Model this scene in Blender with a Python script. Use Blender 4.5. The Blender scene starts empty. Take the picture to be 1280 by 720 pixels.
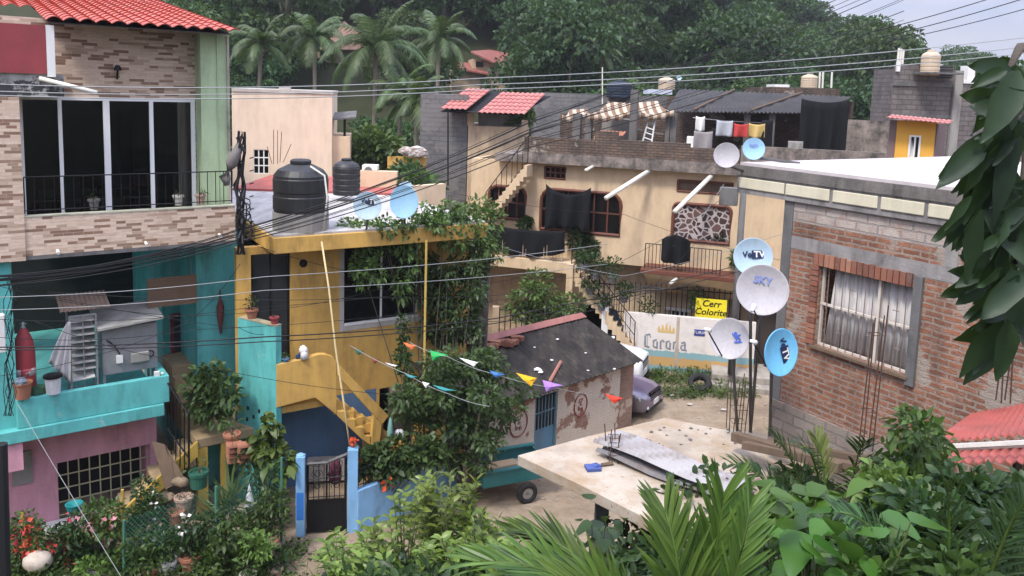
import bpy, bmesh, math, random
import numpy as np
from mathutils import Vector, Matrix
rnd = random.Random(7)
SC = bpy.context.scene
COL = SC.collection
R = math.radians
F = 1005.0
CAMP = Vector((0, 0, 10.0))
PITCH, ROLL, PY0 = 7.0, 1.8, 238.0
RM = Matrix.Rotation(R(90 - PITCH), 3, 'X') @ Matrix.Rotation(R(ROLL), 3, 'Z')
cam = bpy.data.cameras.new('camera'); camo = bpy.data.objects.new('camera', cam); COL.objects.link(camo)
camo.location = CAMP; camo.rotation_euler = RM.to_euler()
cam.sensor_width = 36; cam.lens = F / 1280 * 36; cam.shift_y = (PY0 - 360) / 1280
cam.clip_start = 0.05; cam.clip_end = 3000
SC.camera = camo

# ---------------------------------------------------------------- picking real points
def ray(px, py):
    return RM @ Vector(((px - 640) / F, (PY0 - py) / F, -1.0))
def P(px, py, d):                      # the point seen at a pixel, d metres ahead
    r = ray(px, py); return CAMP + r * (d / r.y)
def Pz(px, py, z):                     # the point seen at a pixel on the level z
    r = ray(px, py); return CAMP + r * ((z - CAMP.z) / r.z)

class Frame:                           # a vertical plane: u along it, z up, n towards the camera
    def __init__(s, o, u):
        s.o = Vector((o[0], o[1], 0)); s.u = Vector((u[0], u[1], 0)).normalized(); s.n = Vector((s.u.y, -s.u.x, 0))
    def pt(s, u, z, n=0.0):
        p = s.o + s.u * u + s.n * n; return Vector((p.x, p.y, z))
    def uv(s, px, py, n=0.0):
        r = ray(px, py); o = s.o + s.n * n
        t = (o - CAMP).dot(s.n) / r.dot(s.n); p = CAMP + r * t
        return (p - s.o).dot(s.u), p.z
    def off(s, n):
        return Frame(s.o + s.n * n, s.u)
def frame_px(a, da, b, db):
    p, q = P(a[0], a[1], da), P(b[0], b[1], db)
    return Frame(p, q - p)

# ---------------------------------------------------------------- mesh collecting
class MB:
    def __init__(s): s.v = []; s.f = []; s.m = []
    def add(s, vs, fs, m=0):
        k = len(s.v); s.v.extend(Vector(v) for v in vs)
        for f in fs: s.f.append([i + k for i in f]); s.m.append(m)
        return s
    def hexa(s, p, m=0):               # p: 8 corners, bottom ring then top ring
        return s.add(p, [(3, 2, 1, 0), (4, 5, 6, 7), (0, 1, 5, 4), (1, 2, 6, 5), (2, 3, 7, 6), (3, 0, 4, 7)], m)
    def box(s, fr, u0, u1, z0, z1, n0, n1, m=0):
        if u1 < u0: u0, u1 = u1, u0
        if z1 < z0: z0, z1 = z1, z0
        if n1 < n0: n0, n1 = n1, n0
        return s.hexa([fr.pt(u0, z0, n1), fr.pt(u1, z0, n1), fr.pt(u1, z0, n0), fr.pt(u0, z0, n0),
                       fr.pt(u0, z1, n1), fr.pt(u1, z1, n1), fr.pt(u1, z1, n0), fr.pt(u0, z1, n0)], m)
    def prism(s, pts, off, m=0):       # flat outline given thickness
        n = len(pts); pts = [Vector(p) for p in pts]; off = Vector(off)
        return s.add(pts + [p + off for p in pts],
                     [tuple(range(n - 1, -1, -1)), tuple(range(n, 2 * n))] + [(i, (i + 1) % n, n + (i + 1) % n, n + i) for i in range(n)], m)
    def poly(s, fr, uz, n0, n1, m=0):  # outline in a frame
        return s.prism([fr.pt(u, z, n0) for u, z in uz], fr.n * (n1 - n0), m)
    def tube(s, pts, r, seg=6, m=0, cap=True):
        pts = [Vector(p) for p in pts]; n = len(pts); k0 = len(s.v)
        rs = r if isinstance(r, (list, tuple)) else [r] * n
        for i, p in enumerate(pts):
            d = (pts[min(i + 1, n - 1)] - pts[max(i - 1, 0)])
            d = d.normalized() if d.length > 1e-9 else Vector((0, 0, 1))
            a = d.cross(Vector((0, 0, 1)) if abs(d.z) < .95 else Vector((1, 0, 0))).normalized(); b = d.cross(a)
            for j in range(seg):
                t = 2 * math.pi * j / seg
                s.v.append(p + (a * math.cos(t) + b * math.sin(t)) * rs[i])
        for i in range(n - 1):
            for j in range(seg):
                a0 = k0 + i * seg + j; a1 = k0 + i * seg + (j + 1) % seg
                s.f.append([a0, a1, a1 + seg, a0 + seg]); s.m.append(m)
        if cap:
            s.f.append([k0 + j for j in range(seg)][::-1]); s.m.append(m)
            s.f.append([k0 + (n - 1) * seg + j for j in range(seg)]); s.m.append(m)
        return s
    def lathe(s, c, prof, seg=20, mat=None, m=0, closed=False):   # profile [(r, z)] about z, optional 3x3 matrix
        c = Vector(c); k0 = len(s.v); n = len(prof)
        for r, z in prof:
            for j in range(seg):
                t = 2 * math.pi * j / seg; v = Vector((r * math.cos(t), r * math.sin(t), z))
                s.v.append(c + (mat @ v if mat else v))
        for i in range(n if closed else n - 1):
            for j in range(seg):
                i2 = (i + 1) % n
                a0 = k0 + i * seg + j; a1 = k0 + i * seg + (j + 1) % seg; b0 = k0 + i2 * seg + j; b1 = k0 + i2 * seg + (j + 1) % seg
                s.f.append([a0, a1, b1, b0]); s.m.append(m)
        if not closed:
            if prof[0][0] > 1e-4: s.f.append([k0 + j for j in range(seg)][::-1]); s.m.append(m)
            if prof[-1][0] > 1e-4: s.f.append([k0 + (n - 1) * seg + j for j in range(seg)]); s.m.append(m)
        return s
    def ball(s, c, r, sc=(1, 1, 1), seg=10, rings=7, jit=0, m=0):
        c = Vector(c); k0 = len(s.v)
        for i in range(rings + 1):
            a = math.pi * i / rings
            for j in range(seg):
                t = 2 * math.pi * j / seg; q = r * (1 + rnd.uniform(-jit, jit))
                s.v.append(c + Vector((math.sin(a) * math.cos(t) * sc[0], math.sin(a) * math.sin(t) * sc[1], -math.cos(a) * sc[2])) * q)
        for i in range(rings):
            for j in range(seg):
                a0 = k0 + i * seg + j; a1 = k0 + i * seg + (j + 1) % seg
                s.f.append([a0, a1, a1 + seg, a0 + seg]); s.m.append(m)
        return s
    def build(s, name, mat, parent=None, smooth=False, local=False, bevel=0):
        mats = mat if isinstance(mat, (list, tuple)) else [mat]
        off = Vector((0, 0, 0))
        p = parent
        while p is not None: off += p.location; p = p.parent
        vs = s.v
        me = bpy.data.meshes.new(name)
        if local: off = Vector((0, 0, 0))
        me.from_pydata([v - off for v in vs], [], s.f)
        for mt in mats: me.materials.append(mt)
        me.polygons.foreach_set('material_index', s.m)
        uvl = me.uv_layers.new(name='uv')
        uvs = uvl.data
        for pl in me.polygons:
            n = pl.normal
            if abs(n.z) > .75: fx = lambda v: (v.x, v.y)
            else:
                h = math.hypot(n.x, n.y) or 1; tx, ty = -n.y / h, n.x / h
                fx = lambda v: (v.x * tx + v.y * ty, v.z)
            for li in pl.loop_indices: uvs[li].uv = fx(vs[me.loops[li].vertex_index])
        if smooth: me.polygons.foreach_set('use_smooth', [True] * len(me.polygons))
        me.update()
        o = bpy.data.objects.new(name, me); COL.objects.link(o)
        if parent: o.parent = parent
        if bevel:
            b = o.modifiers.new('bevel', 'BEVEL'); b.width = bevel; b.segments = 2; b.limit_method = 'ANGLE'
        return o

def tag(o, label=None, cat=None, group=None, kind=None):
    if label: o['label'] = label
    if cat: o['category'] = cat
    if group: o['group'] = group
    if kind: o['kind'] = kind
    return o
def thing(name, label, cat, loc=(0, 0, 0), group=None, rot=None):
    o = bpy.data.objects.new(name, None); COL.objects.link(o); o.location = loc; o.empty_display_size = .2
    if rot is not None: o.rotation_euler = rot
    return tag(o, label, cat, group)
def solo(name, mb, mat, label, cat, group=None, smooth=False, loc=None, kind=None, bevel=0):   # a thing that is one mesh, its origin at its base
    if loc is None:
        xs = [v.x for v in mb.v]; ys = [v.y for v in mb.v]; zs = [v.z for v in mb.v]
        loc = Vector(((min(xs) + max(xs)) / 2, (min(ys) + max(ys)) / 2, min(zs)))
    o = mb.build(name, mat, smooth=smooth, bevel=bevel)
    loc = Vector(loc); o.data.transform(Matrix.Translation(-loc)); o.location = loc
    return tag(o, label, cat, group, kind)
def copy_tree(o, parent=None):
    c = o.copy(); COL.objects.link(c)
    if parent: c.parent = parent
    for ch in list(o.children): copy_tree(ch, c)
    return c
def text(body, mat, parent, m4, size, name='lettering', bold=0.0, align='CENTER', shear=0):
    cu = bpy.data.curves.new(name, 'FONT'); cu.body = body; cu.size = size; cu.align_x = align; cu.align_y = 'CENTER'
    cu.offset = bold; cu.shear = shear; cu.extrude = .0015; cu.resolution_u = 3
    cu.materials.append(mat)
    tmp = bpy.data.objects.new('writing', cu); COL.objects.link(tmp)
    bpy.context.view_layer.update()
    me = bpy.data.meshes.new_from_object(tmp.evaluated_get(bpy.context.evaluated_depsgraph_get()))
    bpy.data.objects.remove(tmp); bpy.data.curves.remove(cu)
    me.name = name; me.materials.clear(); me.materials.append(mat)
    uvl = me.uv_layers[0] if me.uv_layers else me.uv_layers.new(); uvl.name = 'uv'
    for l_ in me.loops: uvl.data[l_.index].uv = me.vertices[l_.vertex_index].co.xy
    o = bpy.data.objects.new(name, me); COL.objects.link(o); o.parent = parent
    o.matrix_local = m4
    return o
def fr_m4(fr, u, z, n, root, rot=0.0):  # a matrix that lays text on a frame
    m = Matrix((fr.u, Vector((0, 0, 1)), fr.n)).transposed() @ Matrix.Rotation(rot, 3, 'Z')
    m4 = m.to_4x4(); m4.translation = fr.pt(u, z, n) - (root.location if root else Vector()); return m4
def sag(a, b, s, n=16):
    a, b = Vector(a), Vector(b); out = []
    for i in range(n + 1):
        t = i / n; p = a.lerp(b, t); p.z -= 4 * s * t * (1 - t); out.append(p)
    return out

# ---------------------------------------------------------------- materials
class NT:
    def __init__(s, name):
        s.m = bpy.data.materials.new(name); s.m.use_nodes = True; s.t = s.m.node_tree; s.t.nodes.clear()
        s.out = s.n('ShaderNodeOutputMaterial')
    def n(s, k, **kw):
        x = s.t.nodes.new(k)
        for a, b in kw.items():
            if isinstance(a, str) and hasattr(x, a): setattr(x, a, b)
        return x
    def l(s, a, b): s.t.links.new(a, b)
    def bsdf(s, rough=.8, spec=.3, metal=0):
        b = s.n('ShaderNodeBsdfPrincipled'); b.inputs['Roughness'].default_value = rough
        b.inputs['Specular IOR Level'].default_value = spec; b.inputs['Metallic'].default_value = metal
        s.l(b.outputs[0], s.out.inputs[0]); s.b = b; return b
    def noise(s, vec, scale, detail=4, rough=.6):
        x = s.n('ShaderNodeTexNoise'); x.inputs['Scale'].default_value = scale; x.inputs['Detail'].default_value = detail
        x.inputs['Roughness'].default_value = rough
        if vec is not None: s.l(vec, x.inputs['Vector'])
        return x.outputs['Fac']
    def ramp(s, fac, *stops):
        x = s.n('ShaderNodeValToRGB'); e = x.color_ramp.elements
        while len(e) > 1: e.remove(e[-1])
        for i, (p, c) in enumerate(stops):
            k = e[0] if i == 0 else e.new(p)
            k.position = p; k.color = (c, c, c, 1) if isinstance(c, (int, float)) else (*c, 1)
        s.l(fac, x.inputs[0]); return x.outputs[0]
    def mix(s, fac, a, b, mode='MIX'):
        x = s.n('ShaderNodeMix', data_type='RGBA', blend_type=mode)
        for sock, v in ((x.inputs[0], fac), (x.inputs[6], a), (x.inputs[7], b)):
            if hasattr(v, 'links'): s.l(v, sock)
            elif isinstance(v, (int, float)): sock.default_value = v if sock.type == 'VALUE' else (v, v, v, 1)
            else: sock.default_value = (*v, 1)
        return x.outputs[2]
    def mapv(s, vec, sc=(1, 1, 1), loc=(0, 0, 0), rot=(0, 0, 0)):
        x = s.n('ShaderNodeMapping'); x.inputs['Scale'].default_value = sc; x.inputs['Location'].default_value = loc; x.inputs['Rotation'].default_value = rot
        s.l(vec, x.inputs[0]); return x.outputs[0]
    def tc(s, k): 
        x = s.n('ShaderNodeTexCoord'); return x.outputs[k]
    def uv(s):
        x = s.n('ShaderNodeUVMap'); x.uv_map = 'uv'; return x.outputs[0]
    def bump(s, h, strength=.4, dist=.01):
        x = s.n('ShaderNodeBump'); x.inputs['Strength'].default_value = strength; x.inputs['Distance'].default_value = dist
        s.l(h, x.inputs['Height']); s.l(x.outputs[0], s.b.inputs['Normal'])

_mc = {}
def paint(name, c, rough=.75, var=.12, grime=.0, gcol=(.05, .045, .04), spec=.25, metal=0, bump=.15, sc=2.0, peel=None, pamt=.5, pw=.05):
    """plain surface: soft mottling, streaks of grime, optional peeling to another colour"""
    if name in _mc: return _mc[name]
    t = NT(name); b = t.bsdf(rough, spec, metal); o = t.uv()
    f = t.noise(o, sc, 5); base = t.mix(f, tuple(x * (1 - var) for x in c), tuple(min(1, x * (1 + var)) for x in c))
    f2 = t.noise(o, sc * 9, 3)
    base = t.mix(t.ramp(f2, (.35, 0), (.75, var)), base, tuple(x * .72 for x in c))
    if peel:
        pf = t.noise(t.mapv(o, loc=(3, 7, 0)), sc * 1.3, 8, .7)
        base = t.mix(t.ramp(pf, (pamt, 0), (pamt + pw, 1)), base, peel)
    if grime:
        g = t.noise(t.mapv(o, (sc * 1.6, sc * .35, 1)), 1.0, 7, .65); g2 = t.noise(o, sc * .6, 6, .7)
        gm = t.mix(1.0, t.ramp(g, (.4, .06), (.68, 1)), t.ramp(g2, (.38, .3), (.62, 1)), 'MULTIPLY')
        base = t.mix(t.mix(1.0, gm, grime, 'MULTIPLY'), base, gcol)
    t.l(base, b.inputs['Base Color'])
    if bump: t.bump(t.noise(o, sc * 14, 5, .7), bump, .02)
    _mc[name] = t.m; return t.m

def brick(name, c1, c2, mortar, bw=.26, bh=.085, ms=.012, stain=.35, plaster=None, pamt=.6, scol=(.06, .05, .045), psc=.9, pale=None, rough=.9, bias=0.0, squash=1.0, wobble=.07):
    if name in _mc: return _mc[name]
    t = NT(name); b = t.bsdf(rough, .15); o = t.uv()
    wob = t.noise(o, 2.6, 5, .75); wob2 = t.noise(t.mapv(o, loc=(17, 3, 0)), 3.1, 5, .75)
    wv = t.n('ShaderNodeVectorMath', operation='MULTIPLY_ADD'); cmb = t.n('ShaderNodeCombineXYZ'); t.l(wob, cmb.inputs[0]); t.l(wob2, cmb.inputs[1])
    t.l(cmb.outputs[0], wv.inputs[0]); wv.inputs[1].default_value = (wobble, wobble * .8, 0); t.l(o, wv.inputs[2])
    x = t.n('ShaderNodeTexBrick'); t.l(wv.outputs[0], x.inputs[0]); x.offset = .5; x.squash = squash
    for k, v in (('Scale', 1), ('Brick Width', bw), ('Row Height', bh), ('Mortar Size', ms), ('Mortar Smooth', .2), ('Bias', bias)): x.inputs[k].default_value = v
    x.inputs['Color1'].default_value = (*c1, 1); x.inputs['Color2'].default_value = (*c2, 1); x.inputs['Mortar'].default_value = (*mortar, 1)
    col = x.outputs['Color']
    f = t.noise(o, 7, 6, .7); col = t.mix(t.ramp(f, (.4, 0), (.8, .55)), col, tuple(q * .55 for q in c1))
    if pale:
        col = t.mix(t.ramp(t.noise(t.mapv(o, loc=(9, 2, 0)), 5, 6, .75), (.5, 0), (.62, .75)), col, pale)
    if stain:
        g = t.noise(t.mapv(o, (1.0, .45, 1), loc=(4, 1, 0)), 1.3, 7, .65); col = t.mix(t.ramp(g, (.45, 0), (.72, stain)), col, scol)
    hgt = t.mix(t.noise(o, 60, 4), x.outputs['Fac'], 0.5)
    h = t.n('ShaderNodeMath', operation='MULTIPLY_ADD'); t.l(x.outputs['Fac'], h.inputs[0]); h.inputs[1].default_value = -1.0; t.l(t.noise(o, 40, 4), h.inputs[2])
    if plaster:
        pf = t.noise(t.mapv(o, loc=(11, 5, 0)), psc, 7, .62); pm = t.ramp(pf, (pamt, 0), (pamt + .03, 1))
        pc = t.mix(t.noise(o, 2.2, 6), tuple(q * .8 for q in plaster), tuple(min(1, q * 1.12) for q in plaster))
        col = t.mix(pm, col, pc)
    t.l(col, b.inputs['Base Color']); t.bump(h.outputs[0], .9, .02)
    _mc[name] = t.m; return t.m

def leafmat(name, dark, light, tip=None, rough=.42, transl=.3, ns=.6):
    if name in _mc: return _mc[name]
    t = NT(name); b = t.bsdf(rough, .35)
    g = t.n('ShaderNodeNewGeometry'); r = g.outputs['Random Per Island']
    n = t.noise(t.tc('Object'), ns, 3)
    oi = t.n('ShaderNodeObjectInfo')
    f = t.n('ShaderNodeMath', operation='MULTIPLY_ADD'); t.l(r, f.inputs[0]); f.inputs[1].default_value = .55; 
    f2 = t.n('ShaderNodeMath', operation='MULTIPLY_ADD'); t.l(n, f2.inputs[0]); f2.inputs[1].default_value = .9; f2.inputs[2].default_value = -.22; t.l(f2.outputs[0], f.inputs[2])
    col = t.ramp(f.outputs[0], (.15, dark), (.85, light), *([(1.0, tip)] if tip else []))
    hs = t.n('ShaderNodeHueSaturation'); t.l(col, hs.inputs['Color'])
    for k, (a, bb) in (('Hue', (.485, .03)), ('Value', (.75, .5))):
        mm = t.n('ShaderNodeMath', operation='MULTIPLY_ADD'); t.l(oi.outputs['Random'], mm.inputs[0]); mm.inputs[1].default_value = bb; mm.inputs[2].default_value = a; t.l(mm.outputs[0], hs.inputs[k])
    col = hs.outputs[0]
    t.l(col, b.inputs['Base Color'])
    tr = t.n('ShaderNodeBsdfTranslucent'); t.l(t.mix(.5, col, (.12, .2, .02)), tr.inputs[0])
    mx = t.n('ShaderNodeMixShader'); mx.inputs[0].default_value = transl; t.l(b.outputs[0], mx.inputs[1]); t.l(tr.outputs[0], mx.inputs[2]); t.l(mx.outputs[0], t.out.inputs[0])
    _mc[name] = t.m; return t.m

def clearglass(name, tint=(.55, .57, .57), refl=.05):
    """window pane: mostly see-through, with a weak reflection"""
    if name in _mc: return _mc[name]
    t = NT(name); tr = t.n('ShaderNodeBsdfTransparent'); tr.inputs[0].default_value = (*tint, 1); gs = t.n('ShaderNodeBsdfGlossy'); gs.inputs['Roughness'].default_value = .04; gs.inputs['Color'].default_value = (.8, .8, .8, 1)
    f = t.n('ShaderNodeFresnel'); f.inputs[0].default_value = 1.35; mx = t.n('ShaderNodeMixShader'); t.l(f.outputs[0], mx.inputs[0]); t.l(tr.outputs[0], mx.inputs[1]); t.l(gs.outputs[0], mx.inputs[2]); t.l(mx.outputs[0], t.out.inputs[0])
    _mc[name] = t.m; return t.m
def ledgestone(name, bw, bh):
    """cut stone strips, most of them pale and a few dark"""
    if name in _mc: return _mc[name]
    t = NT(name); b = t.bsdf(.85, .15); o = t.uv(); x = t.n('ShaderNodeTexBrick'); t.l(o, x.inputs[0]); x.offset = .37; x.squash = .6; x.squash_frequency = 3
    for k, v in (('Scale', 1), ('Brick Width', bw), ('Row Height', bh), ('Mortar Size', .003), ('Bias', 0)): x.inputs[k].default_value = v
    x.inputs['Color1'].default_value = (0, 0, 0, 1); x.inputs['Color2'].default_value = (1, 1, 1, 1); x.inputs['Mortar'].default_value = (.62, .62, .62, 1)
    c = t.ramp(x.outputs['Color'], (0, (.62, .47, .36)), (.35, (.7, .55, .43)), (.6, (.56, .42, .32)), (.72, (.42, .3, .22)), (.8, (.2, .12, .08)), (1, (.27, .16, .11)))
    c = t.mix(t.ramp(t.noise(t.mapv(o, (3, 14, 1)), 2, 5, .7), (.42, 0), (.72, .5)), c, (.3, .21, .155)); c = t.mix(t.ramp(t.noise(o, .7, 6, .7), (.5, 0), (.75, .5)), c, (.5, .4, .28))
    t.l(c, b.inputs['Base Color']); t.bump(x.outputs['Color'], .5, .02); _mc[name] = t.m; return t.m
def glassmat(name, c=(.012, .014, .016), rough=.06, spec=.5):
    if name in _mc: return _mc[name]
    t = NT(name); b = t.bsdf(rough, spec); 
    f = t.noise(t.uv(), .8, 3); t.l(t.mix(f, tuple(x * .5 for x in c), tuple(x * 1.5 for x in c)), b.inputs['Base Color'])
    _mc[name] = t.m; return t.m

# ---------------------------------------------------------------- leaves
def leaf_arrays(base, dirs, L, Wd, fold=.25, droop=.25, rs=None, upbias=0.6):
    """folded leaves: 5 verts and 2 quads each, from arrays of base points and directions"""
    n = len(base); d = dirs / np.maximum(np.linalg.norm(dirs, axis=1, keepdims=True), 1e-6)
    up = np.array([[0, 0, 1.0]]) * upbias + rs.normal(0, .45, (n, 3))
    side = np.cross(d, up); side /= np.maximum(np.linalg.norm(side, axis=1, keepdims=True), 1e-6)
    nr = np.cross(side, d)
    L = L[:, None]; Wd = Wd[:, None]
    mid = base + d * L * .48
    tip = base + d * L - np.array([[0, 0, 1.0]]) * L * droop
    l = mid + side * Wd * .5 + nr * Wd * fold; r = mid - side * Wd * .5 + nr * Wd * fold
    c = mid - np.array([[0, 0, 1.0]]) * L * droop * .15
    V = np.stack([base, r, tip, l, c], 1).reshape(-1, 3)
    k = np.arange(n)[:, None] * 5
    Fq = np.concatenate([k + np.array([[0, 1, 2, 4]]), k + np.array([[0, 4, 2, 3]])], 0)
    return V, Fq
def leaf_fine(base, dirs, L, Wd, fold=.25, droop=.25, rs=None, upbias=0.6):
    """rounder leaves for plants nearer by: 8 verts and 4 quads each"""
    n = len(base); d = dirs / np.maximum(np.linalg.norm(dirs, axis=1, keepdims=True), 1e-6)
    up = np.array([[0, 0, 1.0]]) * upbias + rs.normal(0, .45, (n, 3))
    side = np.cross(d, up); side /= np.maximum(np.linalg.norm(side, axis=1, keepdims=True), 1e-6); nr = np.cross(side, d)
    L = L[:, None]; Wd = Wd[:, None]; dz = np.array([[0, 0, 1.0]]) * L * droop * rs.uniform(.4, 1.6, (n, 1)); tw = side * L * rs.normal(0, .08, (n, 1))
    row = lambda t: base + d * L * t - dz * t * t + tw * t * t
    a, b = row(.28), row(.66); s1, s2 = side * Wd * .46, side * Wd * .42; f1, f2 = nr * Wd * fold, nr * Wd * fold * .8
    V = np.stack([base, a - s1 + f1, a, a + s1 + f1, b - s2 + f2, b, b + s2 + f2, row(1.0)], 1).reshape(-1, 3)
    k = np.arange(n)[:, None] * 8
    return V, np.concatenate([k + np.array([q]) for q in ([0, 1, 2, 3], [1, 4, 5, 2], [2, 5, 6, 3], [4, 7, 6, 5])], 0)
def mesh_np(name, V, Fq, mat, parent=None, off=None):
    me = bpy.data.meshes.new(name)
    if off is not None: V = V - np.array(off)[None]
    me.vertices.add(len(V)); me.vertices.foreach_set('co', V.astype(np.float32).ravel())
    k = Fq.shape[1]
    me.loops.add(Fq.size); me.loops.foreach_set('vertex_index', Fq.astype(np.int32).ravel())
    me.polygons.add(len(Fq)); me.polygons.foreach_set('loop_start', np.arange(0, Fq.size, k, dtype=np.int32)); me.polygons.foreach_set('loop_total', np.full(len(Fq), k, dtype=np.int32))
    me.materials.append(mat); me.update(calc_edges=True); me.validate()
    o = bpy.data.objects.new(name, me); COL.objects.link(o)
    if parent: o.parent = parent
    return o
def clump_leaves(clumps, per, Ls, ar=.45, seed=1, out=.6, droop=.25, upb=.6, jl=.35, hollow=.45, fold=.25, fine=False):
    """leaves through the volume of several clumps (centre, radii), pointing outward and up"""
    rs = np.random.RandomState(seed); Vs, Fs, k = [], [], 0
    for c, rad in clumps:
        c = np.array(c, float); rad = np.array(rad if hasattr(rad, '__len__') else (rad,) * 3, float)
        n = max(4, int(per * (1 if per < 1 else 1)))
        v = rs.normal(0, 1, (n, 3)); v /= np.linalg.norm(v, axis=1, keepdims=True)
        q = (hollow + (1 - hollow) * rs.rand(n) ** .6)[:, None]
        b = c + v * q * rad
        d = v * out + rs.normal(0, .5, (n, 3)) + np.array([[0, 0, .25]])
        L = Ls * (1 + rs.uniform(-jl, jl, n)); V, Fq = (leaf_fine if fine else leaf_arrays)(b, d, L, L * ar, fold, droop, rs, upb)
        Vs.append(V); Fs.append(Fq + k); k += len(V)
    return np.concatenate(Vs), np.concatenate(Fs)
HAZE = .00042
# ---------------------------------------------------------------- daylight: bright overcast
SUN_EL, SUN_AZ = 56, 212
w = bpy.data.worlds.new('World'); SC.world = w; w.use_nodes = True
wt = w.node_tree; wt.nodes.clear()
wo = wt.nodes.new('ShaderNodeOutputWorld'); bg = wt.nodes.new('ShaderNodeBackground'); sky = wt.nodes.new('ShaderNodeTexSky')
sky.sky_type = 'NISHITA'; sky.sun_disc = False; sky.sun_elevation = R(SUN_EL); sky.sun_rotation = R(SUN_AZ); sky.air_density = 1.2; sky.dust_density = 2.5
wtc = wt.nodes.new('ShaderNodeTexCoord'); wmp = wt.nodes.new('ShaderNodeMapping'); wmp.inputs['Scale'].default_value = (1.2, 1.2, 3.5)
wn = wt.nodes.new('ShaderNodeTexNoise'); wn.inputs['Scale'].default_value = 3.0; wn.inputs['Detail'].default_value = 6
wr = wt.nodes.new('ShaderNodeValToRGB'); wr.color_ramp.elements[0].position = .35; wr.color_ramp.elements[0].color = (4.7, 5.5, 8.0, 1)
wr.color_ramp.elements[1].position = .7; wr.color_ramp.elements[1].color = (8.2, 7.9, 9.0, 1)
wm = wt.nodes.new('ShaderNodeMix'); wm.data_type = 'RGBA'; wm.inputs[0].default_value = .86
wsx = wt.nodes.new('ShaderNodeSeparateXYZ'); wt.links.new(wtc.outputs['Generated'], wsx.inputs[0])
wgr = wt.nodes.new('ShaderNodeMapRange'); wt.links.new(wsx.outputs[2], wgr.inputs[0])
for k_, v_ in ((1, .02), (2, .75), (3, .3), (4, 1.5)): wgr.inputs[k_].default_value = v_      # an overcast sky is brighter overhead
wmul = wt.nodes.new('ShaderNodeVectorMath'); wmul.operation = 'SCALE'
wt.links.new(wtc.outputs['Generated'], wmp.inputs[0]); wt.links.new(wmp.outputs[0], wn.inputs['Vector']); wt.links.new(wn.outputs['Fac'], wr.inputs[0])
wt.links.new(sky.outputs[0], wm.inputs[6]); wt.links.new(wr.outputs[0], wm.inputs[7])
wt.links.new(wm.outputs[2], wmul.inputs[0]); wt.links.new(wgr.outputs[0], wmul.inputs['Scale']); wt.links.new(wmul.outputs[0], bg.inputs[0]); bg.inputs[1].default_value = .1; wt.links.new(bg.outputs[0], wo.inputs[0])
sl = bpy.data.lights.new('sun', 'SUN'); sl.energy = 1.5; sl.angle = R(11); sl.color = (1, .95, .87)
so = bpy.data.objects.new('sun', sl); COL.objects.link(so)
az = R(SUN_AZ); sd = Vector((math.sin(az) * math.cos(R(SUN_EL)), math.cos(az) * math.cos(R(SUN_EL)), math.sin(R(SUN_EL))))
so.rotation_euler = sd.to_track_quat('Z', 'Y').to_euler(); so.location = (0, 0, 60)
vs = SC.view_settings; vs.view_transform = 'Standard'; vs.look = 'None'; vs.gamma = 1; vs.exposure = 1.28; vs.use_curve_mapping = False
SC.cycles.max_bounces = 5; SC.cycles.diffuse_bounces = 3; SC.cycles.glossy_bounces = 2; SC.cycles.transmission_bounces = 4; SC.cycles.transparent_max_bounces = 8
SC.cycles.use_denoising = True

# ---------------------------------------------------------------- terrain, one sheet to the horizon
def sm(a, b, x):
    t = min(1, max(0, (x - a) / (b - a))); return t * t * (3 - 2 * t)
def lin(x, pts):
    if x <= pts[0][0]: return pts[0][1]
    for (a, va), (b, vb) in zip(pts, pts[1:]):
        if x <= b: return va + (vb - va) * (x - a) / (b - a)
    return pts[-1][1]
SKYT = [(200, -400), (700, -260), (850, -150), (960, -40), (1040, 6), (1090, 44), (1130, 76), (1160, 62), (1200, 54), (1240, 80), (1290, 100), (1700, 105)]   # where the tree tops meet the sky
SKYL = [(200, -190), (640, -175), (760, -130), (850, -80), (940, 0), (1000, 58), (1060, 102), (1120, 122), (1180, 126), (1400, 126), (1700, 126)]
def terrain(x, y):
    s = lin(y, [(-5, 6.8), (2, 6.6), (6, 5.2), (9, 3.8), (12, 2.0), (15.3, .5), (18, .25), (21, 0)])
    if x < -1.5: q_ = sm(-1.5, -4, x) if False else min(1, (-1.5 - x) / 2); s = s + (lin(y, [(-5, 6.8), (2, 6.0), (6, 4.0), (9, 2.4), (12, .7), (13.5, .4), (18, .25), (21, 0)]) - s) * q_
    ds = (x - 4.29) * -.52 + (y - 13) * .854
    pw = sm(1.3, 2.9, x) * (1 - sm(.1, 1.3, ds)) * sm(2, 7, y)
    s = s + (4.05 - s) * pw * (1 if s < 4.05 else .3)
    if y > 42:
        col = 640 + F * x / y; hor = 115 + .031 * (col - 640)
        zr = 10 + (hor - lin(col, SKYL)) * 150 / F
        t = (y - 42) / 108
        z = zr * (min(t, 1) ** 1.35 if t < 1 else 1 - .25 * min(1, (t - 1) * .5))
        s = s + (z - s) * sm(42, 52, y)
        s += 1.2 * math.sin(x * .09 + y * .05) * sm(50, 70, y)
    else:
        s += .05 * math.sin(x * 1.3 + y * .7) * sm(14, 18, y) * (1 - sm(22, 24, y))
    return s
def spread(lo, hi, f0, f1, st, g):
    a = [f0]
    while a[-1] < f1: a.append(a[-1] + st)
    d = st
    while a[-1] < hi: d *= g; a.append(a[-1] + d)
    b, d = [f0], st
    while b[-1] > lo: d *= g; b.append(b[-1] - d)
    return sorted(set(b + a))
gx = spread(-900, 900, -18, 16, .6, 1.25); gy = spread(-60, 1600, 0, 46, .6, 1.12)
mb = MB(); nx = len(gx)
mb.v = [Vector((x, y, terrain(x, y))) for y in gy for x in gx]
mb.f = [[j * nx + i, j * nx + i + 1, (j + 1) * nx + i + 1, (j + 1) * nx + i] for j in range(len(gy) - 1) for i in range(nx - 1)]; mb.m = [0] * len(mb.f)
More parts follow.
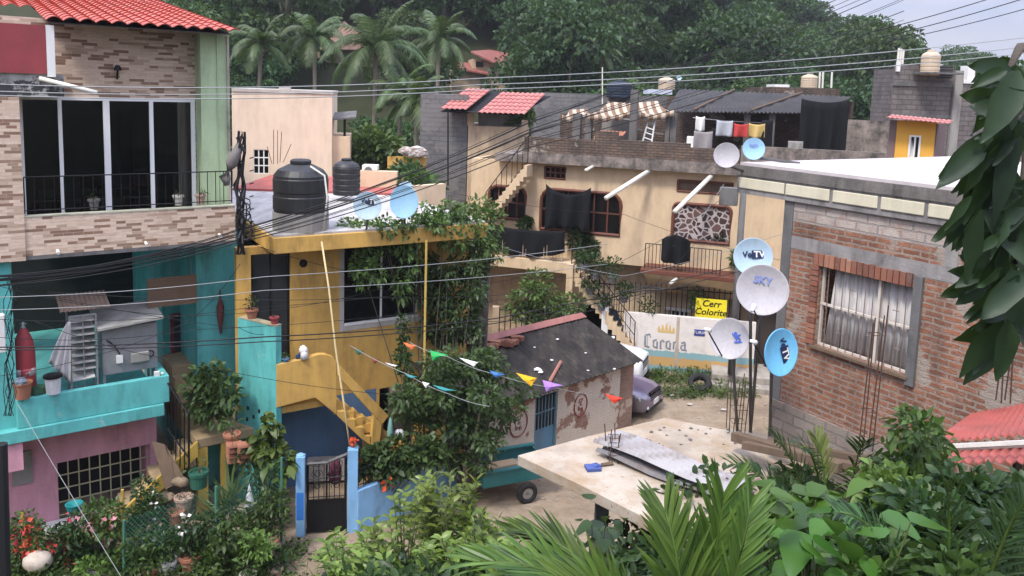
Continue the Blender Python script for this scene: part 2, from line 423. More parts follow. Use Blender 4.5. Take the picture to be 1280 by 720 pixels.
t = NT('earth'); b = t.bsdf(.95, .1); o = t.tc('Object')
c = t.ramp(t.noise(o, .35, 7, .65), (.3, (.13, .1, .07)), (.5, (.27, .205, .14)), (.7, (.37, .3, .22)))
c = t.mix(t.ramp(t.noise(o, 4, 6, .7), (.45, 0), (.75, .7)), c, (.16, .12, .085))
c = t.mix(t.ramp(t.noise(o, 26, 4, .7), (.6, 0), (.68, .6)), c, (.42, .38, .32))
sx = t.n('ShaderNodeSeparateXYZ'); t.l(o, sx.inputs[0])
far = t.n('ShaderNodeMapRange'); far.inputs[1].default_value = 36; far.inputs[2].default_value = 44; t.l(sx.outputs[1], far.inputs[0])
near = t.n('ShaderNodeMapRange'); near.inputs[1].default_value = 14.5; near.inputs[2].default_value = 11; t.l(sx.outputs[1], near.inputs[0])
grn = t.mix(t.noise(o, .5, 5), (.02, .028, .012), (.05, .05, .025))
c = t.mix(far.outputs[0], c, grn); c = t.mix(near.outputs[0], c, (.05, .045, .025))
t.l(c, b.inputs['Base Color']); t.bump(t.noise(o, 9, 6, .7), .7, .05)
g = mb.build('ground', t.m, smooth=True); tag(g, kind='structure')

# ---------------------------------------------------------------- forest on the hillside: each tree a crown on a trunk
M_bark = paint('bark', (.12, .1, .08), .95, .3, .6, (.04, .035, .03), bump=.8, sc=4)
LEAFS = [leafmat('leaf_hill_a', (.016, .04, .012), (.07, .145, .04), (.13, .2, .058), .55, .25),
         leafmat('leaf_hill_b', (.022, .045, .015), (.085, .15, .046), (.15, .21, .068), .55, .25),
         leafmat('leaf_hill_c', (.014, .037, .015), (.06, .125, .044), (.11, .18, .062), .55, .25)]
def tree_proto(k, h, rad, lobes, per, Ls, mat, name='forest_tree', flat=.75, ar=.62):
    rs = random.Random(100 + k)
    th = thing(name, 'dense green broadleaf tree in the forest covering the hillside', 'tree', group='trees of the hillside forest')
    cl = []
    for i in range(lobes):
        a = rs.uniform(0, 6.28); q = rs.uniform(.15, 1) ** .6 * rad; zz = h * rs.uniform(.26, .98)
        q *= 1.0 - .55 * max(0, (zz / h - .7) / .3)
        cl.append(((math.cos(a) * q, math.sin(a) * q, zz), (rad * rs.uniform(.26, .46), rad * rs.uniform(.26, .46), rad * rs.uniform(.2, .34) * flat)))
    V, Fq = clump_leaves(cl, per, Ls, ar, 40 + k, .8, .3, .7, .4, .55)
    mesh_np('crown', V, Fq, mat, th)
    m = MB(); m.tube([(0, 0, -1.5), (.1, 0, h * .3), (.0, .1, h * .6), (0, 0, h * .85)], [.28, .22, .16, .05], 7)
    for c, r_ in cl[::2]: m.tube([(0, 0, h * .35), (c[0] * .5, c[1] * .5, h * .35 + (c[2] - h * .35) * .6), c], [.12, .08, .03], 5)
    m.build('trunk', M_bark, th, smooth=True)
    return th
protos = [tree_proto(i, rs_h, rr, lb, pr, .5, LEAFS[i % 3]) for i, (rs_h, rr, lb, pr) in enumerate(
    [(9, 4.2, 20, 190), (11, 4.6, 24, 180), (8, 3.6, 16, 210), (12, 4.0, 22, 190), (7, 4.4, 18, 200), (10, 5.2, 28, 170)])]
hr = random.Random(5); used = set(); spots = []
def free(px, y, s):
    for a, b, s2 in spots:
        if abs(a - px) < s * .5 and abs(b - y) < 7: return False
    return True
tries = 0
def top_row(px, y, h): return 115 + .031 * (px - 640) - (terrain((px - 640) / F * y, y) + h - 10) * F / y
while len(spots) < 255 and tries < 20000:
    tries += 1
    y = 46 + 104 * hr.random() ** 1.15; px = hr.uniform(180, 1330)
    s_ = hr.uniform(.7, 1.25) * (.62 if y < 60 else .85 if y < 75 else 1)
    if not free(px, y, 3600 * s_ / y): continue
    lim = SKYT[-1][1]
    if top_row(px, y, 10.5 * s_) < lin(px, SKYT) - 4: continue
    if 540 < px < 655 and 46 < y < 80: continue
    if 398 < px < 478 and 46 < y < 84: continue
    if 945 < px < 1000 and 80 < y < 116: continue
    spots.append((px, y, s_))
for i in range(40): spots.append((hr.uniform(270, 590) if i < 26 else hr.uniform(590, 720), hr.uniform(43, 50), hr.uniform(.28, .42)))
for i, (px, y, s) in enumerate(spots):
    k = hr.randrange(len(protos)); o = protos[k] if k not in used else copy_tree(protos[k]); used.add(k)
    x = (px - 640) / F * y
    o.location = (x, y, terrain(x, y)); o.rotation_euler = (0, 0, hr.uniform(0, 6.28)); o.scale = (s, s, s * hr.uniform(.85, 1.1))

# ---------------------------------------------------------------- the humid air that greys the hill
hz_m = bpy.data.materials.new('haze'); hz_m.use_nodes = True; ht_ = hz_m.node_tree; ht_.nodes.clear()
ho = ht_.nodes.new('ShaderNodeOutputMaterial'); hv = ht_.nodes.new('ShaderNodeVolumePrincipled'); hv.inputs['Color'].default_value = (.86, .9, .96, 1); hv.inputs['Density'].default_value = HAZE; hv.inputs['Anisotropy'].default_value = .2
ht_.links.new(hv.outputs[0], ho.inputs['Volume'])
m = MB(); x0, x1, y0, y1 = gx[0] - 5, gx[-1] + 5, gy[0] - 5, gy[-1] + 5; zb_lo = min(v.z for v in g.data.vertices[0:0]) if False else min(v.co.z for v in g.data.vertices) - 1
m.hexa([(x0, y0, zb_lo), (x1, y0, zb_lo), (x1, y1, zb_lo), (x0, y1, zb_lo), (x0, y0, 85), (x1, y0, 85), (x1, y1, 85), (x0, y1, 85)])
if HAZE: tag(m.build('haze', hz_m), 'thin humid haze greying the far hillside', 'haze', kind='stuff')
# ---------------------------------------------------------------- palms
M_palmleaf = leafmat('leaf_palm_far', (.03, .06, .022), (.12, .17, .06), (.26, .26, .1), .45, .25)
M_palmtrunk = paint('palm_trunk', (.27, .23, .18), .95, .25, .5, (.08, .07, .06), bump=.8, sc=5)
def frond(m, o, az, el, L, wid, arch, n=16, lw=.06, seg=9, tw=0.0, rs=random):
    """rib and paired leaflets of a feather palm frond"""
    o = Vector(o); d = Vector((math.cos(az) * math.cos(el), math.sin(az) * math.cos(el), math.sin(el)))
    pts = []; p = o.copy(); v = d.copy(); st = L / seg
    for i in range(seg + 1):
        pts.append(p.copy()); p = p + v * st; v = (v + Vector((0, 0, -arch / seg * (1 + i * .16)))).normalized()
    m.tube(pts, [.03 * L / 3 * (1 - .85 * i / seg) + .004 for i in range(seg + 1)], 4)
    side0 = Vector((-math.sin(az), math.cos(az), 0))
    for i in range(2, n * 2 + 2):
        t = i / (n * 2 + 1.0); q = t * seg; a = min(int(q), seg - 1); f = q - a
        c = pts[a].lerp(pts[a + 1], f); tv = (pts[a + 1] - pts[a]).normalized()
        ll = wid * (math.sin(math.pi * min(1, .18 + t * .8)) ** .7) * rs.uniform(.85, 1.1)
        for sg in (-1, 1):
            s = side0 * sg
            dv = (s * .8 + tv * .62 + Vector((0, 0, -.18 + rs.uniform(-.12, .12)))).normalized()
            w2 = tv * lw * .5
            mid = c + dv * ll * .5 + Vector((0, 0, -.06 * ll)); tip = c + dv * ll + Vector((0, 0, -(.3 + rs.uniform(0, .2)) * ll))
            k = len(m.v)
            m.v += [c - w2, c + w2, mid + w2 * .9, mid - w2 * .9, tip]
            m.f += [[k, k + 1, k + 2, k + 3], [k + 3, k + 2, k + 4]]; m.m += [0, 0]
def palm(name, label, base, top, L, nf, seed, wid=.75, cat='palm tree', group=None, lw=.06):
    rs = random.Random(seed); base = Vector(base); top = Vector(top)
    th = thing(name, label, cat, base, group)
    m = MB(); mid = base.lerp(top, .5) + Vector((rs.uniform(-.3, .3), 0, 0))
    m.tube([base - Vector((0, 0, .5)), base.lerp(mid, .5), mid, mid.lerp(top, .6), top], [.2, .15, .13, .12, .14], 8); m.build('trunk', M_palmtrunk, th, smooth=True)
    for i in range(nf):
        az = i * 2.399 + rs.uniform(-.4, .4); lv = i / nf
        el = 1.25 - 1.5 * lv + rs.uniform(-.1, .1)
        f = MB(); frond(f, top + Vector((0, 0, .05)), az, el, L * rs.uniform(.85, 1.1), wid * rs.uniform(.8, 1.1), 1.0 + .75 * lv + rs.uniform(-.15, .3), 22, lw, rs=rs); f.build('frond', M_palmleaf, th)
    c = MB()
    for i in range(6):
        a = i * 1.05; c.ball(top + Vector((math.cos(a) * .28, math.sin(a) * .28, -.25)), .14, seg=7, rings=5)
    c.build('coconuts', M_palmtrunk, th, smooth=True)
    return th
def palm_px(name, label, px, py, d, L, nf, seed, basepx=None, **k):
    top = P(px, py, d); bx = (basepx if basepx is not None else px); b = P(bx, py + 100, d); b.z = terrain(b.x, b.y)
    return palm(name, label, (b.x, d, b.z), top, L, nf, seed, **k)
palm_px('coconut_palm', 'leftmost coconut palm, its yellowing fronds spread beside the red tiled roof', 326, 58, 50, 2.7, 16, 1)
palm_px('coconut_palm', 'coconut palm with a slim pale trunk rising behind the cream box house', 393, 48, 52, 2.8, 17, 2, basepx=384)
palm_px('coconut_palm', 'largest coconut palm, wide arching fronds over a thick double trunk', 470, 62, 46, 3.6, 22, 3, basepx=472, wid=.9)
palm_px('coconut_palm', 'coconut palm with drooping fronds behind the grey block house', 549, 52, 52, 2.9, 17, 4)
palm_px('coconut_palm', 'slim palm with an upright trunk, leftmost of three by the tiled awning', 692, 52, 66, 2.3, 14, 5, basepx=692, wid=.6)
palm_px('coconut_palm', 'slim palm leaning right, middle one of three by the tiled awning', 706, 50, 67, 2.2, 14, 6, basepx=697, wid=.6)
palm_px('coconut_palm', 'slim palm leaning furthest right of three by the tiled awning', 718, 52, 64, 2.3, 14, 7, basepx=703, wid=.6)
palm_px('coconut_palm', 'small palm on the slope above the striped canopy', 752, 70, 66, 2.2, 13, 8, wid=.6)
palm_px('coconut_palm', 'low young palm behind the cream box house, under the largest palm', 500, 118, 44, 2.4, 14, 9, wid=.7)
palm_px('coconut_palm', 'bushy young palm just left of the grey block house', 520, 128, 42, 2.2, 13, 19, wid=.7)
# ---------------------------------------------------------------- shared materials
M_turq = paint('turquoise_paint', (.13, .5, .475), .6, .14, .8, (.05, .16, .15), peel=(.3, .5, .46), pamt=.62, pw=.03)
M_pink = paint('pink_paint', (.66, .33, .4), .7, .14, .8, (.3, .15, .17), peel=(.56, .4, .4), pamt=.62, pw=.03)
M_green = paint('pale_green_paint', (.43, .55, .33), .75, .12, .75, (.2, .22, .14))
M_red = paint('dark_red_paint', (.3, .055, .06), .7, .18, .5, (.12, .05, .05))
M_white = paint('white_paint', (.74, .73, .7), .6, .05, .25, (.35, .33, .3))
M_alu = paint('white_aluminium', (.82, .82, .8), .4, .04, 0, bump=0)
M_black = paint('black_iron', (.007, .007, .008), .5, .2, 0, bump=0)
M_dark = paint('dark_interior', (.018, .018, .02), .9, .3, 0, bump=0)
M_conc = paint('concrete', (.3, .285, .26), .9, .16, .7, (.08, .075, .07), bump=.5)
M_concd = paint('dark_concrete', (.16, .155, .15), .9, .2, .8, (.04, .04, .04), bump=.5)
M_concp = paint('pale_concrete', (.5, .46, .41), .85, .12, .5, (.2, .17, .14), bump=.4)
M_pvc = paint('white_pvc', (.72, .7, .62), .4, .06, .3, (.35, .3, .25), bump=0)
M_glass = glassmat('dark_glass', (.006, .0065, .007), .12, .22)
M_glassb = glassmat('pane_glass', (.03, .034, .036), .1)
M_stone = ledgestone('ledge_stone', .3, .06) or brick('stone_cladding', (.74, .57, .44), (.17, .1, .065), (.55, .42, .32), .3, .055, .003, .1, scol=(.25, .18, .13), bias=-.42, wobble=.025)
M_wood = paint('old_wood', (.16, .11, .075), .85, .3, .5, (.05, .04, .03), sc=4)
M_terra = paint('terracotta', (.36, .15, .09), .8, .18, .4, (.16, .1, .08), sc=6)
M_clay = paint('pale_clay', (.42, .29, .22), .85, .2, .5, (.18, .14, .11), sc=6)
M_steel = paint('grey_steel', (.3, .3, .31), .45, .15, .3, (.12, .09, .07), metal=.3, sc=5)
M_step = paint('worn_step', (.4, .29, .165), .85, .2, .6, (.12, .09, .06), bump=.4)
M_yelst = paint('yellow_stringer', (.52, .35, .07), .8, .2, .7, (.12, .09, .05), peel=(.2, .16, .1), pamt=.62)
def tilemat(name, c, c2):
    if name in _mc: return _mc[name]
    t = NT(name); b = t.bsdf(.55, .3); o = t.tc('Object')
    col = t.mix(t.noise(o, 1.2, 6, .7), c2, c); col = t.mix(t.ramp(t.noise(o, 7, 5, .7), (.45, 0), (.72, .6)), col, tuple(x * .4 for x in c)); col = t.mix(t.ramp(t.noise(t.mapv(o, loc=(3, 3, 3)), 2.3, 6, .75), (.52, 0), (.68, .5)), col, (.42, .27, .22))
    t.l(col, b.inputs['Base Color']); t.bump(t.noise(o, 30, 4), .3, .01); _mc[name] = t.m; return t.m
M_tile = tilemat('red_roof_tile', (.55, .125, .085), (.42, .08, .055))
M_tilep = tilemat('faded_roof_tile', (.52, .2, .17), (.4, .13, .11))

def wavy(m, o, ux, dn, W, L, lam, amp, step, steph, per=8, rise=0.0, thick=.02):
    """tiled sheet: ux across the waves, dn up the slope; scalloped rows stepped like tiles"""
    o, ux, dn = Vector(o), Vector(ux), Vector(dn); nu = int(W / lam * per) + 1; nv = max(1, int(L / step)); nrm = ux.cross(dn).normalized()
    if nrm.z < 0: nrm = -nrm
    rows = []
    for j in range(nv):
        for e in (0, 1):
            v = (j + e) * step
            h = steph * (1 - e)
            rows.append((v - (.0 if e else .015 * (j > 0)), h))
    k = len(m.v)
    for v, h in rows:
        for i in range(nu + 1):
            u = W * i / nu; ph = math.pi * u / lam
            z = amp * (abs(math.sin(ph)) ** .8) 
            m.v.append(o + ux * u + dn * v + nrm * (z + h) + Vector((0, 0, rise * math.sin(math.pi * u / W))))
    n = nu + 1
    for j in range(len(rows) - 1):
        for i in range(nu):
            a = k + j * n + i; m.f.append([a, a + 1, a + 1 + n, a + n]); m.m.append(0)
    # the underside, a thickness below
    k2 = len(m.v)
    for (v, h) in (rows[0], rows[-1]):
        for i in range(nu + 1):
            u = W * i / nu; ph = math.pi * u / lam
            m.v.append(o + ux * u + dn * v + nrm * (amp * (abs(math.sin(ph)) ** .8) + h - thick))
    for i in range(nu):
        a = k2 + i; m.f.append([a + n, a + n + 1, a + 1, a]); m.m.append(0)
        m.f.append([k + i + 1, k + i, k2 + i, k2 + i + 1]); m.m.append(0)
    for e, i in ((0, 0), (1, nu)):
        ra = [k + j * n + i for j in range(len(rows))]; m.f.append((ra + [k2 + n + i, k2 + i])[::1 if e else -1]); m.m.append(0)
def railing(m, fr, u0, u1, z0, z1, n, sp=.13, r=.011, spike=0, z0b=None, z1b=None, rail=True):
    """upright bars between two rails, sloping when the second pair of heights is given"""
    z0b = z0 if z0b is None else z0b; z1b = z1 if z1b is None else z1b
    k = max(2, int(abs(u1 - u0) / sp))
    for i in range(k + 1):
        t = i / k; u = u0 + (u1 - u0) * t; a, b = z0 + (z0b - z0) * t, z1 + (z1b - z1) * t
        m.tube([fr.pt(u, a, n), fr.pt(u, b + spike, n)], r if i % k else r * 1.5, 4)
    if rail:
        m.tube([fr.pt(u0, z1, n), fr.pt(u1, z1b, n)], r * 1.5, 5); m.tube([fr.pt(u0, z0 + .06, n), fr.pt(u1, z0b + .06, n)], r * 1.2, 5)
def wall(m, fr, u0, u1, z0, z1, n1, th, holes=(), mt=0):
    """a wall n1-th..n1 with rectangular holes (u0,u1,z0,z1), cut into butted blocks"""
    us = sorted({u0, u1, *[h[0] for h in holes], *[h[1] for h in holes]}); us = [u for u in us if u0 - 1e-6 <= u <= u1 + 1e-6]
    for a, b in zip(us, us[1:]):
        hs = sorted([(h[2], h[3]) for h in holes if h[0] <= a + 1e-6 and h[1] >= b - 1e-6]); z = z0
        for h0, h1 in hs:
            if h0 > z + 1e-4: m.box(fr, a, b, z, h0, n1 - th, n1, mt)
            z = max(z, h1)
        if z < z1 - 1e-4: m.box(fr, a, b, z, z1, n1 - th, n1, mt)

# ---------------------------------------------------------------- the townhouse on the left: pink, turquoise and stone storeys
A = frame_px((28, 270), 15.5, (290, 255), 17.8)
ZP1 = A.uv(28, 270)[1]; ZP0 = A.uv(28, 322)[1]
UE = A.uv(292, 255)[0]                       # right end of the front
UL = -4.0
th = thing('townhouse', 'three storey townhouse with red tiled roof, stone cladding, turquoise balcony and pink ground floor', 'house', A.pt(1.5, .3, -3))
W1 = -1.0
u = lambda px, py, n=0: A.uv(px, py, n)[0]
z = lambda px, py, n=0: A.uv(px, py, n)[1]
ZE = z(298, 42, .15)                          # eave
ztop = ZE - .03
uw0, uw1 = u(26, 123, W1), u(243, 123, W1); zh = z(130, 123, W1)
m = MB(); wall(m, A, UL, uw1 + .02, ZP0 + .02, ztop + .15, W1, .2, [(uw0, uw1, ZP0 + .25, zh)])
for i in range(0):
    pass
m.build('stone_wall', M_stone, th)
m = MB(); m.box(A, UL, u(27, 200), ZP0 - .06, z(10, 121), -.98, .03); m.build('stone_pier', M_stone, th)
m = MB(); m.box(A, UL, u(80, 108), z(10, 121) + .002, z(10, 91), W1 + .003, .0); m.build('lintel_beam', paint('mouldy_beam', (.42, .4, .37), .9, .2, 1.0, (.04, .04, .04), peel=(.05, .05, .05), pamt=.5), th)
m = MB(); m.poly(A, [(UL, z(10, 91) + .002), (u(57.5, 60), z(10, 91) + .002), (u(57.5, 40), ztop - .05), (UL, ztop - .05)], -.3, .05); m.build('gable_panel', M_red, th)
m = MB(); m.box(A, u(57.7, 60), u(68, 60), z(62, 96), ztop - .04, -.3, .07); m.build('white_post', M_white, th)
# pale green wall at the right of the windows, its white edge
m = MB(); m.box(A, uw1 + .022, u(287, 150, -.5), ZP0 + .02, ztop + .07, -1.2, -.5); m.build('green_wall', M_green, th)
m = MB(); m.box(A, u(287, 150, -.5) + .002, UE + .02, ZP0 + .03, ztop, -8, -.47); m.build('edge_wall', paint('weathered_cream', (.5, .46, .38), .85, .12, .9, (.1, .09, .08), peel=(.2, .16, .13), pamt=.6), th)
m = MB(); m.tube([A.pt(u(271, 80, -.5), zz, -.49) for zz in (ZP1 - .4, ztop)], .012, 5); m.build('conduit', M_green, th)
M_clear = clearglass('clear_pane')
M_room = paint('dim_green_room', (.12, .15, .11), .9, .2, .5)  # pale green wall, the room's shade put into its colour
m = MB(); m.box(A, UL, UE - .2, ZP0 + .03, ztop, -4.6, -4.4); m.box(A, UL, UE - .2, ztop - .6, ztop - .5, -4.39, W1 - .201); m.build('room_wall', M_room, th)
m = MB(); m.box(A, u(150, 180, -4.3), u(166, 180, -4.3), ZP0 + .1, zh - .4, -4.39, -4.35); m.build('room_door', M_dark, th)
def chair(px, n, lab, rot):
    q = A.pt(u(px, 240, n), ZP0 + .02, n); r = thing('chair', lab, 'chair', q); cf = Frame(q, A.u * math.cos(rot) + A.n * math.sin(rot))
    M_ch = paint('brown_chair', (.09, .045, .035), .6, .2)
    for a in (-.2, .2):
        for b in (-.2, .2): m = MB(); m.box(cf, a - .025, a + .025, q.z, q.z + .82, b - .025, b + .025); m.build('leg', M_ch, r)
    m = MB(); m.box(cf, -.24, .24, q.z + .821, q.z + .87, -.24, .24); m.build('seat', M_ch, r)
    m = MB(); m.box(cf, -.22, .22, q.z + 1.05, q.z + 1.4, -.24, -.2); m.box(cf, -.22, -.18, q.z + .871, q.z + 1.049, -.24, -.2); m.box(cf, .18, .22, q.z + .871, q.z + 1.049, -.24, -.2); m.build('backrest', M_ch, r)
chair(56, -1.9, 'dark chair behind the leftmost glass door pane', .3); chair(118, -2.0, 'dark chair behind the second glass door pane', -.4); chair(172, -2.0, 'reddish dark chair behind the third glass door pane', .8)
m = MB(); q = A.pt(u(150, 240, -2.7), ZP0 + .02, -2.7); m.box(Frame(q, A.u), -.7, .7, q.z + .95, q.z + 1.0, -.4, .4); m.box(Frame(q, A.u), -.08, .08, q.z, q.z + .949, -.08, .08); solo('dining_table', m, M_wood, 'dark table inside the room behind the sliding glass doors', 'table')
# sliding windows
fw = MB(); gl = None
for px, wpx in ((26, 5), (75, 5), (133, 8), (189, 5), (241, 5)):
    fw.box(A, u(px - wpx / 2, 150, W1), u(px + wpx / 2, 150, W1), ZP0 + .25, zh, W1 - .05, W1 + .03)
fw.box(A, uw0, uw1, zh - .05, zh + .02, W1 - .045, W1 + .025); fw.box(A, uw0, uw1, ZP0 + .2, ZP0 + .28, W1 - .045, W1 + .025)
wf = fw.build('window_frame', M_alu, th)
for a, b in ((28.5, 72.5), (77.5, 129), (137, 186.5), (191.5, 238.5)):
    g = MB(); g.box(A, u(a, 150, W1), u(b, 150, W1), ZP0 + .28, zh - .05, W1 - .03, W1 - .02); g.build('pane', M_clear, wf)
# balcony slab, parapet and its rail
m = MB(); m.box(A, u(27, 200) + .003, UE, ZP0 - .06, ZP0 + .02, -8, -.0); m.build('upper_slab', M_concd, th)
m = MB(); m.box(A, u(27.5, 300) + .004, UE + .03, ZP0 + .021, ZP1 - .03, -.13, .0); pp = m.build('parapet', M_stone, th)
m = MB(); m.box(A, u(27.5, 300) + .004, UE + .035, ZP1 - .03, ZP1, -.14, .012); m.build('coping', paint('coping_green', (.5, .5, .38), .8, .15, .6), th)
m = MB(); railing(m, A, u(29, 215, -.07), UE - .02, ZP1 + .03, z(200, 216.5, -.07), -.07, .17, .009); m.build('balcony_railing', M_black, th)
for px, py in ((72, 313), (182, 303), (274, 293)): m = MB(); m.tube([A.pt(u(px, py), z(px, py), -.02), A.pt(u(px, py), z(px, py) - .03, .16)], .032, 8); m.build('spout', M_pvc, th)
# roof
m = MB(); e1 = A.pt(u(58, 30, .15), ZE, .18); L = 11.5; sl_ = .15; dn = (-A.n + Vector((0, 0, sl_))).normalized()
wavy(m, e1, A.u, dn, (UE - u(58, 30, .15)) + .12, L, .285, .075, .42, .035)
wavy(m, A.pt(u(58, 30, .15) - 2.0, ZE + .35, -2.1), A.u, dn, 2.0, L - 2.3, .285, .075, .42, .035)
m.build('tile_roof', M_tile, th, smooth=False)
m = MB(); uk = u(60, 30, 0); m.hexa([A.pt(uk, ZE - .03, .0), A.pt(UE, ZE - .03, .0), A.pt(UE, ZE - .03 + 8 * sl_, -8), A.pt(uk, ZE - .03 + 8 * sl_, -8)] + [A.pt(uk, ZE - .01, .0), A.pt(UE, ZE - .01, .0), A.pt(UE, ZE - .01 + 8 * sl_, -8), A.pt(uk, ZE - .01 + 8 * sl_, -8)]); m.build('roof_deck', M_concd, th)
m = MB(); m.tube([A.pt(u(50, 98, .05), z(50, 98, .05), .02), A.pt(u(121, 116, .6), z(121, 116, .6), .6)], .045, 10); m.build('drain_pipe', M_pvc, th, smooth=True)
m = MB(); q = A.pt(u(147, 88, -.9), z(147, 88, -.9), -.88); m.lathe(q, [(.0, .12), (.05, .1), (.08, 0), (.0, 0)], 10); m.tube([q + Vector((0, 0, .05)), A.pt(u(147, 88, -.9), z(147, 96, -.9) - .05, -1.0)], .02, 5); m.build('wall_lamp', M_black, th)
# turquoise storey
ZT1, ZT0 = z(22, 500), z(22, 537)
ZS0 = z(22, 553)
ub = u(212, 490)
m = MB(); m.box(A, UL, u(18, 420, -.15), ZT0, ZP0 - .06, -.6, -.15); m.build('turquoise_pier', M_turq, th)
m = MB(); m.box(A, u(20, 500) + .0, ub, ZT0, ZT1, -.14, .0); m.box(A, ub - .14, ub, ZT0, ZT1, -1.2, -.141); m.box(A, u(20, 500) - .005, u(20, 500) + .12, ZT0, ZT1, -.6, -.141); m.build('turquoise_balcony_wall', M_turq, th, bevel=.02)
m = MB(); m.box(A, UL, u(205, 510), ZS0, ZT0 - .002, -7.3, .06); m.build('turquoise_slab', M_turq, th, bevel=.015)
m = MB(); m.box(A, u(203, 400, -3), u(300, 400, -1.25), ZT0, ZP0 - .07, -3.2, -3.0); m.box(A, u(203, 400, -3), u(203, 400, -3) + .15, ZT0, ZP0 - .07, -7, -3.201); m.build('turquoise_back_wall', M_turq, th)
m = MB(); m.box(A, UL, u(300, 400, -1.25), ZT0, ZP0 - .07, -7.3, -7.1); m.box(A, UL - .2, UL, ZT0, ZP0 - .07, -7, -.15); m.build('back_room_wall', paint('recess_shade_wall', (.03, .035, .035), .9, .25, .6), th)  # wall colour made near black to carry the shade of the deep recess
uq = u(246, 400, -1.25); uq2 = u(301, 400, -1.25)
m = MB(); m.box(A, uq, u(303, 400, -1.25), .0, ZP0 - .062, -8, -1.25); m.build('turquoise_side_wall', M_turq, th)
# ground floor
zpk = z(100, 560, -1.0)
hb = (u(72, 600, -1), u(189, 600, -1), z(72, 662, -1), z(72, 579, -1))
m = MB(); wall(m, A, UL, u(196, 560, -1), -.3, ZS0, -1.0, .2, [hb]); m.box(A, u(196, 560, -1) - .2, u(196, 560, -1), -.3, ZS0, -7, -1.201); m.build('pink_wall', M_pink, th)
m = MB(); m.box(A, u(3, 570), u(29, 570), z(10, 591), ZS0 - .002, -1, .0); m.build('pink_beam', M_pink, th)
m = MB(); m.box(A, u(15, 590, -.99), u(41, 590, -.99), z(20, 607, -.99), z(20, 566, -.99), -.999, -.96); m.build('plaster_patch', M_conc, th)
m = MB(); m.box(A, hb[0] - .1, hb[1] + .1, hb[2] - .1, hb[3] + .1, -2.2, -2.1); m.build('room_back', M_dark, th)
m = MB()
M_bars = paint('cream_bars', (.42, .38, .24), .6, .15, .3)
nb = 9
for i in range(nb + 1):
    uu = hb[0] + (hb[1] - hb[0]) * i / nb; m.box(A, uu - .012, uu + .012, hb[2], hb[3], -1.06, -1.035)
for i in range(1, 5):
    zz = hb[2] + (hb[3] - hb[2]) * i / 5; m.box(A, hb[0], hb[1], zz - .013, zz + .013, -1.034, -1.02)
m.build('barred_window', M_bars, th)
m = MB(); m.box(A, u(55, 680, -.6), u(112, 680, -.6), -.2, z(60, 663, -.6), -.98, -.6); m.build('porch_wall', M_white, th)
m = MB(); q0 = u(58, 670, -.55); railing(m, A, q0, q0 + .9, .1, z(58, 690, -.55) + .2, -.55, .14, .01, 0, .1, z(58, 664, -.55) + .3); m.build('porch_railing', M_black, th)
# red framed picture and bamboo blind
def framed_picture():
    r = thing('framed_picture', 'dark picture in a red frame on the turquoise wall behind the balcony', 'picture', A.pt(u(223, 428, -2.95), z(223, 456, -2.95), -2.95))
    a, b, c, d = u(214, 428, -2.95), u(235, 428, -2.95), z(223, 457, -2.95), z(223, 392, -2.95)
    m = MB()
    for x in ((a, a + .07, c, d), (b - .07, b, c, d), (a + .07, b - .07, c, c + .07), (a + .07, b - .07, d - .07, d)): m.box(A, *x, -2.998, -2.94)
    m.build('frame', paint('red_frame', (.32, .03, .03), .5), r)
    m = MB(); m.box(A, a + .07, b - .07, c + .07, d - .07, -2.998, -2.97); m.build('print', paint('dim_print', (.06, .06, .07), .5, .5, peel=(.2, .2, .2), pamt=.6), r)
framed_picture()
m = MB(); a, b, c, d = u(184, 360, -.9), u(246, 360, -.9), z(184, 386, -.9), z(184, 349, -.9)
for i in range(14):
    q = c + (d - c) * i / 14; m.box(A, a, b, q + .003, q + (d - c) / 14, -.92, -.9)
for t_ in (.12, .5, .88): m.tube([A.pt(a + (b - a) * t_, d, -.89), A.pt(a + (b - a) * t_, ZP0 - .06, -.89)], .006, 4)
solo('bamboo_blind', m, paint('bamboo', (.2, .125, .08), .8, .25, .4), 'brown slatted bamboo blind hanging under the upper balcony', 'blind')

# outside stairs between the balcony and the turquoise wall
ST = A
sr = thing('outside_stairs', 'worn yellow concrete stairs beside the turquoise wall, with a black railing', 'stairs', A.pt(u(260, 570, -.6), .2, -.6))
zl = 10 - (572 - 107) * 17.1 / F
l0, l1 = u(238, 575, -.3), u(318, 575, -.3)
m = MB()
for i in range(5):                            # upper flight climbs away from the yard
    zt = zl + .21 * (i + 1); m.box(A, u(232, 540, -.5), u(288, 540, -.5), zl - .3 if i == 0 else zt - .3, zt, -2.9, -.62 - .3 * i)
m.box(A, l0, l1, zl - .22, zl, -1.24, .25)
for i in range(7):                            # lower flight drops to the left along the front
    zt = zl - .24 * (i + 1); m.box(A, l0 - .3 * (i + 1), l0 - .3 * i - .002, zt - .4, zt, -.55, .25)
m.build('steps', M_step, sr, bevel=.02)
m = MB(); zb_ = zl - .24 * 7
m.poly(A, [(l0 + .02, zl - .02), (l0 + .02, zl - .36), (l0 - 2.1, zb_ - .3), (l0 - 2.1, zb_ + .04)], .252, .33); 
m.box(A, l0 + .03, l0 + .25, .2, zl - .225, .05, .25); m.box(A, l0 + .55, l0 + .66, .2, zl - .225, .1, .25)
m.build('stringer', M_yelst, sr)
m = MB(); pa, pb = A.pt(u(210, 470, -.05), z(210, 470, -.05) - .75, -.05), A.pt(u(236, 560, .1), z(236, 560, .1), .1)
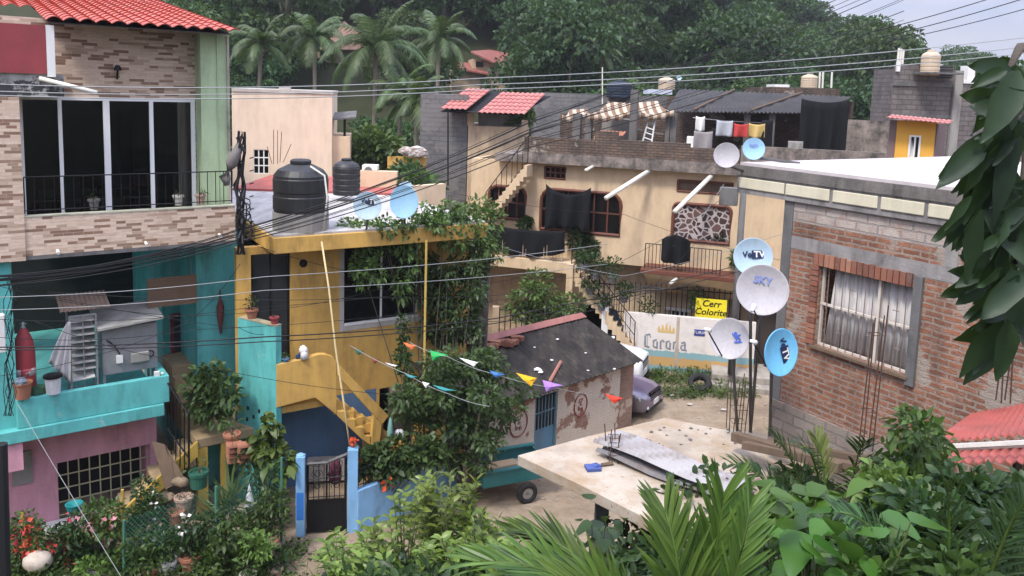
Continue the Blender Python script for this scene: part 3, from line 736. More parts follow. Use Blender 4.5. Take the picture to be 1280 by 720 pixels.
# sloping black railing down the upper flight
ra, rb = P(209, 478, 17.0), P(236, 518, 16.6); ga, gb = P(209, 560, 17.0), P(236, 600, 16.6)
for i in range(6):
    t_ = i / 5; m.tube([ga.lerp(gb, t_), ra.lerp(rb, t_)], .014 if i < 5 else .024, 5)
m.tube([ra, rb], .022, 5); m.tube([P(209, 535, 17), P(236, 573, 16.6)], .018, 5); m.build('railing', M_black, sr)
m = MB(); a = P(192, 560, 16.5); b_ = P(218, 610, 16.4); m.prism([P(190, 552, 16.6), P(206, 556, 16.5), P(222, 604, 16.3), P(207, 612, 16.3)], A.n * -.04); m.prism([P(207, 556, 16.55), P(232, 600, 16.3), P(222, 603, 16.3)], A.n * -.03); m.build('weathered_boards', M_wood, sr)

# ---------------------------------------------------------------- things on the turquoise balcony
def onA(px, py, n): return A.pt(u(px, py, n), z(px, py, n), n)
fl = ZT0 + .02
zc = ZT1
p = A.pt(u(31, 460, -.42), fl, -.42); m = MB()
r_ = thing('gas_cylinder', 'tall dull red gas cylinder at the left end of the turquoise balcony', 'gas cylinder', p)
hh = z(30, 410, -.42) - fl
m.lathe(p, [(.17, 0), (.2, .05), (.2, hh * .72), (.17, hh * .86), (.09, hh * .97), (.05, hh)], 18); m.build('bottle', paint('gas_red', (.34, .045, .055), .5, .15, .4, (.12, .06, .06)), r_, smooth=True)
m = MB(); m.lathe(p, [(.05, hh), (.055, hh + .02), (.03, hh + .05), (.03, hh + .12), (.0, hh + .13)], 10); m.tube([p + Vector((-.07, 0, hh + .09)), p + Vector((.07, 0, hh + .09))], .014, 6); m.build('valve', M_steel, r_, smooth=True)
m = MB(); m.lathe(p, [(.2025, hh * .5), (.203, hh * .58)], 18); m.m = [0] * len(m.f); m.build('white_band', paint('worn_white', (.5, .42, .42), .6, .3, peel=(.34, .045, .055), pamt=.5), r_, smooth=True)
def bucket(name, label, cat, px, py, n, h, r0, r1, mat, lid=None, lidname='lid', group=None, base=None, zz=None):
    q = A.pt(u(px, py, n), zz if zz is not None else z(px, py, n), n); r = thing(name, label, cat, q, group)
    m = MB(); m.lathe(q, [(r0, 0), (r1, h), (r1 + .012, h), (r1 + .012, h - .03), (r1 - .01, h - .03), (r0 - .01, .02)], 18); m.build('tub', mat, r, smooth=False)
    if lid:
        m = MB(); m.lathe(q, [(r1 + .025, h - .02), (r1 + .025, h + .02), (r1 * .8, h + .04), (0, h + .045)], 18); m.build(lidname, lid, r)
    return r, q
M_buck = paint('bucket_white', (.66, .66, .68), .5, .08, .4, (.25, .23, .2), peel=(.12, .12, .15), pamt=.64, sc=5)
bucket('paint_bucket', 'white plastic paint bucket with black lid on the turquoise wall', 'bucket', 67, 494, -.07, .36, .13, .155, M_buck, M_black, zz=zc + .001)
bk, q = bucket('planter_pot', 'brown clay tub holding blue grey scraps at the turquoise balcony corner', 'pot', 29, 500, -.07, .33, .13, .17, M_terra, zz=zc + .001)
m = MB()
for i in range(5): m.ball(q + Vector((rnd.uniform(-.07, .07), rnd.uniform(-.07, .07), .34)), .08, seg=7, rings=5, jit=.25)
m.build('scraps', paint('blue_grey_rag', (.16, .2, .25), .9, .3), bk)
m = MB(); q = A.pt(u(48, 486, -.07), zc + .001, -.22); m.lathe(q, [(.16, 0), (.17, .04), (.15, .13), (.0, .15)], 14); solo('plastic_basin', m, paint('dark_green_plastic', (.03, .09, .05), .5), 'dark green upturned plastic basin between the white bucket and the brown tub', 'basin')
# baker's rack
def rack():
    a, b = u(88, 440, -.45), u(121, 440, -.45); z1 = z(105, 393, -.45); r = thing('tray_rack', 'tall metal tray rack with pale trays standing on the turquoise balcony', 'rack', A.pt((a + b) / 2, fl, -.7))
    m = MB()
    for uu in (a, b):
        for n in (-.45, -.95): m.box(A, uu - .018, uu + .018, fl, z1, n - .018, n + .018)
    for n in (-.45, -.95):
        m.box(A, a + .018, b - .018, z1 - .035, z1, n - .018, n + .018); m.box(A, a + .018, b - .018, fl + .3, fl + .33, n - .018, n + .018)
    m.box(A, (a + b) / 2 - .008, (a + b) / 2 + .008, fl + .33, z1 - .036, -.46, -.444)
    m.build('frame', M_steel, r)
    M_tray = paint('tray', (.5, .49, .46), .5, .15, .4)
    for i in range(8):
        t_ = MB(); q = z1 - .13 - i * .15; t_.box(A, a + .025, b - .025, q - .03, q, -.94, -.47); t_.build('tray', M_tray, r)
    m = MB(); q = z1 - .13 - 8 * .15; m.hexa([A.pt(a + .0, q - .1, -.44), A.pt(b - .05, q - .06, -.4), A.pt(b - .05, q + .02, -.8), A.pt(a, q, -.8)] + [A.pt(a + .0, q - .08, -.44), A.pt(b - .05, q - .04, -.4), A.pt(b - .05, q + .04, -.8), A.pt(a, q + .02, -.8)]); m.build('bent_tray', M_tray, r)
rack()
# draped cloth hanging off the rack
m = MB(); g0 = [(86, 401), (88, 480), (73, 485), (60, 456), (66, 440), (78, 420)]
N = 10; rows = []
for i in range(N + 1):
    t_ = i / N; l = Vector((86 - 26 * min(1, t_ * 1.25), 401 + 62 * t_ * (1 if t_ < .8 else 1), 0)); 
    for j in range(9):
        s_ = j / 8; px = (86 - 25 * t_ ** .8) * (1 - s_) + (88) * s_; py = 401 + (52 + 28 * s_) * t_
        m.v.append(A.pt(u(px, py, -.38), z(px, py, -.38), -.38 + .05 * math.sin(j * 2.4 + t_ * 2) * t_))
for i in range(N):
    for j in range(8):
        a = i * 9 + j; m.f.append([a, a + 9, a + 10, a + 1]); m.m.append(0)
o = solo('hanging_cloth', m, paint('grey_cloth', (.5, .48, .48), .95, .12, .5, (.2, .18, .17)), 'greyish white cloth draped from the tray rack on the turquoise balcony', 'cloth', smooth=True)
o.modifiers.new('thickness', 'SOLIDIFY').thickness = .012
# oven back with hood
def oven():
    a, b = u(128, 440, -.5), u(197, 440, -.5); z1 = z(160, 407, -.5); z0 = z(160, 465, -.5); r = thing('bakery_oven', 'grey metal bakery oven, its back panel with wiring boxes facing out over the balcony', 'oven', A.pt((a + b) / 2, fl, -.9))
    m = MB(); m.box(A, a, b, z0, z1, -1.5, -.5); m.build('body', M_steel, r, bevel=.015)
    for uu in (a + .03, b - .03):
        for n in (-.55, -1.45): m = MB(); m.box(A, uu - .025, uu + .025, fl, z0 - .001, n - .025, n + .025); m.build('leg', M_steel, r)
    m = MB(); q = z1 + .03; m.hexa([A.pt(a - .1, q - .02, -.3), A.pt(b + .1, q + .08, -.3), A.pt(b + .1, q + .2, -1.5), A.pt(a - .1, q + .12, -1.5)] + [A.pt(a - .1, q + .03, -.3), A.pt(b + .1, q + .13, -.3), A.pt(b + .1, q + .25, -1.5), A.pt(a - .1, q + .17, -1.5)]); m.build('hood', paint('grey_hood', (.4, .39, .36), .6, .15, .6), r)
    m = MB(); m.box(A, u(163, 447, -.5), u(186, 447, -.5), z(170, 452, -.5), z(170, 440, -.5), -.499, -.4); m.build('motor_box', M_conc, r, bevel=.02)
    m = MB(); m.box(A, u(145, 447, -.5), u(153, 447, -.5), z(148, 453, -.5), z(148, 444, -.5), -.499, -.43); m.build('socket_box', M_white, r)
    m = MB(); c = onA(188, 442, -.46); pts = [c + A.u * .07 * math.cos(t_ * .6) + Vector((0, 0, .07 * math.sin(t_ * .6))) for t_ in range(11)]; m.tube(pts, .014, 6); m.build('hose', M_black, r); m = MB(); m.tube([onA(150, 443, -.46), onA(143, 432, -.47), onA(133, 425, -.47)], .014, 6); m.build('wiring', M_black, r)
oven()
# corrugated sheet lying over rack and oven
m = MB(); c0 = onA(100, 398, -1.0); wavy(m, A.pt(u(75, 390, -.6), z(105, 391, -.45) + .03, -.55), A.u, (-A.n + Vector((0, 0, .18))).normalized(), .95, .9, .09, .03, .9, 0, 4, thick=.01)
solo('corrugated_sheet', m, M_clay, 'short corrugated sheet lying over the tray rack on the balcony', 'roof sheet')
m = MB(); q = onA(196, 470, -.1); q.z = zc + .001; m.box(Frame(q, A.u), -.05, .05, zc + .001, zc + .09, -.05, .05); m.ball(q + Vector((.1, .06, .03)), .035, seg=8, rings=5); solo('white_box', m, M_white, 'small white box on the right end of the turquoise balcony wall', 'box')
# red hanging ornament on the turquoise wall
m = MB(); c = A.pt(u(275, 395, -1.2), z(275, 418, -1.2), -1.17); hh = z(275, 372, -1.2) - c.z
m.lathe(c, [(.0, 0), (.03, .06), (.05, hh * .25), (.085, hh * .55), (.09, hh * .75), (.05, hh * .9), (.03, hh), (.0, hh + .02)], 10); m.tube([c + Vector((0, 0, hh)), c + Vector((0, 0, hh + .2))], .02, 5)
solo('hanging_ornament', m, paint('faded_red', (.2, .05, .05), .9, .3, .6), 'dark red rolled bundle hanging on the bright turquoise wall', 'ornament', smooth=True)
# pots on the upper railing
def flowerpot(name, label, q, r0, r1, h, mat, plant=None, pl=.2, n=40, seed=0, rim=True, cat='flower pot', group=None, leafL=.09, ar=.4, spread_=1.0, zoff=.0):
    q = Vector(q); r = thing(name, label, cat, q, group)
    m = MB(); pr = [(r0, 0), (r1, h * .8)]
    pr += [(r1 + .02, h * .8), (r1 + .02, h), (r1 - .012, h), (r1 - .02, h * .88), (0, h * .88)] if rim else [(r1, h), (r1 - .015, h), (r1 - .02, h * .9), (0, h * .9)]
    m.lathe(q, pr, 16); m.build('pot', mat, r)
    if plant:
        V, Fq = clump_leaves([((0, 0, h + pl * .45 + zoff), (r1 * 1.1 * spread_, r1 * 1.1 * spread_, pl * .6))], n, leafL, ar, seed, .9, .2, .6, .4, .1)
        mesh_np('foliage', V, Fq, plant, r)
        m = MB(); rr = random.Random(seed)
        for i in range(4): m.tube([q + Vector((0, 0, h * .8)), q + Vector((rr.uniform(-.5, .5) * r1, rr.uniform(-.5, .5) * r1, h + pl * .5))], .008, 4)
        m.build('stem', M_bark, r)
    return r
LF_gar = leafmat('leaf_garden', (.024, .05, .012), (.1, .17, .04), (.26, .33, .08))
LF_lite = leafmat('leaf_light', (.05, .09, .015), (.16, .25, .05), (.36, .42, .11))
LF_dark = leafmat('leaf_dark', (.012, .03, .01), (.045, .09, .025), (.1, .15, .05))
zr_ = z(200, 216.5, -.07)
for i, (px, py, lab, mt) in enumerate(((251, 230, 'round pale pink pot hung on the upper balcony rail beside the green wall', M_clay), (223, 226, 'boxy beige pot on the upper balcony rail in front of the dark glass', M_concp), (117, 230, 'dusty square pot behind the upper balcony rail, left of the sliding door post', M_concd))):
    q = A.pt(u(px, py, -.2), ZP1 + .02, -.24); flowerpot('flower_pot', lab, q, .07, .1, .22, mt, LF_dark, .1, 10, i)
# ---------------------------------------------------------------- the yellow house
M_yel = paint('yellow_paint', (.66, .4, .105), .7, .12, .7, (.2, .12, .05), peel=(.5, .37, .2), pamt=.63, pw=.03)
M_blue = paint('blue_paint', (.11, .2, .33), .75, .12, .5, (.05, .08, .12))
M_lblue = paint('light_blue_paint', (.22, .44, .7), .65, .1, .8, (.12, .2, .3))
M_roofw = paint('whitewashed_roof', (.5, .48, .46), .85, .12, .9, (.16, .15, .14), bump=.3)
Y = frame_px((342, 305), 17.5, (552, 287), 19.7)
yu = lambda px, py, n=0: Y.uv(px, py, n)[0]
yz = lambda px, py, n=0: Y.uv(px, py, n)[1]
YW, YS = -1.0, .1
zr1, zr0 = yz(344, 296), yz(344, 318)
yr = yu(610, 285)
yh = thing('yellow_house', 'ochre yellow house with flat roof, dark windows and a curved outside staircase', 'house', Y.pt(2.5, .1, -4))
m = MB(); m.box(Y, 0, yr, zr0, zr1 - .03, -9, 0); m.build('roof_fascia', M_yel, yh, bevel=.015)
m = MB(); m.box(Y, .04, yr - .04, zr1 - .029, zr1 + .02, -9, -.06); m.build('roof_top', M_roofw, yh)
zdoor = yz(335, 440, YW); u0d, u1d = yu(314, 380, YW), yu(363, 380, YW)
uwA, uwB = yu(430, 350, YW), yu(523, 350, YW); zwA = yz(430, 404, YW)
zgl = yz(394, 499, YW)
m = MB(); wall(m, Y, yu(296, 380, YW), yr, zgl, zr0, YW, .2, [(u0d, u1d, zdoor - .9, yz(335, 318, YW) + .02), (uwA, uwB, zwA, zr0 - .05)]); m.box(Y, yr - .2, yr, zgl, zr0, -9, YW - .201); m.build('upper_wall', M_yel, yh)
m = MB(); m.box(Y, yu(296, 480, YW), yu(470, 520, YW), -.2, zgl - .002, YW - .2, YW); m.build('blue_wall', M_blue, yh)
m = MB(); wall(m, Y, yu(470, 520, YW) + .002, yr, -.2, zgl - .002, YW, .2, [(yu(474, 520, YW), yu(520, 540, YW), .2, 2.3)]); m.build('lower_wall', M_yel, yh)
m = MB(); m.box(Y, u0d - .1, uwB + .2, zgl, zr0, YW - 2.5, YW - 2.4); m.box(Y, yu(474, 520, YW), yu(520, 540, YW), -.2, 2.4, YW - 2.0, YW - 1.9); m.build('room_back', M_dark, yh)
m = MB(); m.box(Y, u0d, u0d + .05, zdoor - .9, yz(335, 318, YW), YW - .12, YW - .06); m.box(Y, u1d - .05, u1d, zdoor - .9, yz(335, 318, YW), YW - .12, YW - .06); m.box(Y, u0d + .45, u0d + .48, zdoor - .9, yz(335, 318, YW), YW - .12, YW - .08)
d_ = m.build('door_frame', M_black, yh)
m = MB(); m.box(Y, u0d + .05, u1d - .05, zdoor - .9, yz(335, 318, YW), YW - .11, YW - .1); m.build('pane', M_glassb, d_)
m = MB(); m.box(Y, uwA, uwB, zwA - .07, zwA, YW - .15, YW + .04); sill = m.build('window_sill', M_white, yh)
m = MB(); um = yu(478, 350, YW); m.box(Y, um - .025, um + .025, zwA, zr0 - .05, YW - .12, YW - .07); m.box(Y, uwA, uwA + .03, zwA, zr0 - .05, YW - .12, YW - .07); m.box(Y, uwB - .03, uwB, zwA, zr0 - .05, YW - .12, YW - .07)
wf = m.build('window_frame', M_alu, yh)
m = MB(); m.box(Y, uwA + .03, um - .026, zwA, zr0 - .06, YW - .105, YW - .095); m.build('pane', M_glass, wf)
m = MB(); m.box(Y, um + .026, uwB - .03, zwA, zr0 - .06, YW - .105, YW - .095); m.build('pane', M_glass, wf)
m = MB(); m.box(Y, uwA - .12, uwB + .1, zwA - .2, zwA - .071, YW + .001, YW + .02); m.box(Y, uwA - .12, uwA - .002, zwA - .07, zr0 - .01, YW + .001, YW + .02); m.build('window_surround', M_concp, yh)
m = MB(); q = Y.pt(yu(379, 329, YW), yz(379, 329, YW), YW + .01); m.ball(q, .1, (1, 1, 1), 10, 6); m.build('wall_light', M_black, yh, smooth=True)
# turquoise half wall at the landing
q1, q2 = Y.pt(yu(300, 450, YW + .05), 4, YW + .05), Y.pt(yu(345, 450, YS), 4, YS); TS = Frame(q1, q2 - q1); tl = (q2 - q1).length if False else (Vector((q2.x, q2.y, 0)) - Vector((q1.x, q1.y, 0))).length
zt_ = TS.uv(322, 403)[1]
m = MB(); wall(m, TS, -.1, tl, 0, zt_, 0, .16, [(TS.uv(a, b)[0] - .05, TS.uv(a, b)[0] + .05, TS.uv(a, b)[1] - .06, TS.uv(a, b)[1] + .06) for a, b in ((310, 510), (324, 514), (309, 524), (317, 521), (331, 519))][:0]); hw = m.build('turquoise_half_wall', M_turq, yh)
m = MB(); m.box(TS, .0, tl, zt_, zt_ + .03, -.17, .01); m.build('half_wall_top', paint('worn_top', (.46, .4, .26), .85, .2, .6), yh)
for a, b in ((310, 510), (324, 514), (309, 524), (317, 521), (331, 519)): m = MB(); uu, zz = TS.uv(a, b); m.box(TS, uu - .035, uu + .035, zz - .045, zz + .045, .001, .004); m.build('vent_hole', M_dark, yh)
# stair: landing parapet, sloping rail, newel and stepped stringer, treads behind
sp = lambda L_: [(yu(a, b, YS), yz(a, b, YS)) for a, b in L_]
m = MB()
m.poly(Y, sp([(345, 510), (394, 497), (421, 519), (420.5, 452), (416, 446), (408, 443), (399, 443), (391, 445), (375, 450), (345, 456)]), YS - .15, YS)
m.poly(Y, sp([(421.3, 469), (478, 531), (486, 520), (421, 453)]), YS - .149, YS - .002)
m.poly(Y, sp([(467, 519), (477.6, 531.2), (474, 562), (464, 558)]), YS - .147, YS - .004)
pb = sp([(421.3, 519.5), (421.3, 504)]); 
stp = [(421.3, 504), (433, 504), (433, 513.5), (444, 513.5), (444, 523.5), (455, 523.5), (455, 534), (464, 534), (464, 556), (452, 549)]
m.poly(Y, sp([(421.3, 519.5), (452, 549), (463.5, 557), (463.5, 545), (455.5, 545), (455.5, 534), (444.5, 534), (444.5, 524), (433.5, 524), (433.5, 514), (421.3, 514)]), YS - .146, YS - .006)
m.build('balustrade', M_yel, yh, bevel=.012)
zl2 = yz(421, 500, YS) ; m = MB(); u1_ = yu(421, 500, YS)
m.box(Y, yu(345, 500, YS), u1_, zl2 - .15, zl2, YW + .002, YS - .151)
nst = 12; du = .24; dz = .205
for i in range(nst): m.box(Y, u1_ + du * i + .002, u1_ + du * (i + 1), zl2 - dz * (i + 1) - .22, zl2 - dz * (i + 1), YW + .25, YS - .155)
m.build('stair_treads', M_yel, yh)
m = MB(); m.box(Y, u1_ + 4 * du, u1_ + 5.3 * du, .0, zl2 - dz * 4.5, YW + .3, YS - .2); m.build('stair_support', M_yel, yh)
# ---------------------------------------------------------------- things on and around it
M_tank = paint('black_tank', (.011, .011, .012), .5, .2, .4, (.06, .06, .06), spec=.5, bump=0)
M_tankb = paint('beige_tank', (.52, .41, .29), .5, .08, .4, (.25, .2, .15), bump=0)
def tank(name, label, q, r, h, mat, plinth=None, ribs=5, ph=.3):
    q = Vector(q); t_ = thing(name, label, 'water tank', q); z0 = 0
    if plinth:
        m = MB(); m.lathe(q, [(r * 1.01, 0), (r * 1.01, ph), (r * .9, ph + .01), (0, ph + .01)], 28); m.build('base', plinth, t_, smooth=False); z0 = ph + .012
    pr = [(r * .97, z0)]
    for i in range(ribs):
        a = z0 + (h * .78 - z0) * (i + .1) / ribs; b_ = z0 + (h * .78 - z0) * (i + .9) / ribs; pr += [(r * .975, a), (r, a + .02), (r, b_ - .02), (r * .975, b_)]
    pr += [(r * .97, h * .79), (r * .82, h * .87), (r * .42, h * .95), (r * .3, h * .95)]
    m = MB(); m.lathe(q, pr, 32); m.build('tank_body', mat, t_, smooth=False)
    m = MB(); m.lathe(q, [(r * .36, h * .951), (r * .38, h * .965), (r * .38, h), (r * .3, h * 1.02), (0, h * 1.03)], 18); m.build('lid', mat, t_)
    return t_
q = Pz(376, 286, zr1 + .02); tk = tank('water_tank', 'big black plastic water tank on a grey plastered base on the yellow house roof', q, .63, 1.6, M_tank, M_conc, ph=.42, ribs=2)
m = MB(); m.tube([q + Vector((.3, -.3, 1.5)), q + Vector((.62, -.3, 1.3)), q + Vector((.68, -.28, .8)), q + Vector((.62, -.36, .05))], .022, 6); m.build('outlet_pipe', M_pvc, tk, smooth=True)
tank('water_tank', 'small black water tank with faded marks on the low red roof', P(433, 243, 23.5), .4, 1.05, M_tank)
# low red roof behind, ledge and air conditioner
rb = thing('low_back_house', 'low cream house behind the black tanks with a flat red painted roof', 'house', P(450, 300, 24)); rb.location.z = 0
Bk = Frame(P(300, 250, 25), P(560, 250, 25) - P(300, 250, 25)); bu = lambda px, py, n=0: Bk.uv(px, py, n)[0]; bz = lambda px, py, n=0: Bk.uv(px, py, n)[1]
M_cream = paint('cream_paint', (.68, .52, .35), .75, .06, .45, (.28, .2, .13))
M_creamd = paint('dull_cream_paint', (.56, .43, .29), .8, .09, .7, (.16, .12, .08))
m = MB(); m.box(Bk, bu(296, 250), bu(490, 250), 0, bz(400, 246), -4, 0); m.build('wall', M_cream, rb)
m = MB(); m.box(Bk, bu(296, 250) - .1, bu(500, 250), bz(400, 246) + .002, bz(400, 238), -4, .1); m.build('red_roof', paint('red_roof_paint', (.42, .11, .09), .85, .2, .8, (.16, .09, .07)), rb)
m = MB(); m.box(Bk, bu(440, 230), bu(489, 230), bz(400, 238) + .003, bz(470, 219), -1.5, -1.2); m.build('roof_ledge', M_cream, rb)
ac = thing('air_conditioner', 'white air conditioner unit standing on the cream ledge by the small black tank', 'air conditioner', Bk.pt(bu(460, 222, -1.3), bz(470, 219) + .003, -1.4))
m = MB(); m.box(Bk, bu(452, 220, -1.3), bu(471, 220, -1.3), bz(470, 219) + .003, bz(460, 207, -1.2), -1.75, -1.35); m.build('body', M_white, ac, bevel=.02)
m = MB(); c = Bk.pt(bu(460, 214, -1.3), bz(460, 213.5, -1.3), -1.348); m.lathe(c, [(.13, 0), (.13, .015), (.1, .02), (0, .02)], 16, Matrix((Bk.u, Vector((0, 0, 1)), Bk.n)).transposed()); m.build('fan_grille', M_concd, ac)
# yellow cable pole hanging in front of the house
m = MB(); m.tube([P(402, 302, 17.6), P(411, 360, 17.4), P(420, 440, 17.1), P(429, 500, 16.9), P(437, 556, 16.65)], .022, 6)
solo('yellow_conduit', m, paint('pale_yellow_pvc', (.62, .5, .26), .5, .08, .2), 'long pale yellow plastic pipe from the roof edge down to the blue gate post', 'pipe', smooth=True)
# pots on the half wall, clothes on the landing
flowerpot('flower_pot', 'terracotta pot with a small plant on the turquoise half wall by the dark door', TS.pt(TS.uv(315, 400, -.08)[0], zt_ + .03, -.08), .09, .13, .22, M_terra, LF_gar, .3, 60, 3)
flowerpot('flower_pot', 'small dark red pot without leaves on the turquoise half wall', TS.pt(TS.uv(345, 407, -.08)[0] - .05, zt_ + .03, -.08), .07, .09, .16, M_red, LF_dark, .05, 4, 4)
zl_ = yz(378, 450, YS)
q = Y.pt(yu(379, 447, YS), zl_ - .02, YS - .07)
cd = thing('draped_statue', 'small bundle with a white cloth over dark blue folds on the yellow landing wall', 'cloth bundle', q)
m = MB(); m.ball(q + Vector((0, 0, .1)), .1, (1, .8, 1), 9, 7, .12); m.ball(q + Vector((-.09, 0, .06)), .07, (1, .8, 1), 8, 6, .1); m.build('dark_cloth', paint('navy_cloth', (.03, .05, .11), .95, .3), cd, smooth=True)
m = MB(); m.ball(q + Vector((.03, -.02, .24)), .1, (1, .8, 1.1), 9, 7, .12); m.lathe(q + Vector((.05, -.02, .04)), [(.1, 0), (.085, .14), (.06, .22)], 9); m.build('white_cloth', M_white, cd, smooth=True)
flowerpot('flower_pot', 'low pot of blue and green scraps at the left of the yellow landing wall', Y.pt(yu(358, 455, YS), yz(358, 454, YS) + .005, YS - .07), .06, .07, .09, M_blue, LF_gar, .12, 30, 5, leafL=.07)

# ---------------------------------------------------------------- blue gate and garden wall
G = frame_px((369, 640), 16.3, (441, 640), 16.5)
gu = lambda px, py, n=0: G.uv(px, py, n)[0]; gz = lambda px, py, n=0: G.uv(px, py, n)[1]
zg = .3
gt = thing('garden_gate', 'black wrought iron gate between two light blue pillars', 'gate', G.pt(gu(405, 690), zg, 0))
m = MB(); m.box(G, gu(369.5, 640), gu(381, 640), zg, gz(375, 572), -.2, 0); m.ball(G.pt(gu(375, 572), gz(375, 572), -.1), .1, (1, 1, .5), 10, 6); p1 = m.build('pillar', M_lblue, gt, bevel=.015)
m = MB(); m.box(G, gu(434, 640), gu(447, 640), zg - .2, gz(440, 563), -.2, 0); m.ball(G.pt(gu(440.5, 563), gz(440, 563), -.1), .1, (1, 1, .4), 10, 6); m.build('pillar', M_lblue, gt, bevel=.015)
m = MB(); m.box(G, gu(370.5, 640), gu(379.5, 640), gz(375, 650), gz(375, 616), .001, .004); m.build('paint_patch', paint('deep_blue', (.04, .17, .52), .6, .1), p1)
g0, g1 = gu(382.5, 640), gu(433, 640); zb = zg + .05; zm = gz(407, 626, -.1) ; ztl, ztr = gz(383, 582, -.1), gz(432, 571, -.1)
m = MB(); m.box(G, g0, g1, zb, zm, -.11, -.09); m.box(G, g0, g1, zm, zm + .04, -.12, -.08); m.box(G, g0, g0 + .04, zb, ztl, -.121, -.081); m.box(G, g1 - .04, g1, zb, ztr, -.121, -.081)
m.box(G, (g0 + g1) / 2 - .02, (g0 + g1) / 2 + .02, zm + .04, ztl, -.119, -.079); m.build('gate_panel', M_black, gt)
m = MB(); railing(m, G, g0 + .04, g1 - .04, zm + .04, ztl, -.1, .1, .009, 0, zm + .04, ztr)
m.tube([G.pt(g0, zm + .5, -.1), G.pt(g1, zm + .55, -.1)], .012, 4)
for cu_ in (g0 + (g1 - g0) * .27, g0 + (g1 - g0) * .75):
    for s_ in (1, -1):
        for cz in (zm + .35, zm + .62, zm + .85):
            pts = []
            for k in range(18):
                a = k * .5; r__ = .03 + .075 * (k / 17); pts.append(G.pt(cu_ + s_ * (.02 + r__ * math.sin(a)), cz + r__ * math.cos(a), -.1))
            m.tube(pts, .006, 4)
m.build('scrollwork', M_black, gt)
m = MB(); m.tube([G.pt(g0, ztl + .04, -.1), G.pt((g0 + g1) / 2, (ztl + ztr) / 2 - .03, -.1), G.pt(g1, ztr + .06, -.1), G.pt(g1 + .12, ztr + .22, -.1)], .035, 6); m.build('top_rail', M_concd, gt)
flowerpot('flower_pot', 'little orange red flower on top of the right blue gate pillar', G.pt(gu(441, 560), gz(440, 563) + .03, -.1), .05, .06, .08, M_terra, leafmat('petal_orange', (.6, .06, .02), (.8, .13, .04), None, .6, .2), .12, 45, 6, leafL=.07, ar=.7)
m = MB()
for i in range(7):
    for j in range(9):
        pass
rr_ = random.Random(3); c = G.pt(gu(418, 590), gz(418, 590, -.3), -.3)
m.ball(c, .2, (.75, .3, 1.35), 12, 9, .16); o = solo('hanging_shirt', m, paint('maroon_cloth', (.12, .03, .05), .95, .4, peel=(.25, .12, .14), pamt=.55, sc=6), 'maroon patterned cloth hanging behind the bars of the gate', 'cloth', smooth=True)
m = MB(); m.box(G, gu(384, 640, -2.5), gu(432, 640, -2.5), zg, gz(400, 575, -2.5), -2.7, -2.5); solo('pale_yard_wall', m, M_concp, 'pale plastered wall seen through the bars of the black gate', 'wall')
GW = frame_px((447.5, 610), 16.5, (566, 574), 18.4); wu = lambda px, py, n=0: GW.uv(px, py, n)[0]; wz = lambda px, py, n=0: GW.uv(px, py, n)[1]
gwl = wu(566, 574); zw_ = wz(500, 594)
gw = thing('garden_wall', 'light blue garden wall with a low black railing, right of the gate', 'wall', GW.pt(gwl / 2, -.1, 0))
m = MB(); m.box(GW, .0, gwl, -.3, zw_, -.15, 0); m.build('wall', M_lblue, gw, bevel=.01)
m = MB(); railing(m, GW, .05, gwl - .2, zw_ + .03, zw_ + .45, -.08, .14, .009); m.build('railing', M_black, gw)
m = MB(); m.box(GW, gwl + .002, gwl + .14, -.3, zw_ + .75, -.15, .01); m.build('end_post', M_lblue, gw)
# clothes by the stair foot
m = MB(); c = Y.pt(yu(488, 540, YS + .2), yz(488, 546, YS + .2), YS + .2); m.lathe(c, [(.0, .5), (.03, .46), (.06, .3), (.09, .05), (.07, 0), (0, .02)], 9); solo('hanging_towel', m, paint('sea_green_cloth', (.2, .4, .36), .95, .15), 'sea green towel hanging by the foot of the yellow stair', 'towel', smooth=True)
m = MB(); c = Y.pt(yu(499, 546, YS + .2), yz(499, 549, YS + .2), YS + .2); m.ball(c + Vector((0, 0, .12)), .14, (1, .5, .95), 10, 7, .15); solo('hanging_shirt', m, paint('white_navy_cloth', (.6, .6, .64), .95, .1, peel=(.03, .05, .14), pamt=.55, sc=5), 'white and navy cloth hanging by the foot of the yellow stair', 'cloth', smooth=True)
# ---------------------------------------------------------------- cream box house
CB = Frame(P(298, 150, 30), P(415, 150, 30.6) - P(298, 150, 30)); cu_ = lambda px, py, n=0: CB.uv(px, py, n)[0]; cz_ = lambda px, py, n=0: CB.uv(px, py, n)[1]
M_peach = paint('peach_paint', (.76, .61, .46), .8, .05, .45, (.4, .3, .21))
h = thing('cream_box_house', 'plain cream box shaped house behind the townhouse with one small barred window', 'house', CB.pt(1.5, 0, -2))
a0, a1 = cu_(290, 150), cu_(415, 150)
wn_ = (cu_(317, 200), cu_(336, 200), cz_(326, 217), cz_(326, 187))
m = MB(); wall(m, CB, a0, a1, 0, cz_(350, 116), 0, .2, [wn_]); m.box(CB, a0, a1, 0, cz_(350, 116) - .01, -5, -.201); m.build('wall', M_peach, h)
m = MB(); m.box(CB, a0, a1 + .04, cz_(350, 116) + .002, cz_(350, 112), -5, .04); m.box(CB, cu_(348, 110), cu_(362, 110), cz_(350, 112) + .002, cz_(350, 108.5), -.6, -.1); m.build('parapet_cap', M_concp, h)
m = MB(); m.box(CB, wn_[0], wn_[1], wn_[2], wn_[3], -.16, -.15); wp = m.build('window_pane', M_glass, h)
m = MB()
for i in range(4): uu = wn_[0] + (wn_[1] - wn_[0]) * i / 3; m.box(CB, uu - .02, uu + .02, wn_[2], wn_[3], -.06, -.02)
for i in range(4): zz = wn_[2] + (wn_[3] - wn_[2]) * i / 3; m.box(CB, wn_[0], wn_[1], zz - .02, zz + .02, -.059, -.019)
m.build('window_bars', M_white, h)
m = MB()
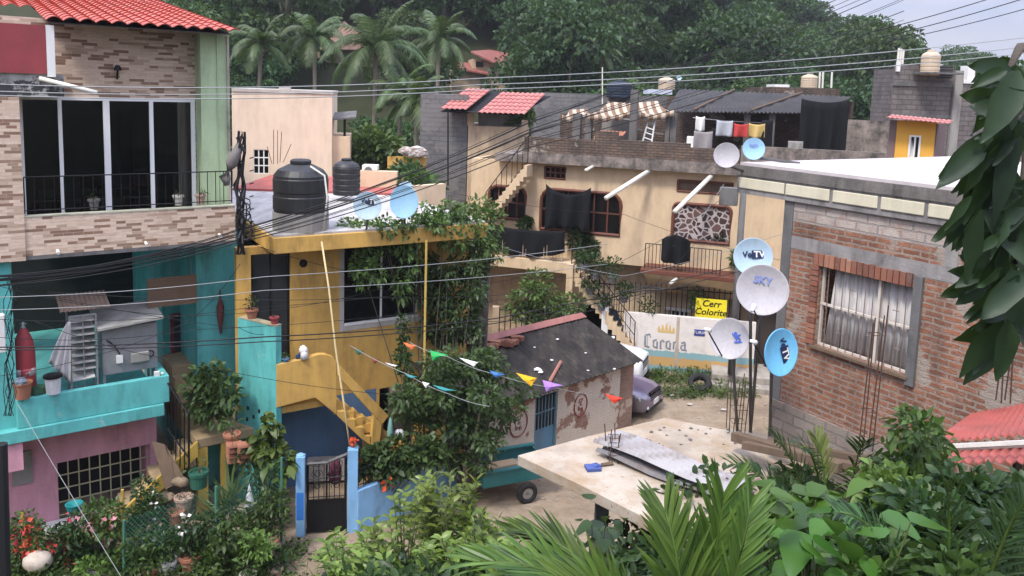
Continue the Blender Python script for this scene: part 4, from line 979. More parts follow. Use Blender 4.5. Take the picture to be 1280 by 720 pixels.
for px, y0, y1, dx in ((342, 162, 205, 0), (347, 163, 205, 0), (352, 165, 203, -2), (364, 180, 203, -10), (334, 183, 205, 6)): m.tube([P(px + dx, y1, 27), P(px, y0, 27)], .012, 4)
solo('rebar_starters', m, paint('rust', (.2, .1, .06), .9, .3), 'thin rusty reinforcing rods sticking up in front of the cream box house', 'rebar')
m = MB(); m.box(CB, a1 + .003, cu_(437, 190), 0, cz_(420, 171), -3, -.3); an = solo('cream_annex', m, M_cream, 'low cream annex joined to the right side of the cream box house', 'annex')
cn = thing('dark_canopy', 'dark lean-to canopy on a post above the cream annex', 'canopy', CB.pt(cu_(432, 170, -1), cz_(420, 171), -1))
m = MB(); m.hexa([CB.pt(cu_(416, 150, -.6), cz_(416, 150, -.6), -.3), CB.pt(cu_(445, 150, -.6), cz_(416, 147, -.6), -.3), CB.pt(cu_(445, 150, -.6), cz_(416, 141, -.6), -2.2), CB.pt(cu_(416, 150, -.6), cz_(416, 144, -.6), -2.2)] + [CB.pt(cu_(416, 150, -.6), cz_(416, 148, -.6), -.3), CB.pt(cu_(445, 150, -.6), cz_(416, 145, -.6), -.3), CB.pt(cu_(445, 150, -.6), cz_(416, 139, -.6), -2.2), CB.pt(cu_(416, 150, -.6), cz_(416, 142, -.6), -2.2)]); m.build('canopy_top', M_concd, cn)
m = MB(); m.tube([CB.pt(cu_(431, 150, -.6), cz_(420, 171), -.5), CB.pt(cu_(431, 150, -.6), cz_(416, 148, -.6), -.5)], .05, 6); m.build('post', M_black, cn)
# yellow wall and clutter in the gap
m = MB(); Q = Frame(P(470, 200, 33), (1, .05, 0)); m.box(Q, Q.uv(484, 220)[0], Q.uv(532, 220)[0], 0, Q.uv(500, 196)[1], -.2, 0); solo('ochre_wall', m, M_yel, 'ochre garden wall in the gap left of the grey block house', 'wall')
m = MB()
for i in range(7): m.ball(P(506 + i * 3.5 + rnd.uniform(-2, 2), 193 - rnd.uniform(0, 6), 32.8), .22, (1.4, .8, .7), 8, 6, .25)
solo('rubbish_pile', m, paint('plastic_scraps', (.5, .48, .46), .7, .2, peel=(.3, .2, .15), pamt=.5, sc=4), 'heap of pale plastic scraps on top of the ochre wall', 'rubbish')
m = MB(); Q2 = Frame(P(470, 260, 22.5), P(590, 232, 25) - P(470, 260, 22.5)); m.box(Q2, Q2.uv(515, 240)[0], Q2.uv(557, 240)[0], 0, Q2.uv(540, 231)[1], -.2, 0); solo('cream_side_wall', m, M_cream, 'long low cream wall right behind the blue dish on the yellow house roof', 'wall')
# ---------------------------------------------------------------- grey block house with tiled awning
M_block = brick('grey_blocks', (.17, .165, .165), (.2, .195, .19), (.14, .135, .13), .4, .2, .012, .5, plaster=(.2, .19, .185), pamt=.52, scol=(.07, .07, .07))
GB = Frame(P(527, 170, 35), P(652, 170, 35) - P(527, 170, 35)); ku = lambda px, py, n=0: GB.uv(px, py, n)[0]; kz = lambda px, py, n=0: GB.uv(px, py, n)[1]
gb = thing('grey_block_house', 'grey block house with a cream front and a red tiled awning on its roof', 'house', GB.pt(1.5, 0, -2))
m = MB(); m.box(GB, ku(525, 170), ku(584, 170), 0, kz(550, 118), -5, 0); m.build('block_wall', M_block, gb)
m = MB(); m.box(GB, ku(584.3, 200), ku(660, 200), 0, kz(620, 158), -4, .05); m.build('cream_wall', M_creamd, gb)
m = MB(); m.box(GB, ku(596, 200), ku(650, 200), kz(620, 158) + .002, kz(620, 141), -3.5, -.5); m.build('upper_wall', M_conc, gb)
m = MB(); m.box(GB, ku(584.3, 150), ku(592, 150), kz(620, 158) + .003, kz(590, 140), -.3, .02); m.build('post', M_creamd, gb); m = MB(); m.box(GB, ku(652, 150), ku(660, 150), kz(620, 158) + .003, kz(655, 150), -.3, .02); m.build('post', M_creamd, gb)
m = MB(); dn_ = Vector((.35, 1, .33)).normalized()
wavy(m, P(549, 137, 34.0), (1, 0, 0.0), dn_, 1.15, 3.0, .22, .06, .5, .03)
m.build('tile_awning', M_tilep, gb)
m = MB(); wavy(m, P(596, 142, 34.0), (1, -.0, .0), dn_, 2.0, 3.0, .22, .06, .5, .03); m.build('tile_awning', M_tilep, gb)
m = MB(); m.hexa([P(551, 140, 34.3), P(648, 144, 34.3), P(688, 121, 37), P(600, 113, 37), P(551, 139, 34.3), P(648, 143, 34.3), P(688, 120, 37), P(600, 112, 37)]); m.build('shade_net', M_dark, gb)
m = MB(); m.tube([P(560, 137, 34.1), P(560, 232, 34.1)], .035, 6); m.tube([P(560, 139, 34.1), P(648, 143, 34.1)], .03, 6); m.build('awning_post', M_black, gb)
M_tiled = tilemat('dull_roof_tile', (.3, .09, .07), (.22, .08, .065))
# houses up the hillside
hh_ = thing('hillside_house', 'yellow walled house with two red roofs among trees on the slope', 'house', P(605, 95, 72))
m = MB(); Hh = Frame(P(565, 95, 72), (1, .15, 0)); hu = lambda px, py: Hh.uv(px, py); 
m.box(Hh, hu(590, 90)[0], hu(632, 90)[0], hu(600, 98)[1] - 3, hu(600, 74)[1], -4, 0); m.box(Hh, hu(565, 90)[0], hu(600, 90)[0], hu(600, 100)[1] - 3, hu(600, 88)[1], -3, .6); m.build('wall', M_creamd, hh_)
m = MB(); a, b_, c, d = P(561, 85, 71), P(611, 94, 71), P(606, 84, 75), P(575, 79, 75); m.prism([a, b_, c, d], (0, 0, .15)); m.build('lower_roof', M_tiled, hh_)
m = MB(); m.prism([P(588, 66, 71.5), P(622, 82, 71.5), P(643, 70, 76), P(612, 64, 76)], (0, 0, .15)); m.build('upper_roof', M_tiled, hh_)
m = MB(); m.box(Hh, hu(595, 80)[0], hu(604, 80)[0], hu(600, 84)[1], hu(600, 77)[1], .001, .05); m.build('window', M_dark, hh_)
hh2 = thing('hillside_house', 'small house with a pointed brown thatched roof behind the tall palms', 'house', P(430, 68, 76))
Hh = Frame(P(430, 68, 76), (1, 0, 0)); m = MB(); m.box(Hh, -2.6, 2.6, Hh.uv(430, 62)[1] - 4, Hh.uv(430, 60)[1], -4, 0); m.build('wall', M_creamd, hh2)
m = MB(); ap = P(430, 26, 78); bs = [P(402, 62, 74.5), P(472, 62, 74.5), P(468, 58, 81), P(406, 58, 81)]; m.add(bs + [ap], [(0, 1, 4), (1, 2, 4), (2, 3, 4), (3, 0, 4), (3, 2, 1, 0)]); m.build('thatched_roof', paint('thatch', (.26, .16, .12), .95, .3, .5, sc=1.2), hh2)
hh3 = thing('hillside_house', 'tiny pale pink house high up the hill near the skyline', 'house', P(970, 42, 108))
Hh = Frame(P(970, 42, 108), (1, 0, 0)); m = MB(); m.box(Hh, -1.6, 1.6, Hh.uv(970, 44)[1] - 4, Hh.uv(970, 36)[1], -3, 0); m.build('wall', M_peach, hh3)
m = MB(); z0 = Hh.uv(970, 36)[1]; m.prism([Hh.pt(-2, z0, .4), Hh.pt(2, z0, .4), Hh.pt(0, z0 + .9, .4)], (0, 4, 0)); m.build('roof', M_tilep, hh3)
# ---------------------------------------------------------------- the big cream house in the middle
C = frame_px((655, 188), 32, (920, 208), 29.2)
cu = lambda px, py, n=0: C.uv(px, py, n)[0]; cz = lambda px, py, n=0: C.uv(px, py, n)[1]
ch = thing('cream_house', 'big two storey cream house with arched brown windows and a mouldy brick roof parapet', 'house', C.pt(4, -.1, -5))
U0, U1 = cu(588, 260), cu(990, 260)
zf = cz(660, 318)                             # upper floor level
zpb = cz(660, 203, .4); zpt = cz(660, 170, .4)
M_house = paint('house_cream', (.62, .47, .3), .8, .08, .6, (.3, .21, .14))
M_frame = paint('brown_frame', (.14, .048, .03), .6, .15, .2)
M_mould = paint('mouldy_wall', (.3, .25, .215), .95, .25, 1.0, (.035, .033, .03), peel=(.075, .068, .062), pamt=.42, pw=.22, bump=.6, sc=1.5)
M_mbrick = brick('mouldy_brick', (.14, .1, .078), (.21, .135, .095), (.085, .075, .065), .3, .1, .02, .8, plaster=(.3, .26, .22), pamt=.58, scol=(.03, .03, .03))
def rrect(px0, py0, px1, py1, cut=.28, n=6, arch=True):
    a, b = cu(px0, (py0 + py1) / 2), cu(px1, (py0 + py1) / 2); z0, z1 = cz((px0 + px1) / 2, py1), cz((px0 + px1) / 2, py0); r = min(cut * (z1 - z0), (b - a) * .45)
    return a, b, z0, z1, r
wins = {'left': rrect(611, 233, 657, 273), 'mid': rrect(676, 239, 776, 290), 'right': rrect(841, 256, 913, 302, .15), 'high': rrect(681, 209, 707, 223, 0), 'vent': rrect(847, 227, 916, 241, 0)}
gl_w = rrect(830, 388, 862, 412, 0)
m = MB(); hol = [v[:4] for v in wins.values()]
zlow = zf - .22
wall(m, C, U0, U1, zf, zpb, 0, .22, hol)
m.box(C, U0, U0 + .2, -.2, zpb, -8, -.221); m.box(C, U1 - .2, U1, -.2, zpb, -8, -.221)
m.build('upper_wall', M_house, ch)
for k, (a, b, z0, z1, r) in wins.items():
    if r > .05:                               # rounded top corners filled in
        m = MB()
        for c0, sg in ((a, 1), (b, -1)):
            pts = [(c0, z1)] + [(c0 + sg * (r - r * math.cos(t_ * math.pi / 12)), z1 - r + r * math.sin(t_ * math.pi / 12)) for t_ in range(7)]
            m.poly(C, pts if sg > 0 else pts[::-1], -.2, -.002)
        m.build('arch_spandrel', M_house, ch)
    wf = MB(); path = [C.pt(a, z0, .01), C.pt(a, z1 - r, .01)] + ([C.pt(a + r - r * math.cos(t_ * math.pi / 10), z1 - r + r * math.sin(t_ * math.pi / 10), .01) for t_ in range(1, 6)] if r > .05 else [C.pt(a, z1, .01)])
    path += ([C.pt(b - r + r * math.sin(t_ * math.pi / 10), z1 - r + r * math.cos(t_ * math.pi / 10), .01) for t_ in range(0, 5)] if r > .05 else [C.pt(b, z1, .01)]) + [C.pt(b, z1 - r, .01), C.pt(b, z0, .01), C.pt(a, z0, .01)]
    wf.tube(path, .07 if r > .05 else .04, 6)
    nd = {'left': 4, 'mid': 6, 'high': 4, 'vent': 1, 'right': 1}[k]
    if k in ('left', 'mid', 'high'):
        for i in range(1, nd): uu = a + (b - a) * i / nd; wf.box(C, uu - .025, uu + .025, z0, z1 - .02, -.12, -.06)
        wf.box(C, a, b, (z0 + z1) / 2 - .025, (z0 + z1) / 2 + .025, -.119, -.061)
    fo = wf.build('window_frame', M_frame, ch)
    if k == 'right':
        t = NT('stone_slices'); bb = t.bsdf(.85, .2); vx = t.n('ShaderNodeTexVoronoi', feature='DISTANCE_TO_EDGE'); vx.inputs['Scale'].default_value = 4.2; t.l(t.uv(), vx.inputs['Vector'])
        vc = t.n('ShaderNodeTexVoronoi'); vc.inputs['Scale'].default_value = 4.2; t.l(t.uv(), vc.inputs['Vector'])
        t.l(t.mix(t.ramp(vx.outputs[0], (.07, 0), (.1, 1)), (.4, .35, .33), t.mix(t.ramp(vc.outputs['Color'], (.3, 0), (.7, 1)), (.04, .025, .025), (.12, .07, .06))), bb.inputs['Base Color']); t.bump(vx.outputs[0], .5, .03)
        m = MB(); m.box(C, a, b, z0, z1, -.15, -.04); m.build('stone_panel', t.m, fo)
    else:
        m = MB(); m.box(C, a, b, z0, z1, -.16, -.13); m.build('pane', M_glass if k != 'vent' else M_wood, fo)
# roof slab and mouldy brick parapet
m = MB(); m.box(C, U0 + 1.2, U1, zpb + .002, zpb + .3, -9, .45); m.build('roof_slab', M_mould, ch)
m = MB(); ua = cu(655, 188, .4)
for a, b, h0 in ((655, 742, 0), (742.5, 771, .32), (771.5, 862, .02), (862.5, 925, -.12)):
    m.box(C, cu(a, 190, .4), cu(b, 195, .4), zpb + .302, zpt + h0 * 1.0 - (.02 if h0 == 0 else 0), .2, .4)
m.build('roof_parapet', M_mbrick, ch)
m = MB(); m.box(C, ua, cu(925, 200, .4), zpb + .303, zpb + .42, .401, .43); m.build('parapet_band', M_mould, ch)
# lower storey
glo = (cu(618, 380), cu(706, 380), 0, zlow - .45); ggate = (cu(722, 400), cu(752, 400), 0, cz(735, 383))
m = MB(); wall(m, C, U0, U1, -.2, zf - .002, -.9, .2, [(cu(833, 398, -.9), cu(860, 398, -.9), cz(845, 412, -.9), cz(845, 388, -.9)), (cu(722, 400, -.9), cu(752, 400, -.9), cz(737, 412, -.9), cz(737, 381, -.9))]); m.build('lower_wall', M_creamd, ch)
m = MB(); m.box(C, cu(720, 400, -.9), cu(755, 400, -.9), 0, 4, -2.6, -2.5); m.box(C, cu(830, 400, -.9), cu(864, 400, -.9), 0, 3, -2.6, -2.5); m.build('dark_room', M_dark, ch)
lw = MB(); a, b, z0, z1 = cu(833, 398, -.9), cu(860, 398, -.9), cz(845, 412, -.9), cz(845, 388, -.9)
for i in range(6): uu = a + (b - a) * i / 5; lw.box(C, uu - .03, uu + .03, z0, z1, -1.0, -.92)
lw.box(C, a - .08, b + .08, z1, z1 + .1, -.899, -.82); lw.build('window_frame', M_white, ch)
# left balcony
b0, b1 = cu(606, 320, .7), cu(716, 322, .7)
m = MB(); m.box(C, b0, b1, zf - .42, zf + .02, .001, .9); m.build('balcony_slab', M_house, ch, bevel=.02)
m = MB(); railing(m, C, b0 + .05, b1 - .4, zf + .05, zf + .95, .82, .12, .012); m.build('balcony_railing', M_creamd, ch)
# right balcony with sloping underside
r0, r1 = cu(805, 330, .9), cu(985, 340, .9)
m = MB(); m.hexa([C.pt(r0 + .2, zf - .9, .001), C.pt(r1, zf - .9, .001), C.pt(r1, zf - .9, -.1), C.pt(r0 + .2, zf - .9, -.1), C.pt(r0, zf - .0, 1.1), C.pt(r1, zf - .0, 1.1), C.pt(r1, zf - .0, -.1), C.pt(r0, zf - .0, -.1)]); m.build('balcony_underside', M_house, ch)
m = MB(); m.box(C, r0 - .08, r1, zf + .002, zf + .16, .001, 1.2); m.build('balcony_edge', M_frame, ch, bevel=.02)
m = MB(); railing(m, C, r0 + .05, cu(902, 310, 1.05), zf + .18, zf + 1.1, 1.05, .13, .012); m.build('balcony_railing', M_black, ch)
# upper stair to the roof, left
u0s, z0s = C.uv(606, 272, 1.0); u1s, z1s = C.uv(659, 207, 1.0)
m = MB(); n_ = 12
for i in range(n_):
    t0 = i / n_; uu0 = u0s + (u1s - u0s) * t0; uu1 = u0s + (u1s - u0s) * (t0 + 1 / n_); zz = z0s + (z1s - z0s) * (t0 + 1 / n_); m.box(C, uu0, uu1 - .002, zz - .45, zz, .25, 1.0)
m.build('roof_stair', M_house, ch)
m = MB(); railing(m, C, u0s, u1s, z0s + .1, z0s + 1.0, .95, .2, .013, 0, z1s + .1, z1s + 1.15); m.build('stair_railing', M_black, ch)
m = MB(); m.box(C, u0s - 1.6, u0s, zf, z0s - .1, .3, 1.0); m.build('stair_landing', M_creamd, ch)
# middle stair going down right, with its railing
u0m, z0m = C.uv(714, 335, 1.9); u1m, z1m = C.uv(792, 436, 1.9)
m = MB(); n_ = 15
for i in range(n_):
    t0 = i / n_; uu0 = u0m + (u1m - u0m) * t0; uu1 = u0m + (u1m - u0m) * (t0 + 1 / n_); zz = z0m + (z1m - z0m) * t0
    m.box(C, uu0, uu1 - .002, zz - .5, zz, .95, 1.9)
m.build('yard_stair', M_house, ch)
m = MB(); railing(m, C, u0m, u1m, z0m + .05, z0m + 1.0, 1.86, .17, .013, 0, z1m + .05, z1m + 1.0); m.tube([C.pt(u0m, z0m + .5, 1.86), C.pt(u1m, z1m + .5, 1.86)], .015, 4); m.build('stair_railing', M_black, ch)
m = MB(); m.box(C, cu(708, 360, 1.95), cu(716, 360, 1.95), -.2, cz(712, 330, 1.95), 1.8, 2.05); m.build('stair_post', M_house, ch)
# drain pipes sticking out of the roof edge
for i, (x0, y0, x1, y1, n1, lab) in enumerate(((812, 213, 757, 248, 2.2, 'longest white drain pipe, sticking out over the draped arched window'), (890, 219, 843, 265, 2.2, 'white drain pipe sticking out above the stone patterned window panel'), (743, 207, 732, 213, .9, 'short white drain spout under the brick parapet, left of the long pipes'), (848, 347, 838, 354, 2.0, 'stubby white drain spout under the right balcony'))):
    q0 = C.pt(cu(x0, y0, .3 if i < 3 else .9), cz(x0, y0, .3 if i < 3 else .9), .3 if i < 3 else .9); q1 = C.pt(cu(x1, y1, n1), cz(x1, y1, n1), n1)
    m = MB(); m.tube([q0, q1], .085 if i < 2 else .06, 10); solo('drain_pipe', m, M_pvc, lab, 'drain pipe', smooth=True)
# black cloths
M_cloth = paint('black_cloth', (.007, .0075, .009), .95, .3, 0, bump=.3)
def hung(name, fr, a, b, z0, z1, n, mat, label, cat, wav=.05, fr2=3.0, sagt=0.0, sagb=0.0, group=None, thick=.015, nu=14, nv=8, seed=0):
    m = MB(); rs = random.Random(seed); ph = rs.uniform(0, 6)
    for j in range(nv + 1):
        for i in range(nu + 1):
            s_ = i / nu; t_ = j / nv; zz = (z1 - sagt * 4 * s_ * (1 - s_)) * (1 - t_) + (z0 - sagb * 4 * s_ * (1 - s_)) * t_
            m.v.append(fr.pt(a + (b - a) * s_, zz, n + wav * math.sin(s_ * fr2 * 6.28 + ph + t_) * (.25 + t_)))
    for j in range(nv):
        for i in range(nu): k = j * (nu + 1) + i; m.f.append([k, k + nu + 1, k + nu + 2, k + 1]); m.m.append(0)
    o = solo(name, m, mat, label, cat, group, smooth=True); s_ = o.modifiers.new('thickness', 'SOLIDIFY'); s_.thickness = thick; return o
hung('shade_cloth', C, cu(681, 260, .5), cu(738, 260, .5), cz(708, 289, .5), cz(708, 232, .5), .5, M_cloth, 'black shade cloth draped in front of the wide arched window', 'cloth', .2, 2.6, sagt=.34, sagb=-.12, nu=30)
hung('shade_cloth', C, b0 + .05, b1 - .3, cz(655, 311, .9), cz(655, 284, .9), .9, M_cloth, 'black netting tied along the left balcony railing', 'cloth', .1, 3.7, sagt=.1, sagb=.3, nu=30)
hung('shade_cloth', C, cu(826, 312, 1.2), cu(862, 312, 1.2), cz(843, 327, 1.2), cz(843, 301, 1.2), 1.12, M_cloth, 'black cloth thrown over the right balcony railing', 'cloth', .12, 2, sagt=-.2, sagb=.12, nu=24)
# corner strip seen behind the brick house: pale wall
# ---------------------------------------------------------------- roof terrace
zd = zpb + .3
def Ct(px, py, d): return P(px, py, d)
M_post = paint('terrace_post', (.15, .14, .13), .95, .2, .7, (.04, .04, .04))
tr = thing('roof_shed', 'low dark lean-to with a black corrugated roof on the cream house terrace', 'shed', P(945, 190, 35))
tr.location.z = zd
m = MB(); up = (P(890, 112, 40) - P(835, 139, 33.5)); M_blackroof = paint('black_roof_sheet', (.045, .043, .045), .85, .35, .6, (.12, .11, .1), sc=.9)
c1, c2, c3, c4 = P(832, 139, 33.2), P(1012, 141, 32.2), P(1066, 121, 36), P(850, 111, 39)
def sheet(m, c1, c2, c3, c4, nw, amp, ns=1, drop=.02):
    k = len(m.v)
    for j in range(ns + 1):
        t_ = j / ns; a, b = c1.lerp(c4, t_), c2.lerp(c3, t_)
        for i in range(nw * 4 + 1): m.v.append(a.lerp(b, i / (nw * 4)) + Vector((0, 0, amp * math.sin(i * math.pi / 2) )))
    n = nw * 4 + 1
    for j in range(ns):
        for i in range(n - 1): q = k + j * n + i; m.f.append([q, q + 1, q + 1 + n, q + n]); m.m.append(0)
sheet(m, c1, c2, c3, c4, 36, .035, 3); o = m.build('shed_roof', M_blackroof, tr); o.modifiers.new('thickness', 'SOLIDIFY').thickness = .03
m = MB()
for a, b_ in ((c1.lerp(c2, .2), c4.lerp(c3, .33)), (c1.lerp(c2, .6), c4.lerp(c3, .72))): m.tube([a + Vector((0, 0, .09)), b_ + Vector((0, 0, .09))], .05, 5)
m.build('roof_pole', M_wood, tr)
for px, d in ((843, 33.0), (935, 33), (966, 32.8)):
    m = MB(); q = P(px, 140, d); m.box(Frame(q, C.u), -.12, .12, zd, q.z - .05, -.12, .12); m.build('post', M_post, tr)
m = MB(); a, b_ = P(830, 190, 38), P(1062, 190, 36); Bf = Frame(a, b_ - a); m.box(Bf, 0, (b_ - a).length, zd, P(900, 122, 38).z, -.2, 0); m.build('back_wall', M_mbrick, tr)
Tf = Frame(P(860, 160, 33.4), C.u); tu = lambda px, py: Tf.uv(px, py)
hung('net_screen', Tf, tu(1000, 150)[0], tu(1060, 150)[0], zd, tu(1030, 124)[1], .0, M_cloth, 'black mesh screen closing the right end of the roof shed', 'screen', .14, 3.6, sagt=.12, sagb=-.1, nu=30)
hung('hanging_sack', Tf, tu(952, 165)[0], tu(966, 165)[0], zd + .1, tu(958, 150)[1], .25, M_cloth, 'dark bag hanging from the roof shed right of the yellow towel', 'bag', .05, 1)
hung('plastic_sheet', Tf, tu(985, 180)[0], tu(1004, 180)[0], tu(990, 192)[1], tu(990, 176)[1], .2, M_conc, 'grey scrap of sheet at the foot of the black mesh screen', 'sheet', .06, 2)
m = MB(); m.tube([P(866, 147, 33.1), P(905, 151, 33.05), P(960, 154, 33.0)], .012, 4); solo('clothes_line', m, M_white, 'white clothes line under the black shed roof', 'clothes line')
for nm, x0, x1, y0, y1, mt, lab in (('shirt', 871.5, 882.5, 145, 163, M_white, 'white shirt, first on the clothes line under the black shed roof'),
        ('towel', 870, 893, 163, 187, paint('grey_towel', (.25, .23, .23), .95, .1), 'grey cloth hung low on the brick parapet under the clothes line'),
        ('towel', 897, 917.5, 150, 170, paint('pale_grey_towel', (.36, .37, .4), .95, .1), 'pale blue grey towel on the clothes line, left of the red one'),
        ('towel', 918, 936, 154, 171, paint('red_towel', (.42, .05, .045), .95, .12), 'red towel on the clothes line'),
        ('towel', 937, 957, 154, 171, paint('yellow_towel', (.5, .36, .13), .95, .12), 'mustard yellow towel, last on the clothes line')):
    hung(nm, Tf, tu(x0, y0)[0], tu(x1, y0)[0], tu((x0 + x1) / 2, y1)[1], tu((x0 + x1) / 2, y0)[1], .55 if y0 > 160 else .32, mt, lab, 'laundry', .09, 1.3, sagt=.05, sagb=.04 * (int(x0) % 3), seed=int(x0))
# striped canopy
t = NT('striped_canvas'); b = t.bsdf(.9, .1); wv = t.n('ShaderNodeTexWave'); wv.inputs['Scale'].default_value = .95; t.l(t.tc('Object'), wv.inputs[0]); t.l(t.ramp(wv.outputs['Fac'], (.44, (.44, .37, .29)), (.56, (.2, .125, .08))), b.inputs['Base Color'])
def canopy(px0, py0, px1, py1, pxb0, pyb0, pxb1, pyb1, d0, d1, lab):
    m = MB(); a, b_, c, d = P(px0, py0, d0), P(px1, py1, d0), P(pxb1, pyb1, d1), P(pxb0, pyb0, d1)
    for j in range(9):
        for i in range(13):
            s_, t_ = i / 12, j / 8; p = a.lerp(b_, s_).lerp(d.lerp(c, s_), t_); p.z -= .35 * 4 * t_ * (1 - t_) * .5 + .18 * 4 * s_ * (1 - s_) * (1 - t_) ; m.v.append(p)
    for j in range(8):
        for i in range(12): k = j * 13 + i; m.f.append([k, k + 1, k + 14, k + 13]); m.m.append(0)
    for i in range(13):                       # valance
        m.v.append(m.v[i] + Vector((0, 0, -.22 - .04 * math.sin(i * 1.7))))
    for i in range(12): m.f.append([117 + i, 118 + i, i + 1, i]); m.m.append(0)
    o = solo('striped_canopy', m, t.m, lab, 'canopy', smooth=True); o.modifiers.new('thickness', 'SOLIDIFY').thickness = .02
canopy(734, 141, 793, 137, 760, 127, 790, 129, 32.6, 34.5, 'left brown and cream striped canvas canopy sagging over the roof terrace')
canopy(796, 138, 843, 137, 798, 128, 822, 126, 32.6, 34.5, 'right brown and cream striped canvas canopy beside the ladder')
canopy(703, 143, 733, 140, 712, 137, 735, 136, 33.6, 35, 'small low striped canopy at the left end of the roof terrace')
tp = thing('terrace_room', 'small unfinished block room with posts under the striped canopies on the roof', 'shed', P(770, 180, 34)); tp.location.z = zd
m = MB(); Rf = Frame(P(700, 180, 36), P(845, 180, 35.5) - P(700, 180, 36)); ru = lambda px, py: Rf.uv(px, py)
m.box(Rf, ru(700, 160)[0], ru(845, 160)[0], zd, ru(770, 144)[1], -.2, 0); m.build('back_wall', M_mbrick, tp)
m = MB(); m.box(Rf, ru(752, 160)[0], ru(790, 160)[0], zd, ru(770, 148)[1], .002, .9); m.build('plastered_wall', M_conc, tp)
for px, wd, d, top in ((737, 8, 33, 142), (794, 9, 32.4, 112), (836, 5, 33, 139), (722, 10, 33.5, 142)):
    m = MB(); q = P(px, top, d); m.box(Frame(q, C.u), -wd * d / F / 2, wd * d / F / 2, zd, q.z, -.14, .14); m.build('post', M_post, tp)
m = MB(); Pk = Frame(P(742, 180, 32.2), C.u); m.box(Pk, 0, Pk.uv(771, 180)[0], zd, Pk.uv(755, 171)[1], -.5, 0); m.build('clay_box', M_clay, tp)
m = MB(); wavy(m, P(744, 169, 32.1), C.u, (-C.n + Vector((0, 0, .2))).normalized(), 1.1, .7, .16, .05, .7, 0, 6); m.build('tile_cover', M_terra, tp)
m = MB(); la, lb = P(803, 178, 32.6), P(813, 141, 33.0); lc, ld = P(814, 182, 32.5), P(820, 143, 32.9)
m.tube([la, lb], .035, 6); m.tube([lc, ld], .035, 6)
for i in range(1, 6): t_ = i / 6; m.tube([la.lerp(lb, t_), lc.lerp(ld, t_)], .025, 5)
solo('ladder', m, paint('aluminium', (.5, .52, .53), .4, .05, 0, metal=.3, bump=0), 'grey metal ladder leaning under the right striped canopy', 'ladder')
m = MB(); m.tube([P(790, 160, 33.4), P(840, 170, 33)], .03, 6); solo('plank_bar', m, M_concp, 'pale diagonal pole across the block room beside the ladder', 'pole')
m = MB(); m.tube([P(753, 130, 35), P(753, 84, 35)], .025, 5); solo('antenna_mast', m, M_pvc, 'thin white mast rising above the striped canopies', 'mast')
q = P(862, 186, 32.7); q.z = zd
q = P(863, 183, 32.9); tw = thing('toilet_bowl', 'white toilet standing on the roof terrace left of the grey cloth', 'toilet', (q.x, q.y, zd))
m = MB(); b_ = Vector((q.x, q.y, zd)); m.lathe(b_, [(.12, 0), (.1, .2), (.2, .4), (.18, .42), (.12, .3), (0, .25)], 14); m.build('bowl', M_white, tw, smooth=True)
m = MB(); m.box(Frame(b_ + Vector((.1, .25, 0)), C.u), -.2, .2, zd + .4, zd + .85, -.1, .1); m.build('cistern', M_white, tw, bevel=.03)
m = MB(); zz = P(800, 118, 42); Lb = Frame(P(690, 150, 42), (1, 0, 0)); m.box(Lb, Lb.uv(668, 140)[0], Lb.uv(870, 140)[0], 0, Lb.uv(760, 118)[1], -6, 0); rbk = solo('grey_back_building', m, M_block, 'dull grey block building in the second row behind the striped canopies', 'building')
m = MB(); m.box(Lb, Lb.uv(812, 110)[0], Lb.uv(842, 110)[0], Lb.uv(830, 118)[1] + .002, Lb.uv(830, 112)[1], -2, -.3); solo('blue_tarp', m, paint('white_blue_tarp', (.5, .54, .62), .6, .1, peel=(.1, .18, .4), pamt=.62), 'whitish and blue tarpaulin bundle under the left beige tank', 'tarpaulin')
tank('water_tank', 'beige water tank at the left, on the grey building behind the canopies', P(833, 112, 41), .42, .62, M_tankb)
tank('water_tank', 'dark tank on the grey building right of the thin white mast', P(774, 122, 41.5), .68, .85, paint('blue_black_tank', (.02, .03, .05), .5, .2))
m = MB(); Rb = Frame(P(930, 130, 42), (1, 0, 0)); m.box(Rb, Rb.uv(965, 120)[0], Rb.uv(1050, 120)[0], 0, Rb.uv(1000, 109.5)[1], -5, 0); solo('low_brown_building', m, M_mbrick, 'low brownish block building behind the black shed roof', 'building')
m = MB(); m.box(Rb, Rb.uv(972, 120)[0], Rb.uv(990, 120)[0], Rb.uv(1000, 109.5)[1] + .002, Rb.uv(1000, 106)[1], -2, -.5); solo('white_slab', m, M_white, 'small white slab on the low brownish building, left of a beige tank', 'slab')
tank('water_tank', 'beige water tank in the middle, behind the black shed roof', P(1011, 110, 42.5), .42, .72, M_tankb)
for i, px in enumerate((1024, 1028, 1039)):
    m = MB(); m.tube([P(px, 110, 42.3), P(px + 1, 90, 42.3)], .05, 6); solo('vent_pipe', m, M_pvc, ('thin white pipe standing right beside the middle beige tank', 'second thin white pipe from the middle beige tank', 'thin white pipe standing apart at the right end of the brown building')[i], 'pipe')
m = MB(); wf_ = Frame(P(1040, 160, 34), P(1112, 160, 33) - P(1040, 160, 34)); m.box(wf_, 0, 2.6, 0, wf_.uv(1070, 150)[1], -.2, 0); solo('mouldy_wall', m, M_mould, 'mouldy grey wall between the roof shed and the orange room', 'wall')
m = MB(); m.box(C, cu(925, 200, .4) + .003, cu(1115, 200, .4), zpb + .35, cz(1000, 186, .4), .1, .3); solo('mouldy_parapet', m, M_mould, 'long mouldy parapet wall behind the white flat roof', 'wall')

# ---------------------------------------------------------------- street level in front of it
K = frame_px((780, 390), 28.8, (942, 407), 27.9); gk = lambda px, py, n=0: K.uv(px, py, n)[0]; hk = lambda px, py, n=0: K.uv(px, py, n)[1]
kw = thing('painted_wall', 'whitewashed street wall painted with a faded beer name over blue and ochre bands', 'wall', K.pt(2.3, -.1, 0))
ka, kb = gk(780, 400), gk(945, 410); kt = hk(800, 392)
